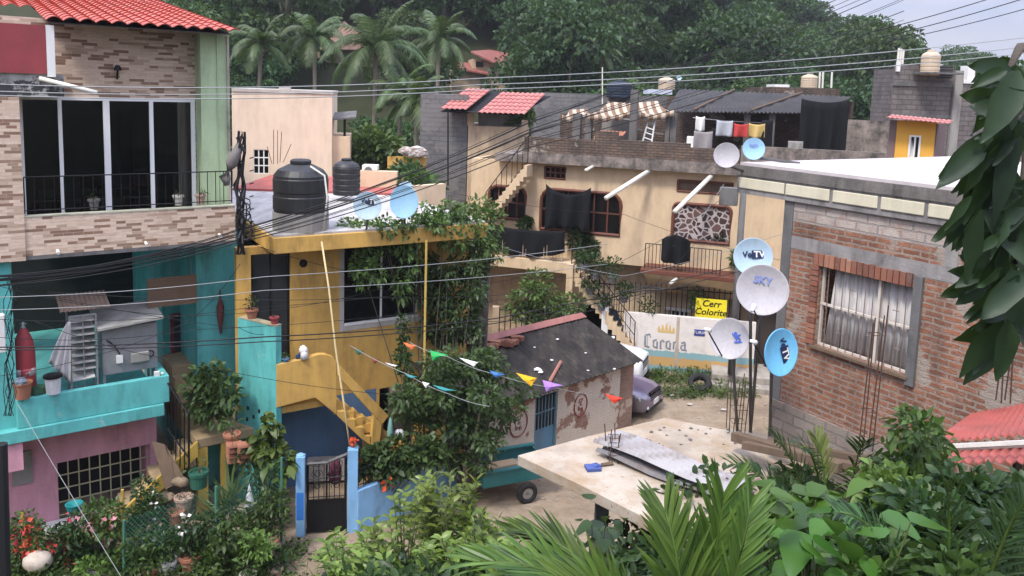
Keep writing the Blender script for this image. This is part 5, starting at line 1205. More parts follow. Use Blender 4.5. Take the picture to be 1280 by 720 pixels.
# the painted bands follow real heights on the wall
t = NT('painted_wall'); b = t.bsdf(.8, .2); o = t.uv(); sx = t.n('ShaderNodeSeparateXYZ'); t.l(o, sx.inputs[0]); nz = t.noise(o, 5, 5)
zz = t.n('ShaderNodeMath', operation='MULTIPLY_ADD'); t.l(nz, zz.inputs[0]); zz.inputs[1].default_value = .22; t.l(sx.outputs[1], zz.inputs[2])
zb1, zb2, zb3 = hk(860, 441) + .1, hk(860, 449) + .1, hk(860, 460) + .1
rp = t.ramp(t.n('ShaderNodeMapRange').outputs[0], (0, 0)); t.t.nodes.remove(rp.node)
mr = t.n('ShaderNodeMapRange'); mr.inputs[1].default_value = 0; mr.inputs[2].default_value = 2.5; t.l(zz.outputs[0], mr.inputs[0])
rp = t.ramp(mr.outputs[0], (0, (.2, .34, .37)), (zb3 / 2.5, (.5, .31, .12)), (zb2 / 2.5, (.22, .37, .39)), (zb1 / 2.5, (.68, .63, .58))); rp.node.color_ramp.interpolation = 'CONSTANT'
g1_ = t.ramp(t.noise(o, 1.6, 7, .7), (.5, 0), (.75, .55)); t.l(t.mix(g1_, rp, (.34, .31, .27)), b.inputs['Base Color']); t.bump(t.noise(o, 20, 4), .2, .01)
m = MB(); m.box(K, ka, kb, -.3, kt, -.2, 0); pw = m.build('wall', t.m, kw)
m = MB(); m.box(K, gk(846, 400), gk(850, 400), hk(848, 458), kt - .01, .001, .012); m.build('pilaster_crack', paint('stained_plaster', (.5, .42, .33), .9, .2, .7), kw)
M_letter = paint('faded_navy', (.2, .22, .26), .8, .2, peel=(.55, .5, .46), pamt=.58, sc=6)
def stroke_word(word, u0, z0, h, mat, parent):
    """old black letter strokes, each a slanted thick bar"""
    G_ = {'C': (.62, [(.14, .12, .14, .8, .15), (.1, .84, .44, .98, .09), (.1, .1, .46, .02, .09), (.44, .98, .5, .74, .06), (.3, .9, .3, .14, .035)]),
          'o': (.5, [(.1, .1, .1, .52, .12), (.36, .08, .36, .5, .12), (.04, .5, .32, .62, .08), (.12, .1, .42, .0, .08)]),
          'r': (.4, [(.1, .02, .1, .56, .12), (.08, .52, .22, .62, .07), (.2, .6, .36, .5, .1), (.04, .02, .2, .0, .06)]),
          'n': (.52, [(.1, .02, .1, .56, .12), (.1, .5, .32, .63, .08), (.36, .04, .36, .54, .12), (.34, .06, .48, .0, .07)]),
          'a': (.5, [(.36, .06, .36, .58, .12), (.1, .1, .1, .32, .12), (.08, .52, .36, .62, .08), (.08, .34, .34, .4, .06), (.1, .08, .34, .02, .07), (.36, .06, .5, .0, .07)])}
    m = MB(); x = u0
    for ch_ in word:
        wd, st = G_[ch_]
        for a, b, c, d, w_ in st:
            dx, dz = c - a, d - b; l_ = math.hypot(dx, dz); ox, oz = dz / l_ * w_ / 2, -dx / l_ * w_ / 2; q = .3 * w_
            m.poly(K, [(x + (a + ox) * h, z0 + (b + oz - q) * h), (x + (c + ox) * h, z0 + (d + oz - q) * h), (x + (c - ox) * h, z0 + (d - oz + q) * h), (x + (a - ox) * h, z0 + (b - oz + q) * h)], .0015, .005 + .0007 * (hash(w_) % 3))
        x += wd * h
    m.build('lettering', mat, parent); return x
stroke_word('Corona', gk(804, 425), hk(828, 436), .52, M_letter, kw)
M_gold = paint('faded_gold', (.6, .42, .16), .7, .15, peel=(.66, .6, .54), pamt=.6, sc=6)
m = MB(); c_u, c_z = gk(833, 409), hk(833, 413)
for i in range(5):
    a = c_u - .26 + i * .13; hgt = (.14, .2, .26, .2, .14)[i]; m.poly(K, [(a - .055, c_z), (a + .055, c_z), (a + .02, c_z + hgt), (a - .02, c_z + hgt)], .002, .006)
m.poly(K, [(c_u - .3, c_z - .09), (c_u + .3, c_z - .09), (c_u + .32, c_z - .01), (c_u - .32, c_z - .01)], .002, .006); m.build('crown_emblem', M_gold, kw)
M_navy = paint('navy_sign', (.03, .05, .22), .5, .1)
sg = thing('street_plate', 'small dark blue street name plate on the whitewashed wall', 'sign', K.pt(gk(874, 416), hk(874, 420), .004))
m = MB(); m.box(K, gk(867.5, 416), gk(881, 416), hk(874, 419.5), hk(874, 412), .003, .025); m.build('plate', M_navy, sg)
text('TURIA', M_white, sg, fr_m4(K, gk(874, 416), hk(874, 415.6), .027, sg), .16)
# spiked railing on the wall
m = MB(); railing(m, K, gk(748, 390, -.6), gk(925, 390, -.6), kt - .2, hk(800, 358, -.6), -.6, .19, .016, .16); m.tube([K.pt(gk(752, 388, -.6), kt + .25, -.58), K.pt(gk(800, 370, -.6), kt + .72, -.58), K.pt(gk(860, 362, -.6), kt + .98, -.58)], .03, 5)
solo('spiked_railing', m, M_black, 'black spiked iron railing above the whitewashed wall', 'railing')
ys = thing('yellow_signboard', 'bright yellow shop signboard with dark lettering hung on the spiked railing', 'sign', K.pt(gk(887, 390, -.4), hk(887, 405, -.4), -.4))
m = MB(); m.box(K, gk(869, 390, -.4), gk(908, 392, -.4), hk(888, 405, -.4), hk(888, 374, -.4), -.44, -.4); m.build('board', paint('sign_yellow', (.78, .66, .03), .5, .06, .1), ys)
m = MB(); m.box(K, gk(869, 390, -.4) - .005, gk(908, 392, -.4) + .005, hk(888, 405, -.4) - .004, hk(888, 399, -.4), -.445, -.395); m.build('orange_band', paint('sign_orange', (.62, .2, .03), .5, .2, peel=(.7, .55, .05), pamt=.56, sc=6), ys)
text('Cerr', M_black, ys, fr_m4(K, gk(889, 383, -.4), hk(888, 380, -.4), -.395, ys), .34, bold=.006, shear=.2)
text('Colorite', M_black, ys, fr_m4(K, gk(888, 392, -.4), hk(888, 390.5, -.4), -.395, ys), .33, bold=.006, shear=.2)
m = MB(); m.box(K, gk(752, 400, .1), gk(760, 400, .1), -.2, hk(756, 384, .1), -.1, .1); solo('white_gate_post', m, M_white, 'white gate post left of the whitewashed wall', 'post')
m = MB(); m.poly(K, [(gk(760.5, 400), 0), (gk(779, 400), 0), (gk(779, 400), hk(779, 408)), (gk(770, 400), hk(770, 388)), (gk(760.5, 400), hk(760.5, 385))], -.05, .0); bgt = solo('black_gate', m, paint('black_gate', (.015, .02, .03), .5, .3, peel=(.03, .08, .16), pamt=.62), 'black sheet metal gate between the white post and the whitewashed wall', 'gate')
# fence with posts behind the hut
FN = frame_px((617, 410), 29.5, (722, 405), 29.5)
m = MB(); railing(m, FN, .0, FN.uv(722, 400)[0], 0, FN.uv(660, 388)[1], 0, .2, .018, .1)
solo('iron_fence', m, M_black, 'dark iron bar fence in front of the lower storey, behind the hut roof', 'fence')
for px, tp_, lab in ((620, 383, 'cream fence post at the left end of the iron fence'), (669, 392, 'cream fence post in the middle of the iron fence')):
    q = P(px, tp_, 29.3); m = MB(); m.box(Frame((q.x, q.y, 0), FN.u), -.12, .12, -.1, q.z, -.12, .12); solo('fence_post', m, M_creamd, lab, 'post')
# brown/grey step at the corner, utility pole
M_stepc = paint('step_concrete', (.36, .32, .27), .9, .15, .8, (.1, .09, .08), bump=.5)
m = MB(); a = Pz(890, 470, .1); SF = Frame(P(890, 470, 27.2), K.u); m.box(SF, 0, 2.6, -.1, .42, -1.6, 0); m.box(SF, -.25, 2.2, -.1, .2, .002, .45); solo('concrete_step', m, M_stepc, 'worn concrete doorstep beside the weedy verge', 'step', bevel=.03)
m = MB(); m.box(K, kb + .02, kb + 1.0, -.1, kt + .25, -.9, -.8); dg = solo('brown_gate', m, paint('brown_gate', (.05, .038, .032), .7, .3), 'dark brown door behind the dishes, at the right end of the whitewashed wall', 'gate')
m = MB(); m.box(K, kb + 1.02, kb + 1.4, -.1, kt + .5, -.9, -.6); solo('pale_gate_pillar', m, M_concp, 'pale concrete pillar right of the dark brown door', 'pillar')
up_ = thing('utility_pole', 'slim grey concrete utility pole in front of the cream house', 'pole', P(914, 468, 27.0))
q = up_.location; m = MB(); tz = P(913, 205, q.y).z; m.tube([q, Vector((q.x, q.y, tz))], [.13, .1], 10); m.build('pole_shaft', M_concd, up_, smooth=True)
m = MB(); zz_ = P(905, 243, q.y).z; m.box(Frame((q.x - .55, q.y - .05, 0), C.u), -.25, .35, zz_ - .35, zz_ + .25, -.15, .15); m.build('meter_box', M_concd, up_, bevel=.02)
# ---------------------------------------------------------------- brick house on the right
Bf_ = frame_px((972, 400), 13.0, (1280, 400), 9.8)
vu = lambda px, py, n=0: Bf_.uv(px, py, n)[0]; vz = lambda px, py, n=0: Bf_.uv(px, py, n)[1]
bh = thing('brick_house', 'unfinished red brick house with a white flat roof and one barred curtained window', 'house', Bf_.pt(2, 4, -3))
M_brick = brick('red_brick', (.36, .155, .09), (.2, .085, .055), (.32, .26, .21), .27, .088, .018, .85, plaster=(.34, .28, .23), pamt=.575, psc=1.1, scol=(.06, .045, .038), pale=(.36, .23, .17))
M_brickp = brick('pale_brick', (.5, .43, .38), (.4, .33, .28), (.3, .27, .25), .36, .14, .016, .4, scol=(.16, .15, .14), pale=(.36, .22, .17))
M_brickd = brick('base_block', (.33, .28, .235), (.27, .22, .18), (.2, .18, .16), .4, .17, .018, .6, scol=(.08, .07, .06))
M_beam = paint('concrete_beam', (.3, .28, .265), .9, .22, 1.0, (.05, .05, .05), bump=.6)
M_panel = paint('cream_inset', (.62, .57, .42), .8, .08, .5, (.3, .26, .2))
zrf = vz(985, 213); zbm1, zbm0 = vz(985, 226), vz(985, 250)
zc0, zc1 = vz(1000, 312), vz(1000, 296)
win = (vu(1022, 380), vu(1139, 400), vz(1022, 432), vz(1022, 331))
ur = 6.5; zb_ = 3.7
m = MB(); wall(m, Bf_, .16, ur, vz(972, 500), zc0 - .002, 0, .25, [win]); m.build('brick_wall', M_brick, bh)
m = MB(); m.box(Bf_, .16, ur, zc1 + .002, zc1 + (zbm0 - zc1) * .42, -.25, -.004); m.build('red_course', M_brick, bh)
m = MB(); m.box(Bf_, .16, ur, zc1 + (zbm0 - zc1) * .42 + .001, zbm0 - .002, -.25, -.002); m.build('pale_course', M_brickp, bh)
m = MB(); m.box(Bf_, .16, ur, zc0, zc1, -.25, .006); m.build('tie_beam', M_beam, bh)
m = MB(); m.box(Bf_, .0, ur, zb_, vz(972, 500) - .002, -.25, .03); m.build('block_base', M_brickd, bh)
m = MB(); m.box(Bf_, -.02, .158, zb_, zbm0 - .003, -.26, .012); m.box(Bf_, vu(1140, 400) + .0, vu(1140, 400) + .13, win[2] - .12, zc0 - .003, .001, .05); m.build('corner_column', M_concd, bh)
m = MB(); m.box(Bf_, vu(1183, 300), vu(1183, 300) + .18, zc1 + .003, zbm0 - .004, -.2, .008); m.build('pale_column', M_conc, bh)
ul = vu(922, 225, .06)
m = MB(); m.box(Bf_, ul, ur, zbm0, zbm1, -.2, .06); m.build('roof_beam', M_beam, bh)
m = MB(); m.box(Bf_, ul, ur, zbm1 + .001, zrf + .0, -7, .09); m.build('roof_edge', paint('mouldy_edge', (.2, .18, .165), .95, .25, 1.0, (.03, .028, .026), bump=.6), bh)
m = MB(); m.box(Bf_, ul + .03, ur, zrf + .002, zrf + .05, -6.5, .05); m.build('white_roof', paint('white_roof', (.55, .5, .49), .85, .14, .9, (.3, .25, .24), sc=.9), bh)
for a, b in ((924, 980), (982.5, 1037), (1042, 1098), (1103, 1157), (1163, 1215), (1222, 1275)):
    m = MB(); z0, z1 = vz(985, 243), vz(985, 229); m.box(Bf_, vu(a, 235, .07), vu(b, 245, .07), z0, z1, .061, .085); m.build('cream_inset', M_panel, bh, bevel=.02)
# side wall running back from the corner
m = MB(); m.box(Bf_, .0, .22, zb_, zbm0, -6, -.262); m.build('side_wall', M_brick, bh)
# window: brick head and jamb, frame, bars, curtain
m = MB(); nbr = 17
for i in range(nbr):
    a = win[0] - .12 + (win[1] + .0 - win[0] + .1) * i / nbr; m.box(Bf_, a + .008, a + (win[1] - win[0] + .1) / nbr - .008, win[3] + .0, win[3] + .19 + rnd.uniform(-.01, .01), .002, .03 + rnd.uniform(0, .015))
t = NT('fired_brick'); b = t.bsdf(.92, .1); gi = t.n('ShaderNodeNewGeometry'); c = t.ramp(gi.outputs['Random Per Island'], (0, (.14, .06, .045)), (.5, (.27, .105, .065)), (1, (.36, .17, .11))); c = t.mix(t.ramp(t.noise(t.uv(), 9, 6, .7), (.45, 0), (.7, .7)), c, (.2, .15, .12)); t.l(c, b.inputs['Base Color']); t.bump(t.noise(t.uv(), 40, 4), .5, .01); M_bplain = t.m
m.build('brick_head', M_bplain, bh)
m = MB()
for i in range(15):
    z0 = win[2] + (win[3] - win[2]) * i / 15; m.box(Bf_, win[0] - .16 + rnd.uniform(0, .03), win[0] - .005, z0 + .006, z0 + (win[3] - win[2]) / 15 - .006, .002, .035 + rnd.uniform(0, .015))
m.build('brick_jamb', M_bplain, bh)
wo_ = MB(); a, b, z0, z1 = win; M_wframe = paint('rusty_white_frame', (.6, .56, .5), .6, .15, .6, (.3, .16, .09)); us_ = a + (b - a) * .64
wo_.box(Bf_, a, a + .03, z0, z1, -.12, -.07); wo_.box(Bf_, b - .03, b, z0, z1, -.12, -.07); wo_.box(Bf_, a, b, z0, z0 + .03, -.119, -.071); wo_.box(Bf_, us_ - .02, us_ + .02, z0, z1, -.118, -.06); zt2 = z0 + (z1 - z0) * .52; wo_.box(Bf_, a, b, zt2 - .015, zt2 + .015, -.117, -.062)
wfr = wo_.build('window_frame', M_wframe, bh)
m = MB()
for i in range(1, 12):
    uu = a + (b - a) * i / 12
    if abs(uu - us_) > .04: m.tube([Bf_.pt(uu, z0, -.05), Bf_.pt(uu, z1, -.05)], .007, 5)
for (i, zz) in ((4, .78), (6.5, .3), (9.5, .68), (2.5, .22), (10, .25)): uu = a + (b - a) * i / 12; m.tube([Bf_.pt(uu, z0 + (z1 - z0) * zz, -.05), Bf_.pt(uu + .1, z0 + (z1 - z0) * zz, -.05)], .006, 4)
m.build('window_bars', paint('rusty_bar', (.2, .15, .12), .7, .3), bh)
m = MB(); nu = 70
for j in range(2):
    for i in range(nu + 1):
        s_ = i / nu; uu = a + .05 + (b - a - .08) * s_ + (.12 * j * (1 - s_) if i < 14 else 0) * (1); zz = z0 + .02 if j == 0 else z1 - .01
        m.v.append(Bf_.pt(uu, zz, -.17 + .022 * math.sin(s_ * 62) + .012 * math.sin(s_ * 143)))
for i in range(nu): m.f.append([i, i + 1, nu + 2 + i, nu + 1 + i]); m.m.append(0)
o = m.build('curtain', paint('grey_white_curtain', (.5, .475, .46), .95, .08, .4, (.32, .29, .27), bump=0), bh, smooth=True); o.modifiers.new('thickness', 'SOLIDIFY').thickness = .006
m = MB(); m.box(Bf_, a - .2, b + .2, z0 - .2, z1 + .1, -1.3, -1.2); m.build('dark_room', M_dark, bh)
m = MB(); m.box(Bf_, a - .05, b + .05, z0 - .045, z0 - .001, -.2, .07); m.build('window_sill', M_wood, bh)
# orange room and grey block building behind the white roof
of_ = thing('orange_room', 'little orange room with a white window and red tile edge beyond the white roof', 'shed', P(1140, 190, 24))
O = Frame(P(1128, 170, 23), P(1172, 170, 22.5) - P(1128, 170, 23)); ou = lambda px, py: O.uv(px, py)[0]; oz = lambda px, py: O.uv(px, py)[1]
of_.location.z = 7
M_or = paint('orange_paint', (.72, .38, .06), .7, .05, .2, (.4, .2, .05))
ow = (ou(1136, 180), ou(1151, 180), oz(1142, 197), oz(1142, 169))
m = MB(); wall(m, O, ou(1119, 180), ou(1168, 180), 7, oz(1140, 151), 0, .15, [ow]); m.build('orange_wall', M_or, of_)
m = MB(); m.box(O, ou(1110, 180), ou(1118.7, 180), 7, oz(1114, 150), -2, .01); m.box(O, ou(1168.3, 180), ou(1170, 180), 7, oz(1168, 155), -2, 0); m.build('brown_side', paint('mauve_brown', (.19, .13, .125), .8, .15, .4), of_)
m = MB(); wavy(m, P(1107, 147.5, 22.8), (O.u + Vector((0, 0, -.06))).normalized(), (-O.n + Vector((0, 0, .1))).normalized(), 1.62, .8, .12, .03, .4, .01, 6); m.build('tile_roof', M_tilep, of_)
m = MB(); fr_ = .05
for x in ((ow[0], ow[0] + fr_, ow[2], ow[3]), (ow[1] - fr_, ow[1], ow[2], ow[3]), (ow[0] + fr_, ow[1] - fr_, ow[3] - fr_, ow[3]), ((ow[0] + ow[1]) / 2 - .02, (ow[0] + ow[1]) / 2 + .02, ow[2], ow[3] - fr_)): m.box(O, *x, -.1, .03)
wfo = m.build('window_frame', M_white, of_)
m = MB(); m.box(O, ow[0], ow[1], ow[2], ow[3], -.14, -.11); m.build('pane', M_glassb, wfo)
m = MB(); m.prism([O.pt(ow[0] + fr_, ow[3] - .1, -.09), O.pt(ow[0] + .17, ow[2], -.09), O.pt(ow[0] + fr_, ow[2], -.09)], O.n * .02); m.build('curtain', M_white, wfo)
gg = thing('grey_block_building', 'tall unfinished grey block building behind the orange room, with a beige tank', 'building', P(1180, 190, 34)); gg.location.z = 0
D = Frame(P(1115, 150, 33), P(1255, 150, 33.5) - P(1115, 150, 33)); du_ = lambda px, py: D.uv(px, py)[0]; dz_ = lambda px, py: D.uv(px, py)[1]
M_block2 = brick('grey_blocks_far', (.205, .18, .17), (.16, .14, .135), (.12, .11, .105), .42, .2, .02, .55, scol=(.05, .045, .045))
m = MB(); ztw = dz_(1150, 81); f0, f1, f2, f3 = D.pt(du_(1112, 150), 0), D.pt(du_(1186, 150), 0), D.pt(du_(1186, 150), 0, -6), P(1117, 150, 39.5); f3.z = 0; m.prism([f0, f1, f2, f3], (0, 0, ztw)); m.build('tower_wall', M_block2, gg)
m = MB(); m.box(D, du_(1197.5, 150), du_(1330, 150), 0, dz_(1225, 105), -6, .05); m.build('right_wall', M_block2, gg)
m = MB(); m.box(D, du_(1187, 150), du_(1197, 150), 0, dz_(1190, 88), -6, .12); m.build('concrete_column', M_conc, gg)
m = MB(); m.box(D, du_(1112, 150), du_(1186, 150), dz_(1150, 108), dz_(1150, 103), .001, .06); m.box(D, du_(1112, 150), du_(1186, 150), dz_(1150, 147), dz_(1150, 143), .001, .04); m.build('tie_beam', M_concd, gg)
m = MB(); m.box(D, du_(1198, 150), du_(1250, 150), dz_(1225, 105) + .002, dz_(1225, 101), -.6, .1); m.box(D, du_(1204, 150), du_(1213, 150), dz_(1225, 101) + .002, dz_(1208, 82), -.5, 0); m.box(D, du_(1245, 150), du_(1251, 150), dz_(1225, 101) + .003, dz_(1248, 88), -.5, 0); m.build('white_ledge', M_white, gg)
m = MB(); m.box(D, du_(1114, 150), du_(1118, 150), dz_(1150, 81) - .3, dz_(1116, 77), .001, .1); m.build('white_box', M_white, gg)
for i, px in enumerate((1129, 1132, 1135)): m = MB(); m.tube([D.pt(du_(px, 80), dz_(1150, 81), -.4), D.pt(du_(px, 80), dz_(1150, 60 + i), -.4)], .045, 6); m.build('vent_pipe', M_pvc, gg)
tank('water_tank', 'beige water tank on top of the tall grey block building at the right', D.pt(du_(1154, 92), dz_(1154, 92), -.2) if False else D.pt(du_(1154, 92), dz_(1150, 81) - .42, .42), .36, .98, M_tankb)
m = MB(); q = D.pt(du_(1154, 92), 0, .4); m.box(D, du_(1140, 92), du_(1186, 92), dz_(1150, 92) - .02, dz_(1150, 92) + .05, .061, .95); m.build('tank_shelf', M_concd, gg)
m = MB()
for i in range(5): zz = dz_(1150, 81) - .05 - i * .1; m.box(D, du_(1164, 92), du_(1184, 92), zz - .07, zz, .3, .35)
solo('dark_louvre', m, M_tank, 'dark slatted louvre beside the beige tank on the tall grey building', 'louvre')

# ---------------------------------------------------------------- concrete slab in the foreground
ZSL = 4.3
sp_ = [Pz(a, b, ZSL) for a, b in ((647, 569), (735, 545), (831, 522), (900, 536), (952, 541), (985, 556), (1040, 600), (905, 720), (835, 664), (795, 641), (720, 603))]
fs = thing('flat_roof_slab', 'pale raw concrete roof slab on posts in the foreground, sheets and rods on it', 'roof slab', (sp_[0] + sp_[6]) / 2 - Vector((0, 0, 2.5)))
t = NT('slab_concrete'); b = t.bsdf(.9, .15); o = t.tc('Object')
c = t.ramp(t.noise(o, .7, 7, .65), (.32, (.24, .2, .16)), (.5, (.4, .34, .27)), (.7, (.47, .42, .35)))
c = t.mix(t.ramp(t.noise(t.mapv(o, loc=(5, 2, 0)), 1.6, 7, .7), (.45, 0), (.66, .85)), c, (.32, .22, .13)); c = t.mix(t.ramp(t.noise(o, 18, 4), (.62, 0), (.7, .8)), c, (.16, .13, .1))
t.l(c, b.inputs['Base Color']); t.bump(t.noise(o, 14, 6, .7), .4, .02)
m = MB(); m.prism([p - Vector((0, 0, .17)) for p in sp_], (0, 0, .17)); m.build('slab', t.m, fs, bevel=.012)
for px, py, d in ((754, 600, 11.9), (850, 580, 12.6)):
    q = P(px, py, d); m = MB(); m.box(Frame((q.x, q.y), (1, 0, 0)), -.1, .1, terrain(q.x, q.y) - .3, ZSL - .171, -.1, .1); m.build('post', M_concd, fs)
def rods(px, py, n, top, lab, d=None, sp=.14, r=.009, seed=1):
    rs = random.Random(seed); q = Pz(px, py, ZSL) if d is None else P(px, py, d); m = MB(); r_ = thing('rebar_rods', lab, 'rebar', q)
    for i in range(n):
        m = MB(); x, y = (i % 2 - .5) * sp, (i // 2 - .5) * sp; h = top * rs.uniform(.82, 1.05); e = Vector((rs.uniform(-.06, .06), rs.uniform(-.05, .05), 0))
        b0 = q + Vector((x, y, -.02)); m.tube([b0, b0 + e * .5 + Vector((0, 0, h * .5)), b0 + e + Vector((0, 0, h))], r, 5); m.build('rod', M_rust, r_)
    for k in (.25, .5, .75):
        m = MB(); z_ = top * k; m.tube([q + Vector((a * sp * .55, b * sp * .55, z_)) for a, b in ((-1, -1), (1, -1), (1, 1), (-1, 1), (-1, -1))], r * .6, 4); m.build('tie', M_rust, r_)
M_rust = paint('dark_rust', (.075, .045, .035), .9, .3, bump=0)
rods(766, 577, 6, .55, 'cluster of thin rusty rods standing on the slab beside the grey sheets')
rods(921, 543, 6, .95, 'rusty rods standing at the far edge of the slab, under the grey dish', sp=.2, seed=2)
rods(1082, 560, 4, 2.1, 'tall dark rods in front of the brick wall under the curtained window', d=10.3, sp=.13, seed=3)
rods(1254, 500, 4, 1.0, 'dark rods in front of the brick wall under the hanging leaves at the right', d=8.6, sp=.1, seed=4)
# stack of long grey metal sheets
for i, (cs, lab, mt, dz) in enumerate((((742, 553, 775, 540, 940, 603, 925, 622), 'long grey corrugated sheet lying on top of the stack on the slab', (.36, .35, .36), .2), ((745, 566, 790, 556, 925, 612, 890, 622), 'dark edged corrugated sheet at the bottom of the stack on the slab', (.17, .17, .18), .06))):
    p0, p1, p2, p3 = [Pz(cs[k], cs[k + 1], ZSL + dz) for k in (0, 2, 4, 6)]
    m = MB(); k0 = 0; nw = 6
    for j in range(7):
        a, b_ = p0.lerp(p3, j / 6), p1.lerp(p2, j / 6)
        for q in range(nw * 4 + 1): m.v.append(a.lerp(b_, q / (nw * 4)) + Vector((0, 0, .035 * math.sin(q * math.pi / 2) + .03 * math.sin(j * 1.1 + i))))
    n = nw * 4 + 1
    for j in range(6):
        for q in range(n - 1): k = j * n + q; m.f.append([k, k + 1, k + 1 + n, k + n]); m.m.append(0)
    o = solo('corrugated_sheet', m, paint('sheet_grey%d' % i, mt, .55, .2, 1.0, (.12, .085, .06), metal=.3, sc=2), lab, 'roof sheet'); o.modifiers.new('thickness', 'SOLIDIFY').thickness = .03
m = MB(); q = Pz(742, 587, ZSL); m.box(Frame(q, (1, .2, 0)), -.12, .1, ZSL + .002, ZSL + .05, -.1, .08); m.ball(q + Vector((.04, .02, .05)), .07, (1.2, .8, .6), 8, 6, .2); solo('blue_rag', m, paint('blue_rag', (.07, .1, .28), .9, .3, bump=0), 'crumpled blue rag on the pale slab near the sheets', 'rag')
m = MB(); q0, q1 = Pz(752, 581, ZSL + .03), Pz(766, 579, ZSL + .03); m.tube([q0, q1], .03, 5); solo('dark_stick', m, M_wood, 'short dark stick on the pale slab just behind the blue rag', 'stick')
rs = random.Random(8); sm_ = MB()
for i in range(26): q = Pz(rs.uniform(800, 925), rs.uniform(548, 572) - 14, ZSL + .005); sm_.ball(q, rs.uniform(.012, .03), (1.3, 1, .7), 6, 4, .3)
solo('rubble', sm_, M_concd, 'small dark crumbs of rubble strewn over the back of the slab', 'rubble', kind='stuff')
# planks and junk at the foot of the brick wall
for i, (a, b_, r, lab) in enumerate((((918, 545, 12.4), (1052, 585, 10.5), .075, 'weathered grey beam lying along the foot of the brick wall'), ((930, 556, 12.0), (1090, 588, 10.2), .06, 'second weathered plank, leaning below the first along the brick wall'), ((960, 552, 12.2), (1120, 580, 10.3), .05, 'thin brown plank tight against the foot of the brick wall'))):
    p, q = P(*a), P(*b_); pf = Frame(p, q - p); L_ = Vector((q.x - p.x, q.y - p.y)).length; m = MB(); z0, z1 = p.z, q.z
    m.hexa([pf.pt(0, z0 - r, r), pf.pt(L_, z1 - r, r), pf.pt(L_, z1 - r, -r), pf.pt(0, z0 - r, -r), pf.pt(0, z0 + r, r), pf.pt(L_, z1 + r, r), pf.pt(L_, z1 + r, -r), pf.pt(0, z0 + r, -r)]); solo('timber_plank', m, M_wood, lab, 'plank', bevel=.01)
# red corrugated roof at the right edge
rr = thing('red_metal_roof', 'low roof of overlapping faded red metal sheets at the right edge', 'roof', P(1240, 600, 8)); rr.location.z = terrain(rr.location.x, rr.location.y)
M_redr = paint('red_metal', (.44, .12, .1), .6, .2, .9, (.2, .09, .08), sc=1.8, peel=(.46, .22, .2), pamt=.56, pw=.1)
def rsheet(c, dz, name):
    m = MB(); p = [P(*q) for q in c]; sheet(m, p[0], p[1], p[2], p[3], 14, .018, 2); o = m.build(name, M_redr, rr); o.modifiers.new('thickness', 'SOLIDIFY').thickness = .012
rsheet(((1165, 552, 7.9), (1300, 540, 7.2), (1310, 498, 8.8), (1215, 517, 9.2)), 0, 'upper_sheet')
rsheet(((1130, 577, 7.6), (1310, 577, 6.7), (1320, 548, 7.6), (1165, 556, 8.3)), 0, 'lower_sheet')
m = MB(); m.tube([P(1150, 561, 7.55), P(1310, 553, 6.85)], .035, 6); m.build('edge_batten', M_concp, rr)
for px, py, d in ((1180, 570, 7.6), (1275, 570, 7.2)): m = MB(); q = P(px, py, d); m.tube([(q.x, q.y, terrain(q.x, q.y) - .2), q], .05, 6); m.build('support_post', M_wood, rr)

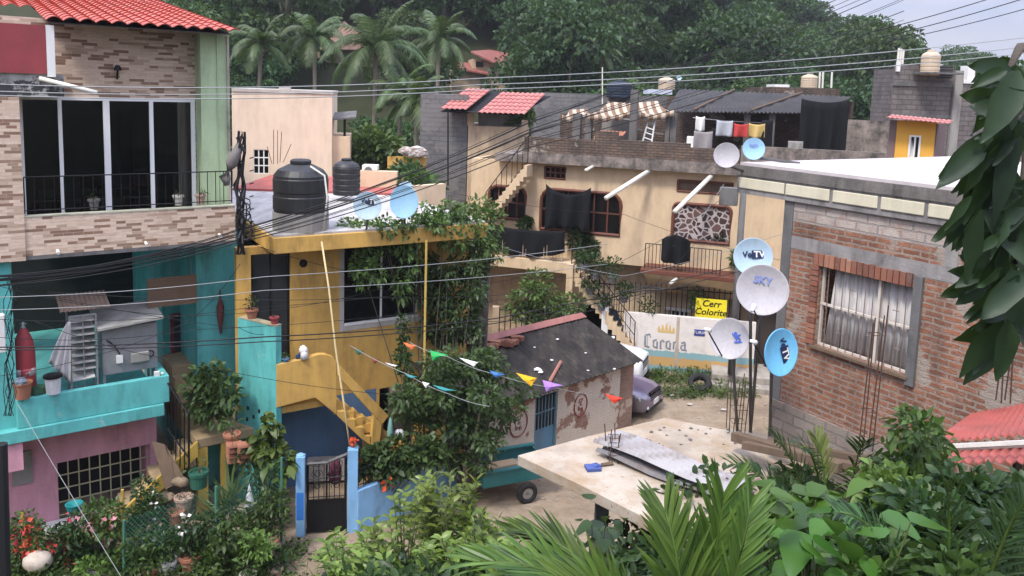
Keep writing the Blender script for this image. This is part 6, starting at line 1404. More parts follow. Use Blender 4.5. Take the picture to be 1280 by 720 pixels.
# ---------------------------------------------------------------- satellite dishes
def dish(name, label, px, py, d, rpx, face, col, logo=None, lcol=None, lsize=.16, lpos=(0, .1), lrot=0, asp=1.0, mast=None, arm=None, sky=False):
    c = P(px, py, d); rad = rpx / F * d * 1.0; fz = Vector(face).normalized()
    up = Vector((0, 0, 1)); fx = up.cross(fz).normalized(); fy = fz.cross(fx)
    M3 = Matrix((fx, fy, fz)).transposed(); r = thing(name, label, 'satellite dish', c, 'satellite dishes')
    m = MB(); dep = rad * .24; prof = [(rad * k, dep * k * k) for k in (0.001, .25, .5, .75, .93, 1.0)]; prof += [(rad * 1.015, dep + .0), (rad * 1.015, dep - .02)] + [(rad * k, dep * k * k - .012) for k in (.95, .75, .5, .25, .001)]
    S = Matrix.Diagonal((1, asp, 1)); base_off = fz * (-dep * .5)
    m.lathe(c + base_off, prof, 40, M3 @ S); ref = m.build('reflector', col, r, smooth=True)
    if arm:
        x0_, y0_, x1_, y1_, dn_ = arm; p0 = P(x0_, y0_, d - .02); p1 = P(x1_, y1_, d - dn_)
        m = MB(); m.tube([p0 - fz * .06, p0, p1], .012, 6); m.build('feed_arm', M_black, r)
        m = MB(); dd = (c - p1).normalized(); m.tube([p1 - dd * .05, p1 + dd * .03, p1 + dd * .07], [.022, .03, .04], 10); lb = m.build('feed_horn', M_alu, r, smooth=True)
    m = MB(); bk = c + base_off - fz * .02; m.tube([bk, bk - fz * .14], .045, 8)
    if mast is not None:
        mp = Vector(mast); m.tube([bk - fz * .12, Vector((bk.x - fz.x * .12, bk.y - fz.y * .12, bk.z - .15)), mp], .026, 7)
    m.build('mount', M_concd, r, smooth=True)
    if logo:
        lr = Matrix.Rotation(R(lrot), 3, 'Z'); rr2 = math.hypot(*lpos); lz = dep * rr2 * rr2 * 1.0 + .012 
        m3 = (M3 @ lr).to_4x4(); m3.translation = base_off + M3 @ Vector((lpos[0] * rad, lpos[1] * rad * asp, lz + .008))
        for tx, dx, boxed in logo:
            sh = Matrix.Translation((dx * lsize, 0, .004 if boxed else 0))
            text(tx, (M_white if boxed else lcol), r, m3 @ sh, lsize, bold=.004, shear=.1 if sky else 0)
            if boxed:
                w_ = lsize * (.42 * len(tx)); h_ = lsize * .48; mm = MB(); q = m3 @ sh
                mm.add([q @ Vector(v) for v in ((-w_, -h_, -.008), (w_, -h_, -.008), (w_, h_, -.008), (-w_, h_, -.008), (-w_, -h_, -.003), (w_, -h_, -.003), (w_, h_, -.003), (-w_, h_, -.003))], [(3, 2, 1, 0), (4, 5, 6, 7), (0, 1, 5, 4), (1, 2, 6, 5), (2, 3, 7, 6), (3, 0, 4, 7)]); mm.build('logo_box', lcol, r, local=True, bevel=.0)
    return r
M_dg = paint('dish_grey', (.47, .45, .47), .5, .08, .6, (.3, .28, .27), bump=0)
M_db = paint('dish_blue', (.3, .52, .7), .5, .08, .6, (.25, .35, .42), bump=0)
M_dbl = paint('dish_pale_blue', (.42, .56, .66), .5, .08, .6, (.3, .35, .38), bump=0)
M_dsky = paint('dish_sky_blue', (.17, .5, .78), .5, .08, .6, (.15, .35, .5), bump=0)
M_lnavy = paint('logo_navy', (.02, .03, .08), .5, 0, bump=0); M_lblu = paint('logo_blue', (.2, .25, .5), .5, 0, bump=0); M_lblu2 = paint('logo_blue_strong', (.06, .12, .5), .5, 0, bump=0)
mast = Pz(938, 540, ZSL)
dish('satellite_dish', 'pale blue dish with a dark two part television logo, partly behind the big grey dish', 941, 321, 11.9, 24, (-.15, -1, .12), M_dbl, [('Ve', -.75, False), ('TV', .62, True)], M_lnavy, .13, (.05, .12), 4, mast=tuple(mast), arm=None)
dish('satellite_dish', 'biggest grey dish with faded blue sky lettering, beside the brick corner', 953, 362, 11.5, 32, (-.3, -1, .12), M_dg, [('SKY', 0, False)], M_lblu, .15, (-.02, .36), -5, mast=tuple(mast), arm=(948, 398, 941, 386, .35), sky=True)
dish('satellite_dish', 'grey dish tilted left with slanting blue sky lettering and a long feed arm', 912, 423, 12.0, 24.5, (-.55, -1, .22), M_dg, [('sky', 0, False)], M_lblu2, .15, (.4, .12), -52, asp=1.06, mast=tuple(Pz(922, 542, ZSL)), arm=(903, 446, 884, 412, .42), sky=True)
dish('satellite_dish', 'bright blue dish turned right with a boxed white television logo reading downwards', 975, 440, 11.4, 25, (.35, -1, .1), M_dsky, [('Ve', -.65, False), ('TV', .6, True)], M_lnavy, .15, (.3, .12), -75, asp=1.22, mast=tuple(Pz(962, 548, ZSL)), arm=(958, 458, 941, 427, .4))
zb_r = zrf + .05
def roofpt(px, py, z_): return tuple(Pz(px, py, z_))
dish('satellite_dish', 'plain grey dish on the roof corner of the brick house', 908, 194, 13.3, 15.5, (-.2, -1, .1), M_dg, mast=tuple(Bf_.pt(ul + .12, zbm1, -.15)), arm=None)
dish('satellite_dish', 'small light blue dish on the roof corner of the brick house', 942, 186, 13.9, 13.5, (-.1, -1, .1), M_db, [('VeTV', 0, False)], M_lblu, .06, (0, .3), 0, mast=tuple(Bf_.pt(ul + .5, zrf + .05, -.9)), arm=False)
zyr = zr1 + .02
dish('satellite_dish', 'pale dish with a dark television logo on the yellow house roof', 459.5, 257, 18.4, 17.5, (.05, -1, .12), M_dbl, [('Ve', -.75, False), ('TV', .62, True)], M_lnavy, .15, (.1, .3), -6, mast=tuple(Pz(458, 287, zyr)), arm=False)
dish('satellite_dish', 'plain light blue dish among the vines on the yellow house roof', 505, 252, 18.9, 17.5, (.05, -1, .12), M_db, asp=1.2, mast=tuple(Pz(506, 284, zyr)), arm=False)
dish('satellite_dish', 'tiny pale dish high on the back roofs left of the black shed roof', 849, 97, 41, 3.2, (-.3, -1, .1), M_dbl, mast=tuple(P(847, 118, 41.2)), arm=False)
dish('satellite_dish', 'faint pale blue dish behind the plain blue one, upper edge showing', 507, 235, 22, 9, (.1, -1, .15), M_dbl, mast=tuple(P(508, 262, 22.2)), arm=False)
# ---------------------------------------------------------------- hut
Hf = frame_px((628, 590), 19.9, (790, 540), 23.5)
fu = lambda px, py, n=0: Hf.uv(px, py, n)[0]; fz_ = lambda px, py, n=0: Hf.uv(px, py, n)[1]
hl = fu(790, 500)
ht = thing('brick_hut', 'old plastered brick hut with a black corrugated roof and a blue door', 'hut', Hf.pt(hl / 2, -.1, -1.5))
M_hut = brick('hut_wall', (.3, .13, .09), (.36, .18, .12), (.3, .25, .21), .26, .085, .014, .5, plaster=(.6, .52, .43), pamt=.44, psc=.9, scol=(.12, .09, .07))
M_hutb = brick('hut_brick', (.3, .16, .11), (.36, .21, .15), (.3, .25, .21), .26, .085, .014, .5, plaster=(.48, .38, .3), pamt=.58, psc=1.0, scol=(.12, .09, .07))
zh1, zh2 = 2.1, 2.95
dr = (fu(668, 530), fu(696, 530), -.1, fz_(682, 493))
m = MB(); wall(m, Hf, -1.2, hl - .6, -.2, zh1, 0, .2, [dr]); m.build('front_wall', M_hut, ht)
m = MB(); m.box(Hf, hl - .598, hl, -.2, zh1 - .1, -.2, .012); m.build('corner_brickwork', M_hutb, ht)
m = MB(); m.poly(Frame(Hf.pt(hl, 0, -.201), -Hf.n), [(0, -.2), (2.2, -.2), (2.2, zh2 - .05), (0, zh1 - .1)], -.0, .2); m.box(Hf, -1.2, hl - .2, -.2, zh2 - .1, -2.4, -2.2); m.build('side_wall', M_hutb, ht)
m = MB(); a, b, z0, z1 = dr; m.box(Hf, a, b, z0, z1, -.12, -.07)
bd = m.build('door', paint('door_blue', (.1, .22, .32), .6, .12, .6, (.12, .12, .12)), ht)
m = MB(); zq = z0 + (z1 - z0) * .52
for i in range(7): uu = a + .06 + (b - a - .12) * i / 6; m.box(Hf, uu - .014, uu + .014, zq, z1 - .08, -.06, -.03)
m.box(Hf, a + .04, b - .04, zq + .45, zq + .48, -.061, -.035); m.box(Hf, a, a + .05, z0, z1, -.069, -.01); m.box(Hf, b - .05, b, z0, z1, -.069, -.01)
m.build('door_bars', paint('bar_teal', (.12, .2, .24), .6, .2), bd)
m = MB(); m.box(Hf, a + .05, b - .05, zq, z1 - .06, -.069, -.064); m.build('door_grille_dark', M_dark, bd)
def roof_sheet(c, nw, name, mt):
    m = MB(); sheet(m, *c, nw, .022, 3); o = m.build(name, mt, ht); o.modifiers.new('thickness', 'SOLIDIFY').thickness = .02
M_hroof = paint('tar_sheet', (.022, .02, .019), .85, .4, .7, (.09, .078, .065), sc=2.0, spec=.2, peel=(.06, .048, .04), pamt=.54, pw=.1)
e0, e1, r1_, r0_ = Hf.pt(-1.5, zh1 - .02, .28), Hf.pt(hl + .12, zh1 + .02, .25), Hf.pt(hl + .1, zh2, -2.3), Hf.pt(-1.5, zh2, -2.3)
roof_sheet((e0, e1, r1_, r0_), 40, 'front_roof', M_hroof)
roof_sheet((r0_ + Vector((0, 0, .01)), r1_ + Vector((0, 0, .01)), Hf.pt(hl + .1, zh1 + .2, -3.8), Hf.pt(-1.5, zh1 + .2, -3.8)), 40, 'rear_roof', M_hroof)
m = MB(); 
for s_ in (1, -1): m.prism([Hf.pt(.5, zh2 + .07, -2.3), Hf.pt(hl + .1, zh2 + .07, -2.3), Hf.pt(hl + .1, zh2 - .03, -2.3 + s_ * .24), Hf.pt(.5, zh2 - .03, -2.3 + s_ * .24)][::s_], (0, 0, .012))
m.build('ridge_cap', paint('faded_red_sheet', (.3, .12, .1), .6, .2, .5), ht)
M_redpaint = paint('red_brush', (.26, .05, .04), .8, .1, bump=0)
for cx_, cy_, rx, rz in ((648, 529, 10.5, 16.5), (725.5, 506, 7.8, 13.8)):
    c_u, c_z = Hf.uv(cx_, cy_); ru_ = abs(fu(cx_ + rx, cy_) - c_u); rz_ = abs(fz_(cx_, cy_ - rz) - c_z)
    m = MB(); N = 26; pts = [(c_u + ru_ * math.cos(2 * math.pi * i / N), c_z + rz_ * math.sin(2 * math.pi * i / N)) for i in range(N + 1)]
    m.tube([Hf.pt(x, y, .016) for x, y in pts], .017, 4, cap=False)
    m.tube([Hf.pt(c_u + ru_ * x, c_z + rz_ * y, .014) for x, y in ((.2, .55), (-.2, .5), (-.3, .25), (.15, .3), (.3, .55))], .013, 4)
    m.tube([Hf.pt(c_u + ru_ * x, c_z + rz_ * y, .014) for x, y in ((.05, .25), (-.1, -.05), (.25, .02))], .013, 4)
    m.tube([Hf.pt(c_u + ru_ * x, c_z + rz_ * y, .014) for x, y in ((-.35, -.05), (-.3, -.45), (-.05, -.3), (-.25, -.2))], .013, 4)
    m.tube([Hf.pt(c_u + ru_ * x, c_z + rz_ * y, .014) for x, y in ((.1, -.3), (.3, -.3), (.32, -.5), (.08, -.48), (.1, -.3))], .013, 4)
    m.build('red_emblem', M_redpaint, ht)
for i, (px, py, s_) in enumerate(((672, 462, .16), (676, 465, .1), (690, 450, .07), (697, 424, .07), (735, 463, .05), (768, 461, .06), (732, 441, .05), (668, 434, .05))):
    pl = Frame(e0, e1 - e0); r = ray(px, py); n_ = (e1 - e0).cross(r0_ - e0).normalized(); t_ = (e0 + Vector((0, 0, .04)) - CAMP).dot(n_) / r.dot(n_); q = CAMP + r * t_
    m = MB(); m.ball(q, s_ * .6, (1.3, 1, .5), 7, 5, .25); solo('paper_scrap', m, M_white, ('largest crumpled white scrap on the black hut roof', 'white scrap touching the largest one on the hut roof', 'white scrap just above the leaning red stick on the hut roof', 'pale scrap near the ridge of the hut roof', 'tiny white scrap right of the red stick on the hut roof', 'white scrap near the right eave of the hut roof', 'tiny white scrap in the middle right of the hut roof', 'white scrap by the red ridge cap of the hut roof')[i], 'scrap')
def onroof(px, py, dz=.05):
    r = ray(px, py); n_ = (e1 - e0).cross(r0_ - e0).normalized(); t_ = (e0 + Vector((0, 0, dz)) - CAMP).dot(n_) / r.dot(n_); return CAMP + r * t_
m = MB(); m.tube([onroof(687, 477), onroof(701, 452)], .045, 5); solo('red_stick', m, paint('faded_red_wood', (.36, .16, .12), .8, .2), 'faded red stick lying on the black hut roof', 'stick')
m = MB()
for i in range(16):
    q = onroof(600 + i * 3.2, 436 - i * .8 + rnd.uniform(-3, 3), .12); m.box(Frame(q, (1, rnd.uniform(-.6, .6), 0)), -.15, .15, q.z - .06, q.z + .06, -.09, .09)
solo('brick_rubble', m, M_bplain, 'broken red bricks piled at the left end of the hut ridge', 'bricks', kind='stuff')
# ---------------------------------------------------------------- cars
M_tyre = paint('tyre_rubber', (.02, .02, .021), .85, .2, .3, (.08, .07, .06))
M_carglass = glassmat('car_glass', (.01, .012, .015), .04, .6)
M_lamp = paint('lamp_glass', (.6, .62, .65), .15, .05, 0, bump=0, spec=.6)
M_rim = paint('rim_metal', (.35, .35, .36), .35, .1, .2, metal=.6, bump=0)
def car(name, label, q, hd, paintm, kind, L=4.5, Wd=1.76, H=1.5):
    """lofted body along x (nose at x=0), then lamps, grille, glass and wheels"""
    hd = Vector((hd[0], hd[1], 0)).normalized(); sd_ = Vector((-hd.y, hd.x, 0)); q = Vector(q); r = thing(name, label, 'car', q)
    W3 = lambda x, y, z_: q + hd * (-x) + sd_ * y + Vector((0, 0, z_)); w = Wd / 2
    if kind == 'suv': st = [(0, .72, .35, .62, .82), (.06, .86, .3, .72, 1.0), (.35, .95, .26, .78, 1.08), (1.25, 1, .26, .82, 1.16), (2.6, 1, .26, .84, 1.2), (4.2, 1, .28, .84, 1.22), (4.6, .92, .35, .8, 1.2)]; cab = [(1.2, 1.15, .86), (1.9, H + .02, .74), (4.1, H + .02, .72), (4.55, 1.2, .8)]
    else: st = [(0, .62, .3, .5, .66), (.08, .8, .22, .6, .74), (.4, .93, .2, .66, .84), (1.2, 1, .2, .7, .94), (2.2, 1, .2, .76, .98), (3.6, 1, .22, .8, 1.0), (4.3, .95, .28, .78, 1.02), (4.5, .82, .38, .7, .95)]; cab = [(1.15, .93, .84), (2.0, H - .06, .66), (3.1, H, .64), (4.05, 1.0, .74)]
    m = MB(); n = 10
    for x, ws, zb, zm, zt in st:
        ww = w * ws
        for y, z_ in ((-ww * .86, zb), (-ww * .98, zb + .1), (-ww, zm), (-ww * .95, zt - .05), (-ww * .8, zt), (0 - ww * .3, zt + .035), (ww * .3, zt + .035), (ww * .8, zt), (ww * .95, zt - .05), (ww, zm), (ww * .98, zb + .1), (ww * .86, zb)): m.v.append(W3(x, y, z_))
    n = 12
    for i in range(len(st) - 1):
        for j in range(n): a = i * n + j; b_ = i * n + (j + 1) % n; m.f.append([a, a + n, b_ + n, b_]); m.m.append(0)
    m.f.append(list(range(n))); m.m.append(0); m.f.append([(len(st) - 1) * n + j for j in range(n)][::-1]); m.m.append(0)
    o = m.build('body', paintm, r, smooth=True); o.modifiers.new('round', 'BEVEL').width = .02
    m = MB()
    for x, z_, ws in cab:
        m.v += [W3(x, -w * ws, z_), W3(x, w * ws, z_)]
    m.v += [W3(cab[0][0], -w * .86, cab[0][1] - .05), W3(cab[0][0], w * .86, cab[0][1] - .05), W3(cab[3][0], -w * .9, cab[3][1] - .15), W3(cab[3][0], w * .9, cab[3][1] - .15), W3(cab[1][0], -w * .93, .98), W3(cab[1][0], w * .93, .98), W3(cab[2][0], -w * .93, .98), W3(cab[2][0], w * .93, .98)]
    m.f += [[0, 1, 3, 2], [4, 5, 7, 6], [0, 2, 12 - 0], [1, 13, 3], [2, 4, 14, 12], [3, 13, 15, 5], [4, 6, 14], [5, 15, 7]]; m.m += [0] * 8
    gl = m.build('windows', M_carglass, r)
    m = MB(); a, b_ = cab[1], cab[2]; m.hexa([W3(a[0] - .05, -w * a[2], a[1]), W3(a[0] - .05, w * a[2], a[1]), W3(b_[0] + .05, w * b_[2], b_[1]), W3(b_[0] + .05, -w * b_[2], b_[1])] + [W3(a[0] + .05, -w * a[2] * .9, a[1] + .05), W3(a[0] + .05, w * a[2] * .9, a[1] + .05), W3(b_[0] - .1, w * b_[2] * .9, b_[1] + .05), W3(b_[0] - .1, -w * b_[2] * .9, b_[1] + .05)]); m.build('roof', paintm, r, smooth=False, bevel=.03)
    zm = st[1][3]; zt = st[1][4]
    for s_ in (-1, 1):
        m = MB(); y0, y1 = s_ * w * .5, s_ * w * .86; m.hexa([W3(-.02 + .05, y0, zm - .02), W3(.2, y1, zm + .0), W3(.3, y1, zm + .0), W3(.2, y0, zm - .02), W3(.04, y0, zt - .06), W3(.24, y1, zt - .02), W3(.34, y1, zt - .02), W3(.24, y0, zt - .06)]); m.build('headlight', M_lamp, r, bevel=.02)
        m = MB(); c = W3(.03, s_ * w * .62, st[1][2] + .16); m.lathe(c, [(.06, -.02), (.06, .02), (.05, .03), (0, .03)], 12, Matrix((sd_, Vector((0, 0, 1)), hd)).transposed()); m.build('fog_lamp', M_lamp, r)
        m = MB(); m.ball(W3(1.45, s_ * (w + .1), st[3][4] + .06), .1, (.8, .8, .6), 8, 6); m.build('mirror', paintm, r, smooth=True)
    m = MB(); Gf = Frame(W3(-.012, 0, 0), sd_)
    for i in range(4): m.hexa([W3(x + .03, y, z_) for x, y, z_ in ((-.035, -w * .46, zm - .04 + i * .075), (-.035, w * .46, zm - .04 + i * .075), (.06, w * .46, zm - .04 + i * .075), (.06, -w * .46, zm - .04 + i * .075), (-.03, -w * .46, zm + .0 + i * .075), (-.03, w * .46, zm + .0 + i * .075), (.06, w * .46, zm + .0 + i * .075), (.06, -w * .46, zm + .0 + i * .075))])
    m.build('grille', M_black, r)
    m = MB(); zp = st[0][2] + .1; m.hexa([W3(x, y, z_) for x, y, z_ in ((-.03, -.16, zp), (-.03, .16, zp), (.02, .16, zp), (.02, -.16, zp), (-.03, -.16, zp + .16), (-.03, .16, zp + .16), (.02, .16, zp + .16), (.02, -.16, zp + .16))]); m.build('number_plate', M_white, r)
    m = MB(); zb = st[0][2]; m.hexa([W3(x, y, z_) for x, y, z_ in ((.0, -w * .7, zb - .05), (.0, w * .7, zb - .05), (.3, w * .8, zb - .05), (.3, -w * .8, zb - .05), (-.01, -w * .7, zb + .05), (-.01, w * .7, zb + .05), (.3, w * .8, zb + .05), (.3, -w * .8, zb + .05))]); m.build('bumper_lip', M_black, r)
    ax = Matrix((hd, Vector((0, 0, 1)), sd_)).transposed()
    for x in (.85, L - .9):
        for s_ in (-1, 1):
            c = W3(x, s_ * (w - .1), .33); wm = MB(); wm.lathe(c, [(.19, -.1), (.3, -.11), (.33, -.06), (.33, .06), (.3, .11), (.19, .1)], 22, ax, closed=True); wo2 = wm.build('wheel', M_tyre, r, smooth=True)
            m = MB(); m.lathe(c, [(.19, -.08), (.17, -.03 if s_ > 0 else .05), (.05, .0), (.0, .02)], 16, ax); m.lathe(c, [(.19, .08), (.14, .05), (.05, .06), (0, .07)], 16, ax); m.build('rim', M_rim, wo2)
    return r
hd = (.85, -.53)
t = NT('grey_car_tinted_reflection'); b = t.bsdf(.28, .5, .5); 
lw_ = t.n('ShaderNodeLayerWeight'); lw_.inputs[0].default_value = .45
t.l(t.mix(lw_.outputs['Facing'], (.2, .185, .2), (.22, .16, .32)), b.inputs['Base Color']); b.inputs['Coat Weight'].default_value = .6  # violet reflection painted into the base colour towards grazing angles
car('parked_car', 'grey saloon car with a violet sheen parked nose out behind the hut', (P(818, 530, 24.4).x, 24.4, terrain(P(818, 530, 24.4).x, 24.4)), hd, t.m, 'saloon')
t = NT('white_car_paint'); b = t.bsdf(.3, .5); b.inputs['Base Color'].default_value = (.76, .76, .76, 1); b.inputs['Coat Weight'].default_value = .5
q = P(806, 478, 27.0); car('parked_car', 'white high car with a dark grille parked behind the grey one', (q.x, 27.0, terrain(q.x, 27)), (.93, -.37), t.m, 'suv', 4.4, 1.8, 1.58)
# tyre, weeds verge
m = MB(); q = P(875, 472, 26.6); q.z = terrain(q.x, q.y) + .12
tm = (Matrix.Rotation(R(28), 3, 'X') @ Matrix.Rotation(R(-10), 3, 'Y')); m.lathe(q + Vector((0, 0, .16)), [(.22, -.1), (.36, -.12), (.4, -.06), (.4, .06), (.36, .12), (.22, .1)], 30, tm, closed=True)
solo('old_tyre', m, M_tyre, 'old black tyre lying tilted in the weeds by the whitewashed wall', 'tyre', smooth=True)
# ---------------------------------------------------------------- small teal trailer
q = Pz(655, 600, .0); tq = P(634, 600, 17.9); tq.z = terrain(tq.x, tq.y)
tr_ = thing('small_trailer', 'small teal open trailer with a pale floor under the slab edge', 'trailer', tq)
TF = Frame((tq.x - .55, tq.y - .1), (1, .45, 0)); M_teal = paint('teal_paint', (.03, .17, .17), .55, .15, .5, (.05, .07, .07))
zt0, zt1 = tq.z + .5, tq.z + .85; Lw, Wt = 1.75, 1.1
for nm, x in (('side_board', (0, Lw, zt0, zt1, -.03, 0)), ('side_board', (0, Lw, zt0, zt1, -Wt, -Wt + .03)), ('end_board', (0, .03, zt0, zt1, -Wt + .031, -.031)), ('end_board', (Lw - .03, Lw, zt0, zt1, -Wt + .031, -.031))):
    m = MB(); m.box(TF, *x); m.build(nm, M_teal, tr_, bevel=.006)
m = MB(); m.box(TF, -.05, Lw + .05, zt1, zt1 + .035, -.1, .03); m.box(TF, -.05, Lw + .05, zt1, zt1 + .035, -Wt - .03, -Wt + .1); m.build('top_rail', M_teal, tr_)
m = MB(); m.box(TF, .031, Lw - .031, zt0 + .02, zt0 + .06, -Wt + .031, -.031); m.build('floor', M_concp, tr_)
m = MB(); m.box(TF, .3, 1.1, zt0 + .2, zt0 + .24, -.75, -.45); m.build('plank', paint('tan_board', (.45, .32, .2), .9, .2), tr_)
m = MB(); m.tube([TF.pt(Lw, zt0, -.3), TF.pt(Lw + .8, zt0 - .05, -.55)], .035, 6); m.tube([TF.pt(Lw, zt0, -.8), TF.pt(Lw + .8, zt0 - .05, -.55)], .035, 6); m.build('drawbar', M_black, tr_)
ax = Matrix((TF.u, Vector((0, 0, 1)), TF.n)).transposed()
for n_ in (.1, -Wt - .1):
    c = TF.pt(Lw * .62, tq.z + .26, n_); m = MB(); m.lathe(c, [(.14, -.07), (.23, -.08), (.26, -.04), (.26, .04), (.23, .08), (.14, .07)], 20, ax, closed=True); wv_ = m.build('wheel', M_tyre, tr_, smooth=True)
    m = MB(); m.lathe(c, [(.14, .05), (.1, .02), (.04, .05), (0, .05)], 14, ax); m.build('rim', M_rim, wv_)
# ---------------------------------------------------------------- cables
M_wire = paint('cable_black', (.02, .02, .022), .6, .2, 0, bump=0)
M_wirep = paint('cable_grey', (.3, .31, .31), .5, .1, 0, bump=0)
def wire(pts, r, mt, label, s=.15, group=None):
    pts = [P(*p) for p in pts]; out = []
    for a, b in zip(pts, pts[1:]): seg = sag(a, b, s, 14); out += seg if not out else seg[1:]
    m = MB(); m.tube(out, r, 5); return solo('power_cable', m, mt, label, 'cable', group, smooth=True)
rs = random.Random(11)
GB1 = 'cables of the dark bundle sweeping up to the right'
for i in range(10):
    j = lambda k: rs.uniform(-k, k)
    wire([(-30, 352 + j(7), 14.6), (297, 287 + i * 1.6 + j(2), 16.9), (660, 150 + i * 3.5 + j(5), 19), (1130, -40 + i * 9 + j(6), 24)], .008 + .004 * (i % 3 == 0), M_wire, 'black cable of the dark bundle sweeping from the turquoise house up to the right', .16, GB1)
for i, (y0, y1, y2, lab) in enumerate(((103, 98, 40, 'topmost of the three long pale cables across the top of the photo'), (112, 106, 52, 'middle one of the three long pale cables across the top of the photo'), (117, 112, 60, 'lowest of the three long pale cables across the top of the photo'))):
    wire([(-60, y0, 12.5), (600, y1, 14.5), (1340, y2, 17)], .0085, M_wirep, lab, .12)
wire([(-30, 372, 14.2), (330, 346, 14.8), (760, 305, 19)], .007, M_wirep, 'pale cable crossing just below the upper balcony, higher of two', .08)
wire([(-30, 388, 14.2), (330, 363, 14.8), (760, 330, 19)], .007, M_wirep, 'pale cable crossing the hanging blind, lower of two', .08)
wire([(-20, 434, 14.2), (330, 421, 14.7), (620, 398, 17), (930, 330, 24)], .013, M_wire, 'thick black cable crossing tray rack and yellow house, upper one of a pair', .05)
wire([(-20, 437, 14.2), (330, 427, 14.7), (620, 404, 17), (930, 338, 24)], .011, M_wire, 'black cable crossing tray rack and yellow house, lower one of a pair', .05)
wire([(60, 370, 15.2), (300, 410, 16.5), (330, 418, 17)], .006, M_wire, 'thin black cable running down past the oven hood', .05)
wire([(40, 400, 15), (230, 452, 15.6), (500, 494, 17)], .006, M_wire, 'thin black cable sloping down right over the turquoise wall and the yellow stair', .1)
wire([(60, 365, 15.2), (470, 372, 16.5), (700, 360, 20)], .006, M_wire, 'thin black cable crossing below the dark window of the yellow house', .1)
for i, (a, b, c, lab) in enumerate((((-20, 352, 14.5), (240, 395, 16), (480, 360, 19), 'thin black cable sagging over the brown blind and the dark window'), ((-20, 398, 14.6), (300, 386, 16.2), (700, 338, 24), 'thin black cable crossing above the landing of the yellow house'), ((0, 470, 14.8), (230, 405, 16.5), (300, 330, 17), 'thin black cable rising to the parapet corner in front of the oven'), ((300, 300, 17), (520, 352, 20), (720, 395, 26), 'thin black cable falling from the parapet corner over the vine to the street'), ((520, 232, 24), (780, 268, 26), (1000, 330, 22), 'thin grey cable across the arched window and the stone panel'), ((-20, 420, 14.6), (240, 412, 15.8), (640, 372, 21), 'thin dark cable just above the close pair of black cables'))):
    wire([a, b, c], .006, M_wire, lab, .14)
wire([(22, 505, 14.6), (160, 735, 13.2)], .006, M_wirep, 'thin pale cable slanting down across the pink wall', .03)
wire([(600, 300, 24), (780, 345, 26), (1000, 285, 20)], .007, M_wirep, 'grey cable in front of the middle stairs of the cream house', .1)
wire([(560, 330, 24), (735, 345, 27), (913, 240, 27)], .008, M_wire, 'black cable from the utility pole down across the cream facade', .25)
wire([(600, 402, 22), (800, 372, 26), (913, 250, 27)], .008, M_wire, 'dark cable from the utility pole across the spiked railing', .2)
wire([(1090, 40, 30), (1300, -22, 26)], .016, M_wire, 'uppermost dark cable against the sky at the upper right', .06)
wire([(1100, 47, 30), (1300, -8, 26)], .016, M_wire, 'second dark cable against the sky at the upper right', .06)
wire([(1110, 52, 30), (1300, 6, 26)], .014, M_wire, 'lowest dark cable against the sky at the upper right', .06)
# tangle of cable and cloth at the corner of the stone balcony
q = P(300, 290, 16.95); ct = thing('cable_tangle', 'tangle of black cables with a grey rag, hung at the corner of the stone parapet', 'cables', q - Vector((0, 0, .4)))
m = MB()
for i in range(9):
    p = [P(299 + rs.uniform(-6, 8), 318, 16.95)]
    for y in range(300, 165, -22): p.append(P(300 + rs.uniform(-9, 14) * (.4 + (318 - y) / 200) * (1 if y > 215 else .45), y + rs.uniform(-5, 5), 16.95 + rs.uniform(-.12, .12)))
    m.tube(p, rs.uniform(.012, .03), 5)
for i in range(6):
    c = P(307, 255 + i * 7, 16.9); rr_ = rs.uniform(.08, .17); m.tube([c + Vector((math.cos(a * .7) * rr_ * .8, rs.uniform(-.04, .04), math.sin(a * .7) * rr_)) for a in range(10)], .014, 5)
for i in range(15):
    p = P(296 + (i % 2) * 16, 190 + i * 8, 16.9); m.tube([p, p + Vector((.09, -.02, .03))], .012, 4)
m.build('cables', M_wire, ct)
m = MB(); m.tube([P(301, 170, 16.9), P(297, 188, 16.9), P(289, 205, 16.85), P(281, 222, 16.85), P(284, 232, 16.85)], [.03, .1, .13, .12, .05], 9); m.build('rag', paint('grey_rag', (.2, .18, .17), .95, .2), ct, smooth=True)
# meter box and loops at the left edge
m = MB(); q = P(2, 440, 14.9); m.box(Frame(q, A.u), -.25, .08, q.z, q.z + .75, -.08, .08); solo('meter_box', m, M_white, 'white electricity meter box at the left edge on the turquoise pier', 'meter box', bevel=.02)
m = MB()
for i in range(8):
    p = [P(14 + rs.uniform(-10, 8), y, 14.9 + rs.uniform(-.05, .05)) for y in (345, 375, 400, 430, 455, 490, 520)]; m.tube(p, .008, 4)
solo('loose_cables', m, M_wire, 'loose black cables hanging down the turquoise pier at the left edge', 'cables')
m = MB(); q = P(2, 700, 11.5); m.tube([Vector((q.x, q.y, terrain(q.x, q.y) - .3)), P(1, 555, 11.5)], .09, 8); solo('dark_post', m, M_wire, 'dark post at the lower left edge of the photo', 'post')
m = MB(); m.tube([P(905, 230, 12.9), P(876, 275, 12.9)], .004, 4); solo('loose_wire', m, M_wirep, 'short loose wire hanging under the white drain pipe by the pole', 'wire')
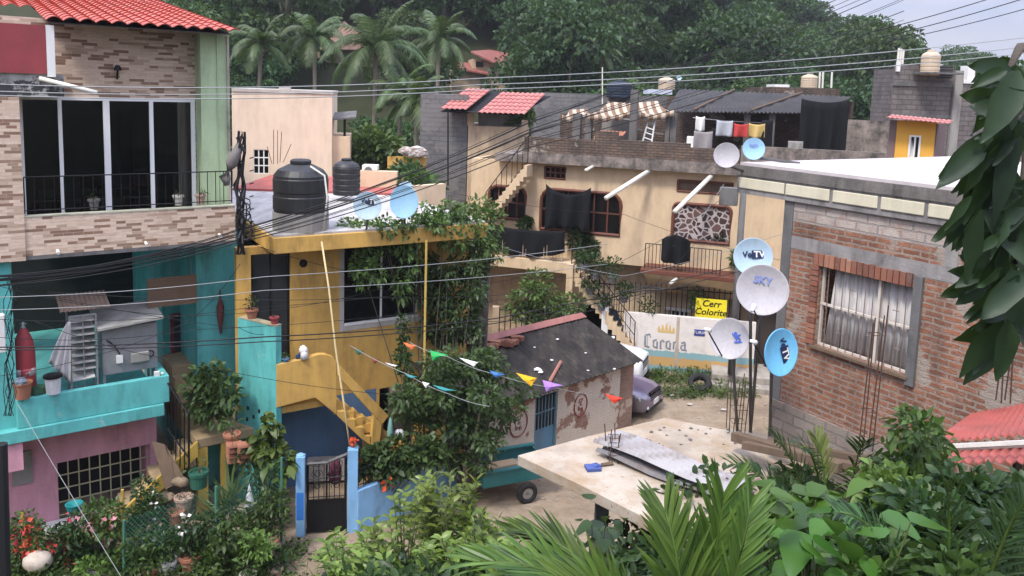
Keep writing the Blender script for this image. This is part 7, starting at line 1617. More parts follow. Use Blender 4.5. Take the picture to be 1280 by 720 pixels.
# ---------------------------------------------------------------- bunting
def bunting(label, pts, flags, seed):
    r = thing('bunting', label, 'bunting', P(*pts[0])); p3 = [P(*p) for p in pts]; out = []
    for a, b in zip(p3, p3[1:]): seg = sag(a, b, .04, 8); out += seg if not out else seg[1:]
    m = MB(); m.tube(out, .006, 4); m.build('string', M_wirep, r)
    rs = random.Random(seed)
    for (px, py, d, w, h, tx, col) in flags:
        a = P(px, py, d); b = P(px + w, py + w * .25, d + .05); c = P(px + w * .5 + tx, py + h, d - .06); n = (b - a).cross(c - a).normalized() * .006
        m = MB(); mid = (a + b) / 2; m1 = a.lerp(c, .5) + Vector((0, -.03, 0)); m2 = b.lerp(c, .5) + Vector((0, .03, 0)); mm = mid.lerp(c, .4) + Vector((0, -.05, 0))
        vs_ = [a, mid, b, m1, mm, m2, c]; k = len(vs_); m.add(vs_ + [v + n for v in vs_], [(0, 1, 4, 3), (1, 2, 5, 4), (3, 4, 6), (4, 5, 6)] + [(3 + k, 4 + k, 1 + k, 0 + k), (4 + k, 5 + k, 2 + k, 1 + k), (6 + k, 4 + k, 3 + k), (6 + k, 5 + k, 4 + k)])
        o = m.build('flag', paint('flag_' + col[0], col[1], .8, .08, .1), r); o['label'] = col[0].replace('_', ' ') + ' triangular flag'
C_ = lambda n, c: (n, c)
bunting('bunting of bright triangular flags from the yellow house to the brick hut', [(512, 428, 17.2), (560, 446, 16.9), (620, 468, 16.8), (690, 484, 17.5), (780, 498, 19.5)],
    [(504, 428, 17.3, 17, 9, 2, C_('orange', (.7, .16, .05))), (538, 438, 17, 23, 13, -9, C_('green', (.03, .42, .1))), (574, 447, 16.9, 24, 11, 6, C_('white', (.75, .74, .72))), (612, 463, 16.8, 20, 9, -2, C_('blue', (.05, .16, .4))), (645, 466, 16.9, 26, 17, 6, C_('golden_yellow', (.75, .42, .02))), (678, 475, 17.2, 26, 15, -8, C_('violet', (.4, .22, .62))), (756, 492, 18.8, 23, 13, 1, C_('red', (.75, .06, .03)))], 1)
bunting('bunting of small dark and white flags sloping down in front of the yellow wall', [(438, 432, 17.0), (510, 468, 16.6), (560, 492, 16.4), (612, 508, 16.4)],
    [(442, 436, 17, 13, 8, 0, C_('dark_green', (.03, .1, .06))), (464, 447, 16.9, 10, 8, 0, C_('dark_red', (.2, .05, .03))), (481, 453, 16.8, 17, 5, 4, C_('white', (.75, .74, .72))), (506, 467, 16.6, 16, 6, 0, C_('teal', (.04, .25, .25))), (528, 477, 16.5, 9, 8, 0, C_('white', (.75, .74, .72))), (541, 481, 16.5, 30, 8, 0, C_('teal', (.04, .25, .25)))], 2)
# ---------------------------------------------------------------- planting
LF_var = leafmat('leaf_variegated', (.03, .06, .02), (.1, .16, .05), (.5, .5, .22))
LF_vine = leafmat('leaf_vine', (.035, .06, .016), (.13, .2, .05), (.27, .32, .11))
LF_tree = leafmat('leaf_mid_tree', (.022, .04, .014), (.085, .13, .042), (.18, .22, .09))
LF_fg = leafmat('leaf_foreground', (.06, .1, .018), (.24, .33, .06), (.5, .52, .15), .35, .35)
LF_broad = leafmat('leaf_broad', (.03, .09, .014), (.1, .23, .03), (.22, .36, .06), .3, .35)
LF_palm = leafmat('leaf_palm_near', (.03, .065, .014), (.12, .19, .035), (.27, .33, .08), .38, .35, ns=3)
LF_dpalm = leafmat('leaf_palm_dark', (.012, .03, .012), (.045, .085, .03), (.1, .14, .05), .4, .25)
LF_mango = leafmat('leaf_mango', (.006, .015, .007), (.026, .046, .02), (.07, .1, .035), .5, .22, ns=6)
def bush(name, label, cat, base, clumps, per, L, mat, ar=.42, seed=0, out=.8, droop=.25, group=None, stem=.02, upb=.6, hollow=.25, flowers=None, dens=2.0, nstem=7):
    """clumps in world space; stems run from the base to every clump"""
    base = Vector(base); r = thing(name, label, cat, base, group)
    V, Fq = clump_leaves([(tuple(Vector(c) - base), rad) for c, rad in clumps], int(per * dens), L, ar, seed, out, droop, upb, .35, hollow, .18, True); mesh_np('foliage', V, Fq, mat, r)
    m = MB()
    for c, rad in clumps[::max(1, len(clumps) // nstem)]:
        c = Vector(c); md = base.lerp(c, .5) + Vector((rnd.uniform(-.06, .06), rnd.uniform(-.06, .06), .05)); m.tube([base, md, c], [stem, stem * .7, stem * .3], 5)
    m.build('stem', M_bark, r, smooth=True)
    if flowers:
        fm, n, s_ = flowers; rs = np.random.RandomState(seed + 5); cl = []
        for i in range(n):
            c, rad = clumps[rs.randint(len(clumps))]; rad = np.array(rad if hasattr(rad, '__len__') else (rad,) * 3); v = rs.normal(0, 1, 3); v[1] = -abs(v[1]); v /= np.linalg.norm(v); cl.append((tuple(np.array(Vector(c) - base) + v * rad), s_))
        for j, c1_ in enumerate(cl): V, Fq = clump_leaves([c1_], 8, s_ * 1.3, .8, seed + 9 + j, 1, .1, .5, .3, .1); mesh_np('blossom', V, Fq, fm, r)
    return r
def cl(px, py, d, r): return (tuple(P(px, py, d)), r)
def gz0(p): return Vector((p[0], p[1], terrain(p[0], p[1]) - .05))
F_red = leafmat('petal_red', (.4, .04, .03), (.7, .1, .07), None, .6, .2); F_pink = leafmat('petal_pink', (.6, .2, .22), (.75, .35, .36), None, .6, .2); F_white = leafmat('petal_white', (.65, .62, .55), (.8, .78, .72), None, .6, .2)
# vines over the yellow house
rs = random.Random(21); c_ = []
for px in range(436, 585, 9):
    c_.append(cl(px, 287 + rs.uniform(-7, 5) - (px > 500) * 6, 18.9 + (px - 436) * .008 + rs.uniform(-.3, .5), (.28, .28, .2)))
for px, py in ((455, 300), (463, 320), (470, 338), (482, 305), (498, 300), (505, 315), (500, 345), (515, 330), (508, 290), (530, 265), (545, 270), (560, 262), (520, 300), (556, 280), (575, 268), (590, 280), (575, 300), (560, 300), (600, 290), (605, 305), (455, 345), (450, 330), (503, 362)): c_.append(cl(px, py, 19.0 + (px - 450) * .009, (.27, .25, .28)))
bush('flowering_vine', 'thick green vine spilling over the roof edge of the yellow house', 'vine', Y.pt(yu(545, 300), 0.1, -.3), c_, 75, .14, LF_vine, .5, 31, .9, .45, stem=.02, dens=1.25)
c_ = []
for i in range(46): c_.append(cl(rs.uniform(528, 600), rs.uniform(322, 425), 20.2 + rs.uniform(-.2, .5), (.22, .22, .3)))
bush('ivy_curtain', 'curtain of dark ivy hanging at the right end of the yellow house', 'vine', Y.pt(yu(570, 300), 0.1, -.1), c_, 48, .12, LF_tree, .55, 33, .8, .6)
c_ = []
for px, py in ((585, 270), (600, 262), (612, 275), (606, 295), (590, 305), (612, 315), (596, 330)): c_.append(cl(px, py, 21.5, (.45, .45, .35)))
bs = gz0(P(603, 420, 21.3)); tt = bush('dark_tree', 'slender tree with a dark trunk beside the vine covered corner of the yellow house', 'tree', bs, c_, 90, .17, LF_vine, .45, 34, stem=.14)
c_ = [cl(505, 400 + i * 9, 18.6, (.15, .15, .16)) for i in range(6)] + [cl(500 + i * 3, 440 + i * 10, 18.3, (.16, .16, .16)) for i in range(5)]
bush('climbing_vine', 'thin climbing vine up the yellow wall right of the dark window', 'vine', Y.pt(yu(510, 480, YW), 0, YW + .15), c_, 16, .12, LF_dark, .6, 35)
m = MB(); m.tube([P(533, 300, 19.2), P(530, 470, 18.7)], .03, 6); solo('yellow_pole', m, paint('yellow_pole_paint', (.45, .32, .08), .7, .2), 'slim yellow pole between the climbing vine and the ivy', 'pole')
# dark tree in the middle
rs = random.Random(22); c_ = []
for i in range(84):
    px, py = rs.uniform(500, 662), rs.uniform(444, 578)
    if (px - 578) ** 2 / 84 ** 2 + (py - 518) ** 2 / 74 ** 2 > rs.uniform(.7, 1.15): continue
    if py > 512 and px > 618: continue
    c_.append(cl(px, py, 18.0 + rs.uniform(-.9, .9), (.36, .36, .26)))
bs = gz0(P(585, 570, 18.2)); bush('dark_leafy_tree', 'dark leafy tree between the yellow house and the brick hut', 'tree', bs, c_, 95, .14, LF_tree, .5, 36, .9, .3, stem=.07, dens=1.3)
# plants round the street stairs
bush('pale_green_tree', 'light green small leaved tree in front of the lower cream storey', 'tree', gz0(P(672, 420, 29)), [cl(px, py, 29 + rs.uniform(-.4, .4), (.6, .5, .42)) for px, py in ((650, 378), (665, 365), (672, 350), (685, 372), (700, 385), (655, 392), (690, 395), (712, 380), (672, 385))], 100, .2, LF_vine, .4, 37, stem=.06)
for i, (px, py, s_, lab) in enumerate(((744, 333, .38, 'dark potted plant at the head of the middle stair'), (765, 337, .4, 'bushy dark plant on the wall above the middle stair'), (729, 322, .3, 'small dark plant at the top landing of the middle stair'), (780, 362, .32, 'dark plant half way down the middle stair'), (810, 384, .34, 'round dark potted plant behind the spiked railing'), (870, 375, .42, 'hanging dark plant left of the yellow signboard'), (738, 352, .2, 'small plant on an upper tread of the middle stair'), (752, 372, .2, 'small plant on a middle tread of the middle stair'))):
    d = 28.9; q = P(px, py + 9, d); flowerpot('potted_plant', lab, q - Vector((0, 0, .2)), .12, .16, .24, M_concd, LF_dark, s_ * 1.7, 150, 40 + i, cat='plant', leafL=.16, spread_=2.0)
for i, (px, py, d, r_, lab) in enumerate(((722, 298, 31, .5, 'dark plant hanging below the draped black cloth'), (735, 312, 31, .5, 'dark leafy plant in the corner above the middle stair'), (900, 298, 29.6, .42, 'green plant on the right balcony beside the utility pole'), (924, 322, 28.8, .35, 'spiky green plant just right of the utility pole'), (655, 281, 31.5, .22, 'small green plant on the left balcony railing'))):
    bush('balcony_plant', lab, 'plant', P(px, py + 10, d), [cl(px, py, d, (r_, r_ * .7, r_)), cl(px + 5, py - 5, d, (r_ * .6,) * 3)], 130, .17, LF_dark if i != 3 else LF_vine, .4, 60 + i)
bush('awning_plant', 'light green plant growing beside the red tiled awning', 'plant', P(655, 165, 35.5), [cl(650, 150, 35.5, (.5, .4, .35)), cl(660, 146, 35.5, (.35, .3, .3)), cl(643, 156, 35.5, (.4, .4, .3))], 110, .2, LF_lite, .35, 70)
# weeds on the verge
V, Fq = [], []; k = 0
rs2 = np.random.RandomState(3); clm = []
for i in range(150):
    t_ = rs2.rand(); px = 806 + t_ * 130; py = 463 + rs2.rand() * 30; d = 26.8 - (py - 463) * .02
    if px > 845 and px < 900 and 470 < py < 484 and rs2.rand() < .7: continue
    p = Pz(px, py, .12); clm.append(((p.x, p.y, terrain(p.x, p.y) + .04 + .14 * rs2.rand() ** 2), (.28, .28, .1 + .2 * rs2.rand() ** 2)))
V, Fq = clump_leaves(clm, 34, .16, .26, 71, .6, .2, .8, .5, .2); o = mesh_np('weeds', V, Fq, LF_vine); tag(o, 'low green weeds along the foot of the whitewashed wall', 'weeds', kind='stuff')
# shrubs behind the yellow house and the low red roof
for i, (c, lab) in enumerate((([(440, 180), (455, 195), (470, 185), (478, 200), (450, 210), (465, 172), (485, 180), (490, 192)], 'bright bushy shrub behind the small black water tank'), ([(508, 215), (515, 222), (500, 224)], 'dark small shrub in front of the ochre wall'), ([(522, 232), (530, 238), (512, 238)], 'light green shrub behind the cream side wall'))):
    d = (34, 31, 27)[i]; bush('garden_shrub', lab, 'shrub', gz0(P(c[0][0] + 5, 260, d)), [cl(px, py, d + rs.uniform(-.5, .5), (.62, .6, .5)) for px, py in c], 120, .26, (LF_vine, LF_dark, LF_gar)[i], .5, 80 + i, stem=.05)

# ---------------------------------------------------------------- left garden
def garden_pot(px, py, d, label, r0, r1, h, mat, leaf, pl, n, seed, L=.1, z_=None, ar=.4, sp=1.4, name='flower_pot'):
    q = P(px, py, d); q.z = terrain(q.x, q.y) if z_ is None else (q.z if z_ == 'px' else z_); return flowerpot(name, label, q, r0, r1, h, mat, leaf, pl, n, seed, leafL=L, ar=ar, spread_=sp)
bush('variegated_plant', 'big variegated plant with glossy yellow green leaves on the stairs by the turquoise wall', 'plant', P(262, 512, 17.3), [cl(262 + x, 485 + y, 17.3, (.3, .25, .26)) for x, y in ((-22, -3), (-12, -15), (0, -20), (12, -12), (20, 0), (8, 8), (-8, 8), (0, -4), (22, 14), (10, 22), (-4, 28), (14, 34), (-14, 20))], 30, .19, LF_var, .5, 90, .9, .25)
garden_pot(290, 556, 16.6, 'terracotta pot with long leaves beside the stairs', .12, .17, .26, M_terra, LF_gar, .35, 40, 91, .25, 'px', .12, 1.0)
ts = thing('tile_stack', 'stack of curved clay roof tiles on the stair landing', 'tiles', P(300, 580, 16.7))
for j in range(4):
    for i in range(2):
        m = MB(); c = P(292 + i * 14, 577 - j * 6.5, 16.6 - .05 * j); ax_ = Vector((.9, .4, 0)).normalized(); sd2 = Vector((-.4, .9, 0))
        ring = lambda o_, rr: [c + ax_ * o_ + sd2 * rr * math.cos(math.pi * k / 8) + Vector((0, 0, rr * math.sin(math.pi * k / 8))) for k in range(9)]
        vs_ = ring(-.16, .1) + ring(.16, .1) + ring(-.16, .082) + ring(.16, .082); m.add(vs_, [(k, k + 1, k + 10, k + 9) for k in range(8)] + [(k + 27, k + 28, k + 19, k + 18) for k in range(8)] + [(k + 18, k + 19, k + 1, k) for k in range(8)] + [(k + 9, k + 10, k + 28, k + 27) for k in range(8)]); m.build('clay_tile', M_terra, ts)
garden_pot(248.5, 608, 16.2, 'dark green bucket with a sprouting plant at the stair corner', .17, .19, .34, paint('bucket_green', (.03, .12, .08), .5, .1, .3), LF_gar, .2, 30, 92, .1, 'px')
garden_pot(230, 635, 15.9, 'pale clay pot with moss on the stepped yellow stringer', .14, .18, .26, M_clay, LF_dark, .08, 40, 93, .06, 'px')
garden_pot(220, 652, 15.7, 'brown clay pot on the stepped stringer, just below the pale one', .13, .16, .24, M_terra, LF_dark, .06, 25, 94, .06, 'px')
garden_pot(210, 716, 14.9, 'square white planter with low leaves in the front of the garden', .18, .2, .3, M_white, LF_gar, .12, 50, 95, .08, 'px')
garden_pot(238, 712, 14.9, 'terracotta pot with a leafy plant beside the white planter', .15, .2, .32, M_terra, LF_gar, .6, 160, 96, .11, 'px')
garden_pot(336, 690, 15.3, 'brown terracotta pot at the foot of the fence near the gate', .16, .2, .3, M_terra, LF_gar, .3, 90, 97, .1, 'px')
m = MB(); q = P(312, 640, 15.6); m.lathe(q, [(.0, .62), (.02, .55), (.05, .4), (.1, .15), (.12, .05), (.06, 0), (0, .03)], 11); solo('plastic_bag', m, paint('clear_bag', (.62, .62, .64), .3, .2), 'whitish plastic bag hanging on the garden fence', 'bag', smooth=True)
m = MB(); m.ball(P(332, 690, 15.2), .34, (1, .8, .9), 12, 8, .1); solo('garden_rock', m, paint('brown_rock', (.2, .15, .1), .95, .3, .5, bump=.8), 'rough brown rock by the blue gate pillar', 'rock')
for i, (px, py, d, s_) in enumerate(((226, 602, 16.1, .2), (208, 622, 15.9, .2))): m = MB(); m.ball(P(px, py, d), s_ * .9, (1.1, .8, .6), 9, 6, .16); solo('garden_rock', m, paint('tan_rock', (.3, .22, .14), .95, .3, .8, bump=.8), ('tan rounded stone at the top of the stepped stringer', 'tan rounded stone below the first one on the stepped stringer')[i], 'rock', smooth=True)
GREEN_POST = paint('green_post_paint', (.06, .2, .14), .6, .15, .4)
fp = [(155, 650, 725, 14.6), (270, 608, 705, 15.0), (352, 572, 690, 15.6)]
tops, bots = [P(a, b, d) for a, b, c, d in fp], [gz0(P(a, c, d)) for a, b, c, d in fp]
cf = thing('chain_link_fence', 'green chain link fence round the front garden, left of the gate', 'fence', bots[1])
for a, b in zip(bots, tops): m = MB(); m.tube([a, b], .028, 7); m.build('post', GREEN_POST, cf)
for (b0, t0), (b1, t1) in zip(zip(bots, tops), list(zip(bots, tops))[1:]):
    m = MB(); L_ = (b1 - b0).length; H_ = (t0 - b0).length; n = int((L_ + H_) / .085)
    for s_ in (0, 1):
        for i in range(n):
            u0 = i * .085; a_, e_ = max(0, u0 - H_), min(L_, u0)
            if e_ <= a_: continue
            z0_, z1_ = u0 - a_, u0 - e_
            pt = lambda uu, zz: (b0.lerp(b1, (uu if s_ else L_ - uu) / L_)).lerp(t0.lerp(t1, (uu if s_ else L_ - uu) / L_), max(0, min(1, zz / H_)))
            m.tube([pt(a_, z0_), pt(e_, z1_)], .0028, 3, cap=False)
    m.build('wire_mesh', GREEN_POST, cf)
m = MB(); q = P(153, 660, 14.9); m.tube([gz0(q), P(153, 612, 14.9)], .03, 6); solo('yellow_stake', m, M_yelst, 'yellow stake standing in the flower garden below the barred window', 'stake')
m = MB(); m.tube([gz0(P(29, 690, 15)), P(28, 639, 15)], .03, 6); solo('yellow_stake', m, M_yelst, 'short yellow stake in front of the pink wall at the left', 'stake')
m = MB(); q = P(47, 702, 14.4); m.ball(q, .27, (1, .8, .75), 14, 9, .07); solo('white_sack', m, paint('white_sack', (.5, .43, .35), .9, .1, .4), 'rounded whitish sack among the flowers at the lower left', 'sack', smooth=True)
m = MB(); q = P(93, 641, 15.3); m.lathe(q, [(.12, 0), (.16, .18), (.17, .2), (.14, .2), (.0, .12)], 14); solo('teal_basin', m, paint('teal_plastic', (.02, .2, .2), .5), 'teal plastic bowl in front of the barred window', 'basin')
gb_ = [([(20, 690), (40, 668), (15, 710), (60, 715), (30, 655)], 14.6, LF_gar, .11, (F_red, 9, .09), 'red flowering shrub at the lower left corner beside the whitish sack'),
 ([(80, 670), (100, 655), (88, 690), (110, 690), (75, 705)], 14.9, LF_dark, .12, (F_red, 7, .07), 'dark shrub with red blossoms below the barred window'),
 ([(120, 640), (135, 660), (128, 685), (150, 700), (118, 710), (140, 640)], 15.0, LF_gar, .12, (F_pink, 6, .08), 'tall green shrub with pink blossoms left of the first green fence post'),
 ([(180, 610), (190, 630), (176, 640), (200, 650), (165, 655)], 15.5, LF_dark, .11, (F_white, 7, .05), 'dark shrub with small white flowers under the stair railing'),
 ([(170, 680), (190, 690), (178, 705), (205, 680), (160, 715)], 14.7, LF_gar, .12, None, 'green shrub between the flowering shrubs and the chain link fence'),
 ([(240, 660), (225, 672), (250, 675), (262, 655)], 15.0, LF_dark, .11, (F_white, 2, .07), 'dark bush behind the chain link fence with one white bloom'),
 ([(330, 640), (345, 650), (320, 655), (350, 630), (335, 625), (310, 650)], 15.3, LF_gar, .11, None, 'rounded bush against the fence left of the blue gate pillar'),
 ([(280, 670), (295, 660), (300, 690), (270, 690), (315, 680), (260, 705), (290, 712), (320, 712)], 14.8, LF_gar, .12, None, 'spreading green ground bush at the foot of the fence'),
 ([(318, 678), (326, 684), (310, 684)], 14.7, LF_lite, .11, None, 'small yellow green plant in front of the brown rock')]
for i, (c, d, lf, L, fl_, lab) in enumerate(gb_):
    bush('garden_shrub', lab, 'shrub', gz0(P(c[0][0], 720, d)), [cl(px, py, d + rs.uniform(-.25, .25), (.27, .25, .24)) for px, py in c], 75, L, lf, .45, 100 + i, flowers=fl_)
bush('pothos_vine', 'vine with large yellow green leaves climbing the turquoise wall corner by the gate', 'vine', gz0(P(335, 640, 16.2)), [cl(px, py, 16.4, (.16, .16, .18)) for px, py in ((335, 530), (342, 545), (330, 560), (345, 562), (338, 578), (350, 590), (325, 548), (360, 575))], 22, .2, LF_lite, .7, 120, .8, .5)
bush('dark_vine', 'dark foliage hanging between the stairs and the green fence post', 'vine', gz0(P(325, 640, 16.4)), [cl(px, py, 16.5, (.3, .25, .3)) for px, py in ((320, 590), (335, 605), (322, 615), (340, 625), (310, 570))], 70, .12, LF_dark, .45, 121)
bush('agave_plant', 'spiky plant with upright blades behind the fence under the landing', 'plant', gz0(P(285, 670, 15.6)), [cl(284, 650, 15.6, (.12, .12, .2)), cl(288, 630, 15.6, (.1, .1, .25))], 26, .55, LF_vine, .1, 122, .5, -.2)
bush('gate_creeper', 'dark plant with big leaves on the blue garden wall right of the gate', 'plant', gz0(P(470, 640, 17.2)), [cl(px, py, 17.1, (.3, .25, .28)) for px, py in ((455, 575), (468, 585), (485, 590), (500, 580), (515, 575), (478, 570), (530, 562), (545, 570), (495, 562))], 75, .17, LF_tree, .6, 123, flowers=(leafmat('petal_orange', (.6, .06, .02), (.8, .13, .04)), 2, .1))
# ---------------------------------------------------------------- foreground plants below the camera
def stems(name, label, cat, tips, base, L, W_, n, mat, seed, d_up=.9, rows=7, droop=.35):
    """upright shoots with leaves set in spirals"""
    base = Vector(base); r = thing(name, label, cat, base); rs = np.random.RandomState(seed); Bs, Ds, Ls = [], [], []; m = MB()
    for tp in tips:
        tp = Vector(tp); lo = tp.lerp(base, .55); lo.z = min(lo.z, tp.z - .35); m.tube([base, lo, tp], [.016, .012, .005], 5)
        ax = (tp - lo).normalized()
        for i in range(n):
            t_ = 1 - (i / n) ** 1.1 * .9; a = i * 2.4 + rs.rand(); q = lo.lerp(tp, t_)
            up_ = .25 + .75 * t_; dd = Vector((math.cos(a), math.sin(a), up_ * d_up + rs.normal(0, .12))); Bs.append(q - base); Ds.append(dd); Ls.append(L * (1.0 - .35 * abs(t_ - .6)) * rs.uniform(.75, 1.15))
    V, Fq = leaf_fine(np.array(Bs), np.array(Ds), np.array(Ls), np.array(Ls) * W_, .16, droop, rs, 1.2); mesh_np('foliage', V, Fq, mat, r); m.build('stem', paint('green_stem', (.1, .12, .05), .8), r, smooth=True); return r
rs = random.Random(31)
def shrub_fg(c, n, label, seed, d0, L, spread, top, mat=LF_fg):
    tips = []
    for i in range(n): px = c + rs.uniform(-spread, spread); py = top(px) + abs(rs.gauss(0, 1)) * 30; tips.append(P(px, py, d0 + rs.uniform(-.7, .7)))
    stems('leafy_shrub', label, 'shrub', tips, gz0(P(c, 740, d0)), L, .36, 18, mat, seed)
shrub_fg(440, 18, 'bright green leafy shrub in front of the black gate', 201, 10.6, .2, 42, lambda x: 668 - (x - 400) * .3)
shrub_fg(505, 17, 'bright green leafy shrub in front of the blue garden wall', 202, 10.2, .2, 50, lambda x: 590 + abs(x - 525) * .9)
shrub_fg(560, 32, 'bright green leafy shrub with upright shoots left of the teal trailer', 203, 10.0, .2, 45, lambda x: 584 + (abs(x - 570)) * .4)
shrub_fg(608, 30, 'bright green leafy shrub in front of the teal trailer', 204, 9.8, .19, 40, lambda x: 634 + abs(x - 605) * .4)
shrub_fg(680, 26, 'lower leafy shrub under the left corner of the slab', 205, 9.2, .19, 40, lambda x: 662 + abs(x - 680) * .3)
shrub_fg(470, 34, 'leafy shrub at the bottom edge left of the centre', 206, 9.4, .2, 75, lambda x: 690)
shrub_fg(590, 40, 'leafy shrub at the bottom edge under the trailer', 207, 9.0, .19, 70, lambda x: 672)
# near palm: long broad leaflets
def blade(m, a, b, w, side, seg=5, fold=.2, arch=.1):
    a, b = Vector(a), Vector(b); d = b - a; s = Vector(side).normalized(); nr = d.normalized().cross(s); k = len(m.v)
    for i in range(seg + 1):
        t_ = i / seg; wd = w * (math.sin(math.pi * (.12 + .88 * t_)) ** .75 if t_ < .999 else .02); c = a + d * t_ - Vector((0, 0, arch * d.length * t_ * t_))
        m.v += [c + s * wd * .5 + nr * wd * fold, c, c - s * wd * .5 + nr * wd * fold]
    for i in range(seg):
        q = k + i * 3; m.f += [[q, q + 1, q + 4, q + 3], [q + 1, q + 2, q + 5, q + 4]]; m.m += [0, 0]
def nfrond(parent, pts, L, w, n, mat, seed, name='frond', lift=.55, taper=.5, plan=None, start=.12, arch=.12):
    rs = random.Random(seed); pts = [Vector(p) for p in pts]; m = MB(); seg = 14; path = []
    for i in range(seg + 1):                   # quadratic rib
        t_ = i / seg; path.append(pts[0] * (1 - t_) ** 2 + pts[1] * 2 * t_ * (1 - t_) + pts[2] * t_ * t_)
    m.tube(path, [.016 * (1 - .8 * i / seg) + .003 for i in range(seg + 1)], 5); rb = m.build('rib', LF_palm, parent, smooth=True)
    nrm = Vector((0, -.35, 1)) if plan is None else Vector(plan)
    m = MB()
    for i in range(n):
        t_ = start + (1 - start) * i / (n - 1); q = t_ * seg; a = min(int(q), seg - 1); c = path[a].lerp(path[a + 1], q - a); tv = (path[min(a + 2, seg)] - path[max(a - 1, 0)]).normalized(); sd_ = tv.cross(nrm).normalized(); up_ = sd_.cross(tv)
        l_ = L * (1 - taper * max(0, t_ - .45) / .55) * (.55 + .45 * min(1, t_ / .3)) * rs.uniform(.88, 1.1)
        for s_ in (-1, 1):
            dd = (sd_ * s_ * (1 - lift) * rs.uniform(.7, 1.3) + tv * (lift + .25 * t_) + up_ * (.16 + rs.uniform(-.16, .16))).normalized(); blade(m, c, c + dd * l_, w * rs.uniform(.8, 1.15), (tv - dd * tv.dot(dd)), 5, .18, arch)
    m.build(name, mat, parent); return rb
q = gz0(P(870, 860, 4.6)); pn = thing('broad_palm', 'large foreground palm with broad bright green leaflets at the bottom centre', 'palm', q)
nfrond(pn, (q, P(885, 760, 4.7), P(905, 618, 4.9)), .62, 0.0374, 34, LF_palm, 1, lift=.62, start=.3, plan=(0, -1, .3))
nfrond(pn, (q, P(865, 735, 4.5), P(832, 640, 4.8)), .55, 0.0340, 30, LF_palm, 2, lift=.62, start=.35, plan=(0, -1, .3))
nfrond(pn, (q, P(800, 690, 4.4), P(600, 702, 4.6)), .52, 0.0306, 44, LF_palm, 3, lift=.7, start=.2)
nfrond(pn, (q, P(770, 655, 4.8), P(640, 665, 5.2)), .42, 0.0272, 37, LF_palm, 4, lift=.72, start=.3)
nfrond(pn, (q, P(915, 740, 4.4), P(940, 628, 4.7)), .42, 0.0306, 34, LF_palm, 5, lift=.62, start=.3, plan=(0, -1, .3))
nfrond(pn, (q, P(830, 735, 4.2), P(700, 722, 4.2)), .5, 0.0306, 37, LF_palm, 6, lift=.66, start=.2)
# broad heart shaped leaves
def broad(px, py, d, n, L, seed, label, sx_, sy_, mat=LF_broad, name='broadleaf_plant', W_=.72, cat='plant'):
    base = gz0(P(px, py + 130, d)); r = thing(name, label, cat, base); rs = random.Random(seed); m = MB(); st_ = MB(); kk = 0
    for i in range(n):
        c = P(px + rs.gauss(0, sx_), py + rs.gauss(0, sy_), d + rs.uniform(-.5, .5)); a = rs.uniform(0, 6.28); dd = Vector((math.cos(a), math.sin(a) - .35, -.45 + rs.uniform(-.35, .45))).normalized(); l_ = L * rs.uniform(.6, 1.15); sd_ = dd.cross(Vector((0, 0, 1))).normalized(); nr = sd_.cross(dd); k = len(m.v)
        prof = ((0, .12), (.06, .72), (.25, 1.0), (.5, .85), (.75, .5), (.92, .18), (1.0, .02))
        for t_, w_ in prof:
            cc = c + dd * l_ * t_ - Vector((0, 0, .16 * l_ * t_ * t_)); wv = sd_ * l_ * W_ * .5 * w_; m.v += [cc + wv + nr * l_ * .07 * w_, cc, cc - wv + nr * l_ * .07 * w_]
        for j in range(6):
            for o_ in (0, 1): q_ = k + j * 3 + o_; m.f.append([q_, q_ + 1, q_ + 4, q_ + 3]); m.m.append(0)
        if i % 3 == 0: st_.tube([base, base.lerp(c, .6) + Vector((0, 0, .1)), c], [.012, .009, .005], 4)
    m.build('leaves', mat, r, smooth=True); st_.build('stem', paint('green_stem', (.1, .12, .05), .8), r); return r
broad(1005, 652, 5.7, 95, .25, 1, 'bright broad leaved plant at the foot of the brick house', 42, 26)
broad(1045, 668, 4.9, 36, .28, 2, 'plant with the largest heart shaped leaves, right of the bright broad leaved one', 40, 24, LF_broad)
broad(930, 690, 5.4, 40, .2, 3, 'dark broad leaved plant between the near palm and the heart shaped leaves', 35, 26, leafmat('leaf_broad_dark', (.02, .05, .015), (.06, .13, .03), (.12, .2, .05), .35, .3))
broad(745, 660, 8.2, 26, .2, 4, 'dark broad leaves by the slab post', 22, 14, LF_dark)
# feathery dark fronds at the foot of the brick wall
q = gz0(P(1060, 700, 7.6)); dp = thing('feather_palm', 'dark feathery palm fronds in front of the brick house', 'palm', q)
for i, (b_, c) in enumerate((((1000, 590), (915, 580)), ((1010, 570), (968, 548)), ((1060, 560), (1082, 552)), ((1100, 600), (1150, 620)), ((1030, 540), (1000, 560)), ((1090, 560), (1115, 580)), ((1020, 620), (940, 640)), ((1060, 640), (1080, 700)))):
    nfrond(dp, (q, P(b_[0], b_[1], 7.5), P(c[0], c[1], 7.4 - .1 * i)), .42, .02, 34, LF_dpalm, 20 + i, lift=.5, start=.3, taper=.6, arch=.2)
nfrond(dp, (q, P(1035, 570, 7.8), P(1020, 548, 7.9)), .36, .018, 26, leafmat('leaf_yellowing', (.1, .12, .03), (.24, .27, .09), (.35, .36, .15)), 40, lift=.6, start=.6)
q = gz0(P(1180, 800, 4.6)); dp2 = thing('feather_palm', 'dark palm with thin fronds in the lower right corner', 'palm', q)
for i, (b_, c) in enumerate((((1150, 650), (1050, 640)), ((1200, 640), (1180, 600)), ((1240, 650), (1290, 620)), ((1170, 690), (1060, 712)), ((1250, 700), (1300, 700)), ((1200, 690), (1130, 700)))):
    nfrond(dp2, (q, P(b_[0], b_[1], 4.9), P(c[0], c[1], 4.7)), .42, .02, 34, LF_dpalm, 50 + i, lift=.5, start=.25, taper=.6, arch=.25)
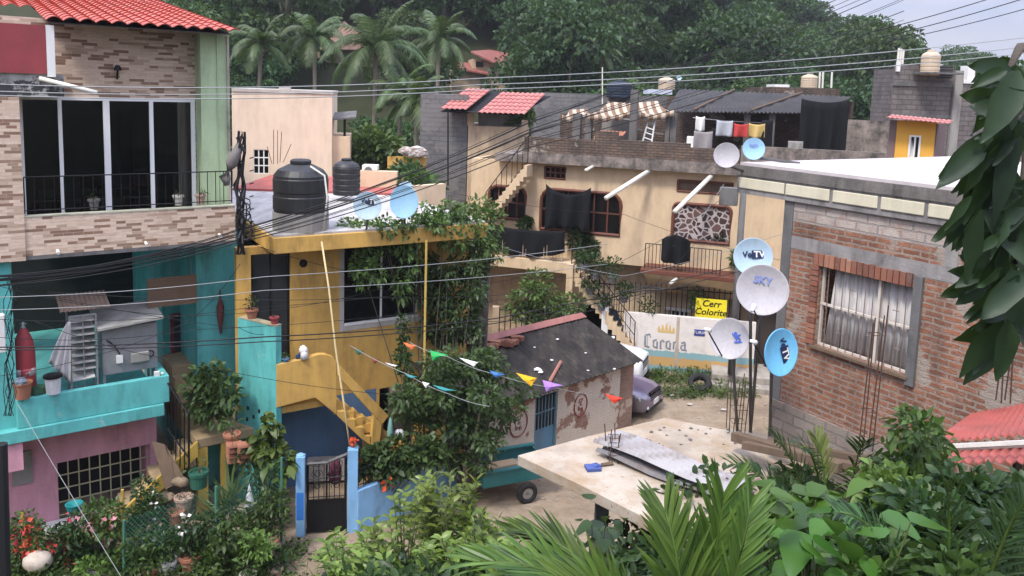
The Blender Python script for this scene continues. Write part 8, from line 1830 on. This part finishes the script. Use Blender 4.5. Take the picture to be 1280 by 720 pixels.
for i, (c, d, mt, L, lab) in enumerate((([(1130, 560), (1150, 545), (1165, 565), (1140, 585), (1120, 600), (1175, 596), (1150, 520)], 6.8, LF_gar, .1, 'green shrub rising in front of the red metal roof'), ([(1190, 598), (1215, 600), (1235, 604), (1255, 602), (1275, 606), (1205, 610), (1240, 615), (1270, 620)], 6.3, LF_dark, .11, 'dark green shrub under the red metal roof at the right edge'), ([(1120, 625), (1150, 620), (1180, 640), (1210, 650), (1140, 655), (1100, 650), (1245, 660), (1280, 650), (1170, 690), (1230, 700), (1275, 700), (1120, 700)], 5.6, LF_dark, .11, 'dense dark shrub filling the lower right corner'), ([(1120, 600), (1100, 590), (1135, 612)], 6.0, LF_lite, .1, 'light green shrub shoots beside the feathery fronds'), ([(1085, 700), (1110, 690), (1090, 715), (1200, 712)], 4.6, LF_gar, .12, 'low green shrub at the bottom edge right of the near palm'))):
    bush('leafy_shrub', lab, 'shrub', gz0(P(c[0][0], 760, d)), [cl(px, py + 16, d + rs.uniform(-.4, .4), (.24, .24, .17)) for px, py in c], 90, L, mt, .48, 130 + i, hollow=.1)
bush('low_undergrowth', 'low dark undergrowth covering the bank below the near plants', 'undergrowth', gz0(P(800, 740, 7)), [((x, y, terrain(x, y) + .25), (.5, .5, .3)) for x, y in [(rs.uniform(-3.2, 4.5), rs.uniform(5.5, 11.5)) for _ in range(120)]], 60, .17, LF_dark, .45, 140, stem=.004)['kind'] = 'stuff'
# ---------------------------------------------------------------- mango branch hanging in from the right
tb = gz0((3.9, 4.2, 0)); mg = thing('mango_tree', 'mango tree branch with long dark drooping leaves hanging in at the right edge', 'tree', tb)
m = MB(); top = P(1340, -30, 3.3); m.tube([tb, tb + Vector((.1, 0, 2)), top + Vector((.5, .2, 0)), top + Vector((.75, .45, 1.2)), top + Vector((1.1, .6, 2.6))], [.2, .16, .11, .07, .02], 10); m.tube([top + Vector((.5, .2, -.2)), P(1300, 90, 3.1), P(1262, 160, 2.9), P(1240, 215, 2.85)], [.05, .03, .018, .01], 6); m.tube([P(1300, 90, 3.1), P(1280, 250, 2.9), P(1268, 330, 2.85)], [.03, .02, .01], 6); m.tube([top + Vector((.5, .2, -.2)), P(1275, 60, 3.0), P(1262, 85, 2.9)], [.04, .02, .01], 6); m.build('trunk', M_bark, mg, smooth=True)
rs = random.Random(51); m = MB()
def mleaf(px, py, d, ex, ey, L, w):
    a = P(px, py, d); b = P(ex, ey, d + rs.uniform(-.12, .12)); dd = (b - a); b = a + dd.normalized() * L if L else b; sd_ = dd.normalized().cross(Vector((rs.uniform(-.5, .5), -1, rs.uniform(-.3, .5)))).normalized(); nr = sd_.cross(dd.normalized()); k = len(m.v); l_ = (b - a).length; bnd = rs.uniform(-.25, .25); fo = rs.uniform(.05, .35); dro = rs.uniform(.05, .45)
    for t_, w_ in ((0, .1), (.1, .55), (.3, .95), (.5, 1), (.7, .85), (.86, .5), (.95, .2), (1, .03)):
        c = a.lerp(b, t_) - Vector((0, 0, dro * l_ * t_ * t_)) + sd_ * bnd * l_ * t_ * t_; q5 = w * .1 * math.sin(t_ * 11 + bnd * 30); m.v += [c + sd_ * w * .5 * w_ + nr * (w * fo * w_ + q5), c, c - sd_ * w * .5 * w_ + nr * (w * fo * w_ - q5)]
    for j in range(7):
        for o_ in (0, 1): q_ = k + j * 3 + o_; m.f.append([q_, q_ + 1, q_ + 4, q_ + 3]); m.m.append(0)
for cx_, cy_, n, sp_a in ((1262, 90, 16, 60), (1240, 190, 20, 70), (1265, 165, 16, 60), (1262, 285, 20, 62), (1275, 345, 20, 60), (1278, 130, 16, 60), (1262, 395, 14, 45), (1290, 240, 16, 60), (1225, 250, 12, 50), (1245, 330, 14, 50)):
    for i in range(n):
        a = R(rs.gauss(138, 44)); l_ = rs.uniform(.08, .23)
        mleaf(cx_ + rs.uniform(-12, 12), cy_ + rs.uniform(-16, 16), 2.85 + rs.uniform(-.2, .25), cx_ + math.cos(a) * 90, cy_ + math.sin(a) * 90 + 25, l_, l_ * rs.uniform(.33, .46))
m.build('leaves', LF_mango, mg, smooth=True)

# ground cover: three mixed kinds, low, with bare soil between
rs2 = np.random.RandomState(9)
for nm, lab, mt, n, L, ar, dr, hh in (('ground_cover', 'low mixed green ground cover in the front garden', LF_gar, 150, .12, .5, .25, .18), ('grass_tufts', 'thin grass tufts scattered through the front garden', LF_vine, 120, .3, .07, .15, .1), ('ground_cover', 'dark low creepers on the soil of the front garden', LF_dark, 150, .07, .6, .3, .08)):
    clm = []
    for i in range(n):
        px, d = rs2.uniform(-20, 390), rs2.uniform(12.6, 16.2); x = (px - 640) / F * d; clm.append(((x, d, terrain(x, d) + hh * .5), (.22, .22, hh)))
    V, Fq = clump_leaves(clm, 34, L, ar, 91 + n, .5, dr, .9, .5, .1); tag(mesh_np(nm, V, Fq, mt), lab, 'ground cover', kind='stuff')
for i, (px, py, d, lab, mt, r_) in enumerate(((188, 700, 14.6, 'terracotta pot with a leafy plant left of the square white planter', M_terra, .15), (268, 704, 14.6, 'small pale clay pot right of the planter, at the fence corner', M_clay, .12), (196, 676, 15.3, 'brown pot with drooping leaves below the stepped stringer', M_terra, .14), (310, 706, 14.5, 'grey concrete pot with yellow green leaves in the front garden', M_concp, .15), (112, 712, 14.2, 'dark pot with a broad leaved plant in the flower garden', M_concd, .16), (345, 712, 14.8, 'low clay pot beside the rock and the blue pillar', M_clay, .13))):
    garden_pot(px, py, d, lab, r_ * .75, r_, r_ * 1.6, mt, (LF_gar, LF_lite, LF_dark)[i % 3], .35, 110, 300 + i, .12, None, .5)

# loose stones and litter in the alley
rs = random.Random(77); m = MB()
for i in range(260):
    px, py = rs.uniform(640, 960), rs.uniform(486, 640); q = Pz(px, py, .05); q.z = terrain(q.x, q.y) + .01
    if q.z < .6: m.ball(q, rs.uniform(.015, .06), (1.2, 1, .6), 6, 4, .3)
solo('gravel', m, M_stepc, 'loose stones scattered over the dirt alley', 'gravel', kind='stuff')
for i, (px, py, lab) in enumerate(((862, 505, 'small white scrap of litter on the dirt alley below the weeds'), (840, 494, 'tiny pale scrap on the dirt alley near the grey car'), (905, 512, 'pale crumpled paper on the dirt by the slab edge'))):
    q = Pz(px, py, .05); m = MB(); m.ball(q, .07, (1.4, 1, .4), 7, 5, .3); solo('litter', m, M_concp, lab, 'litter')
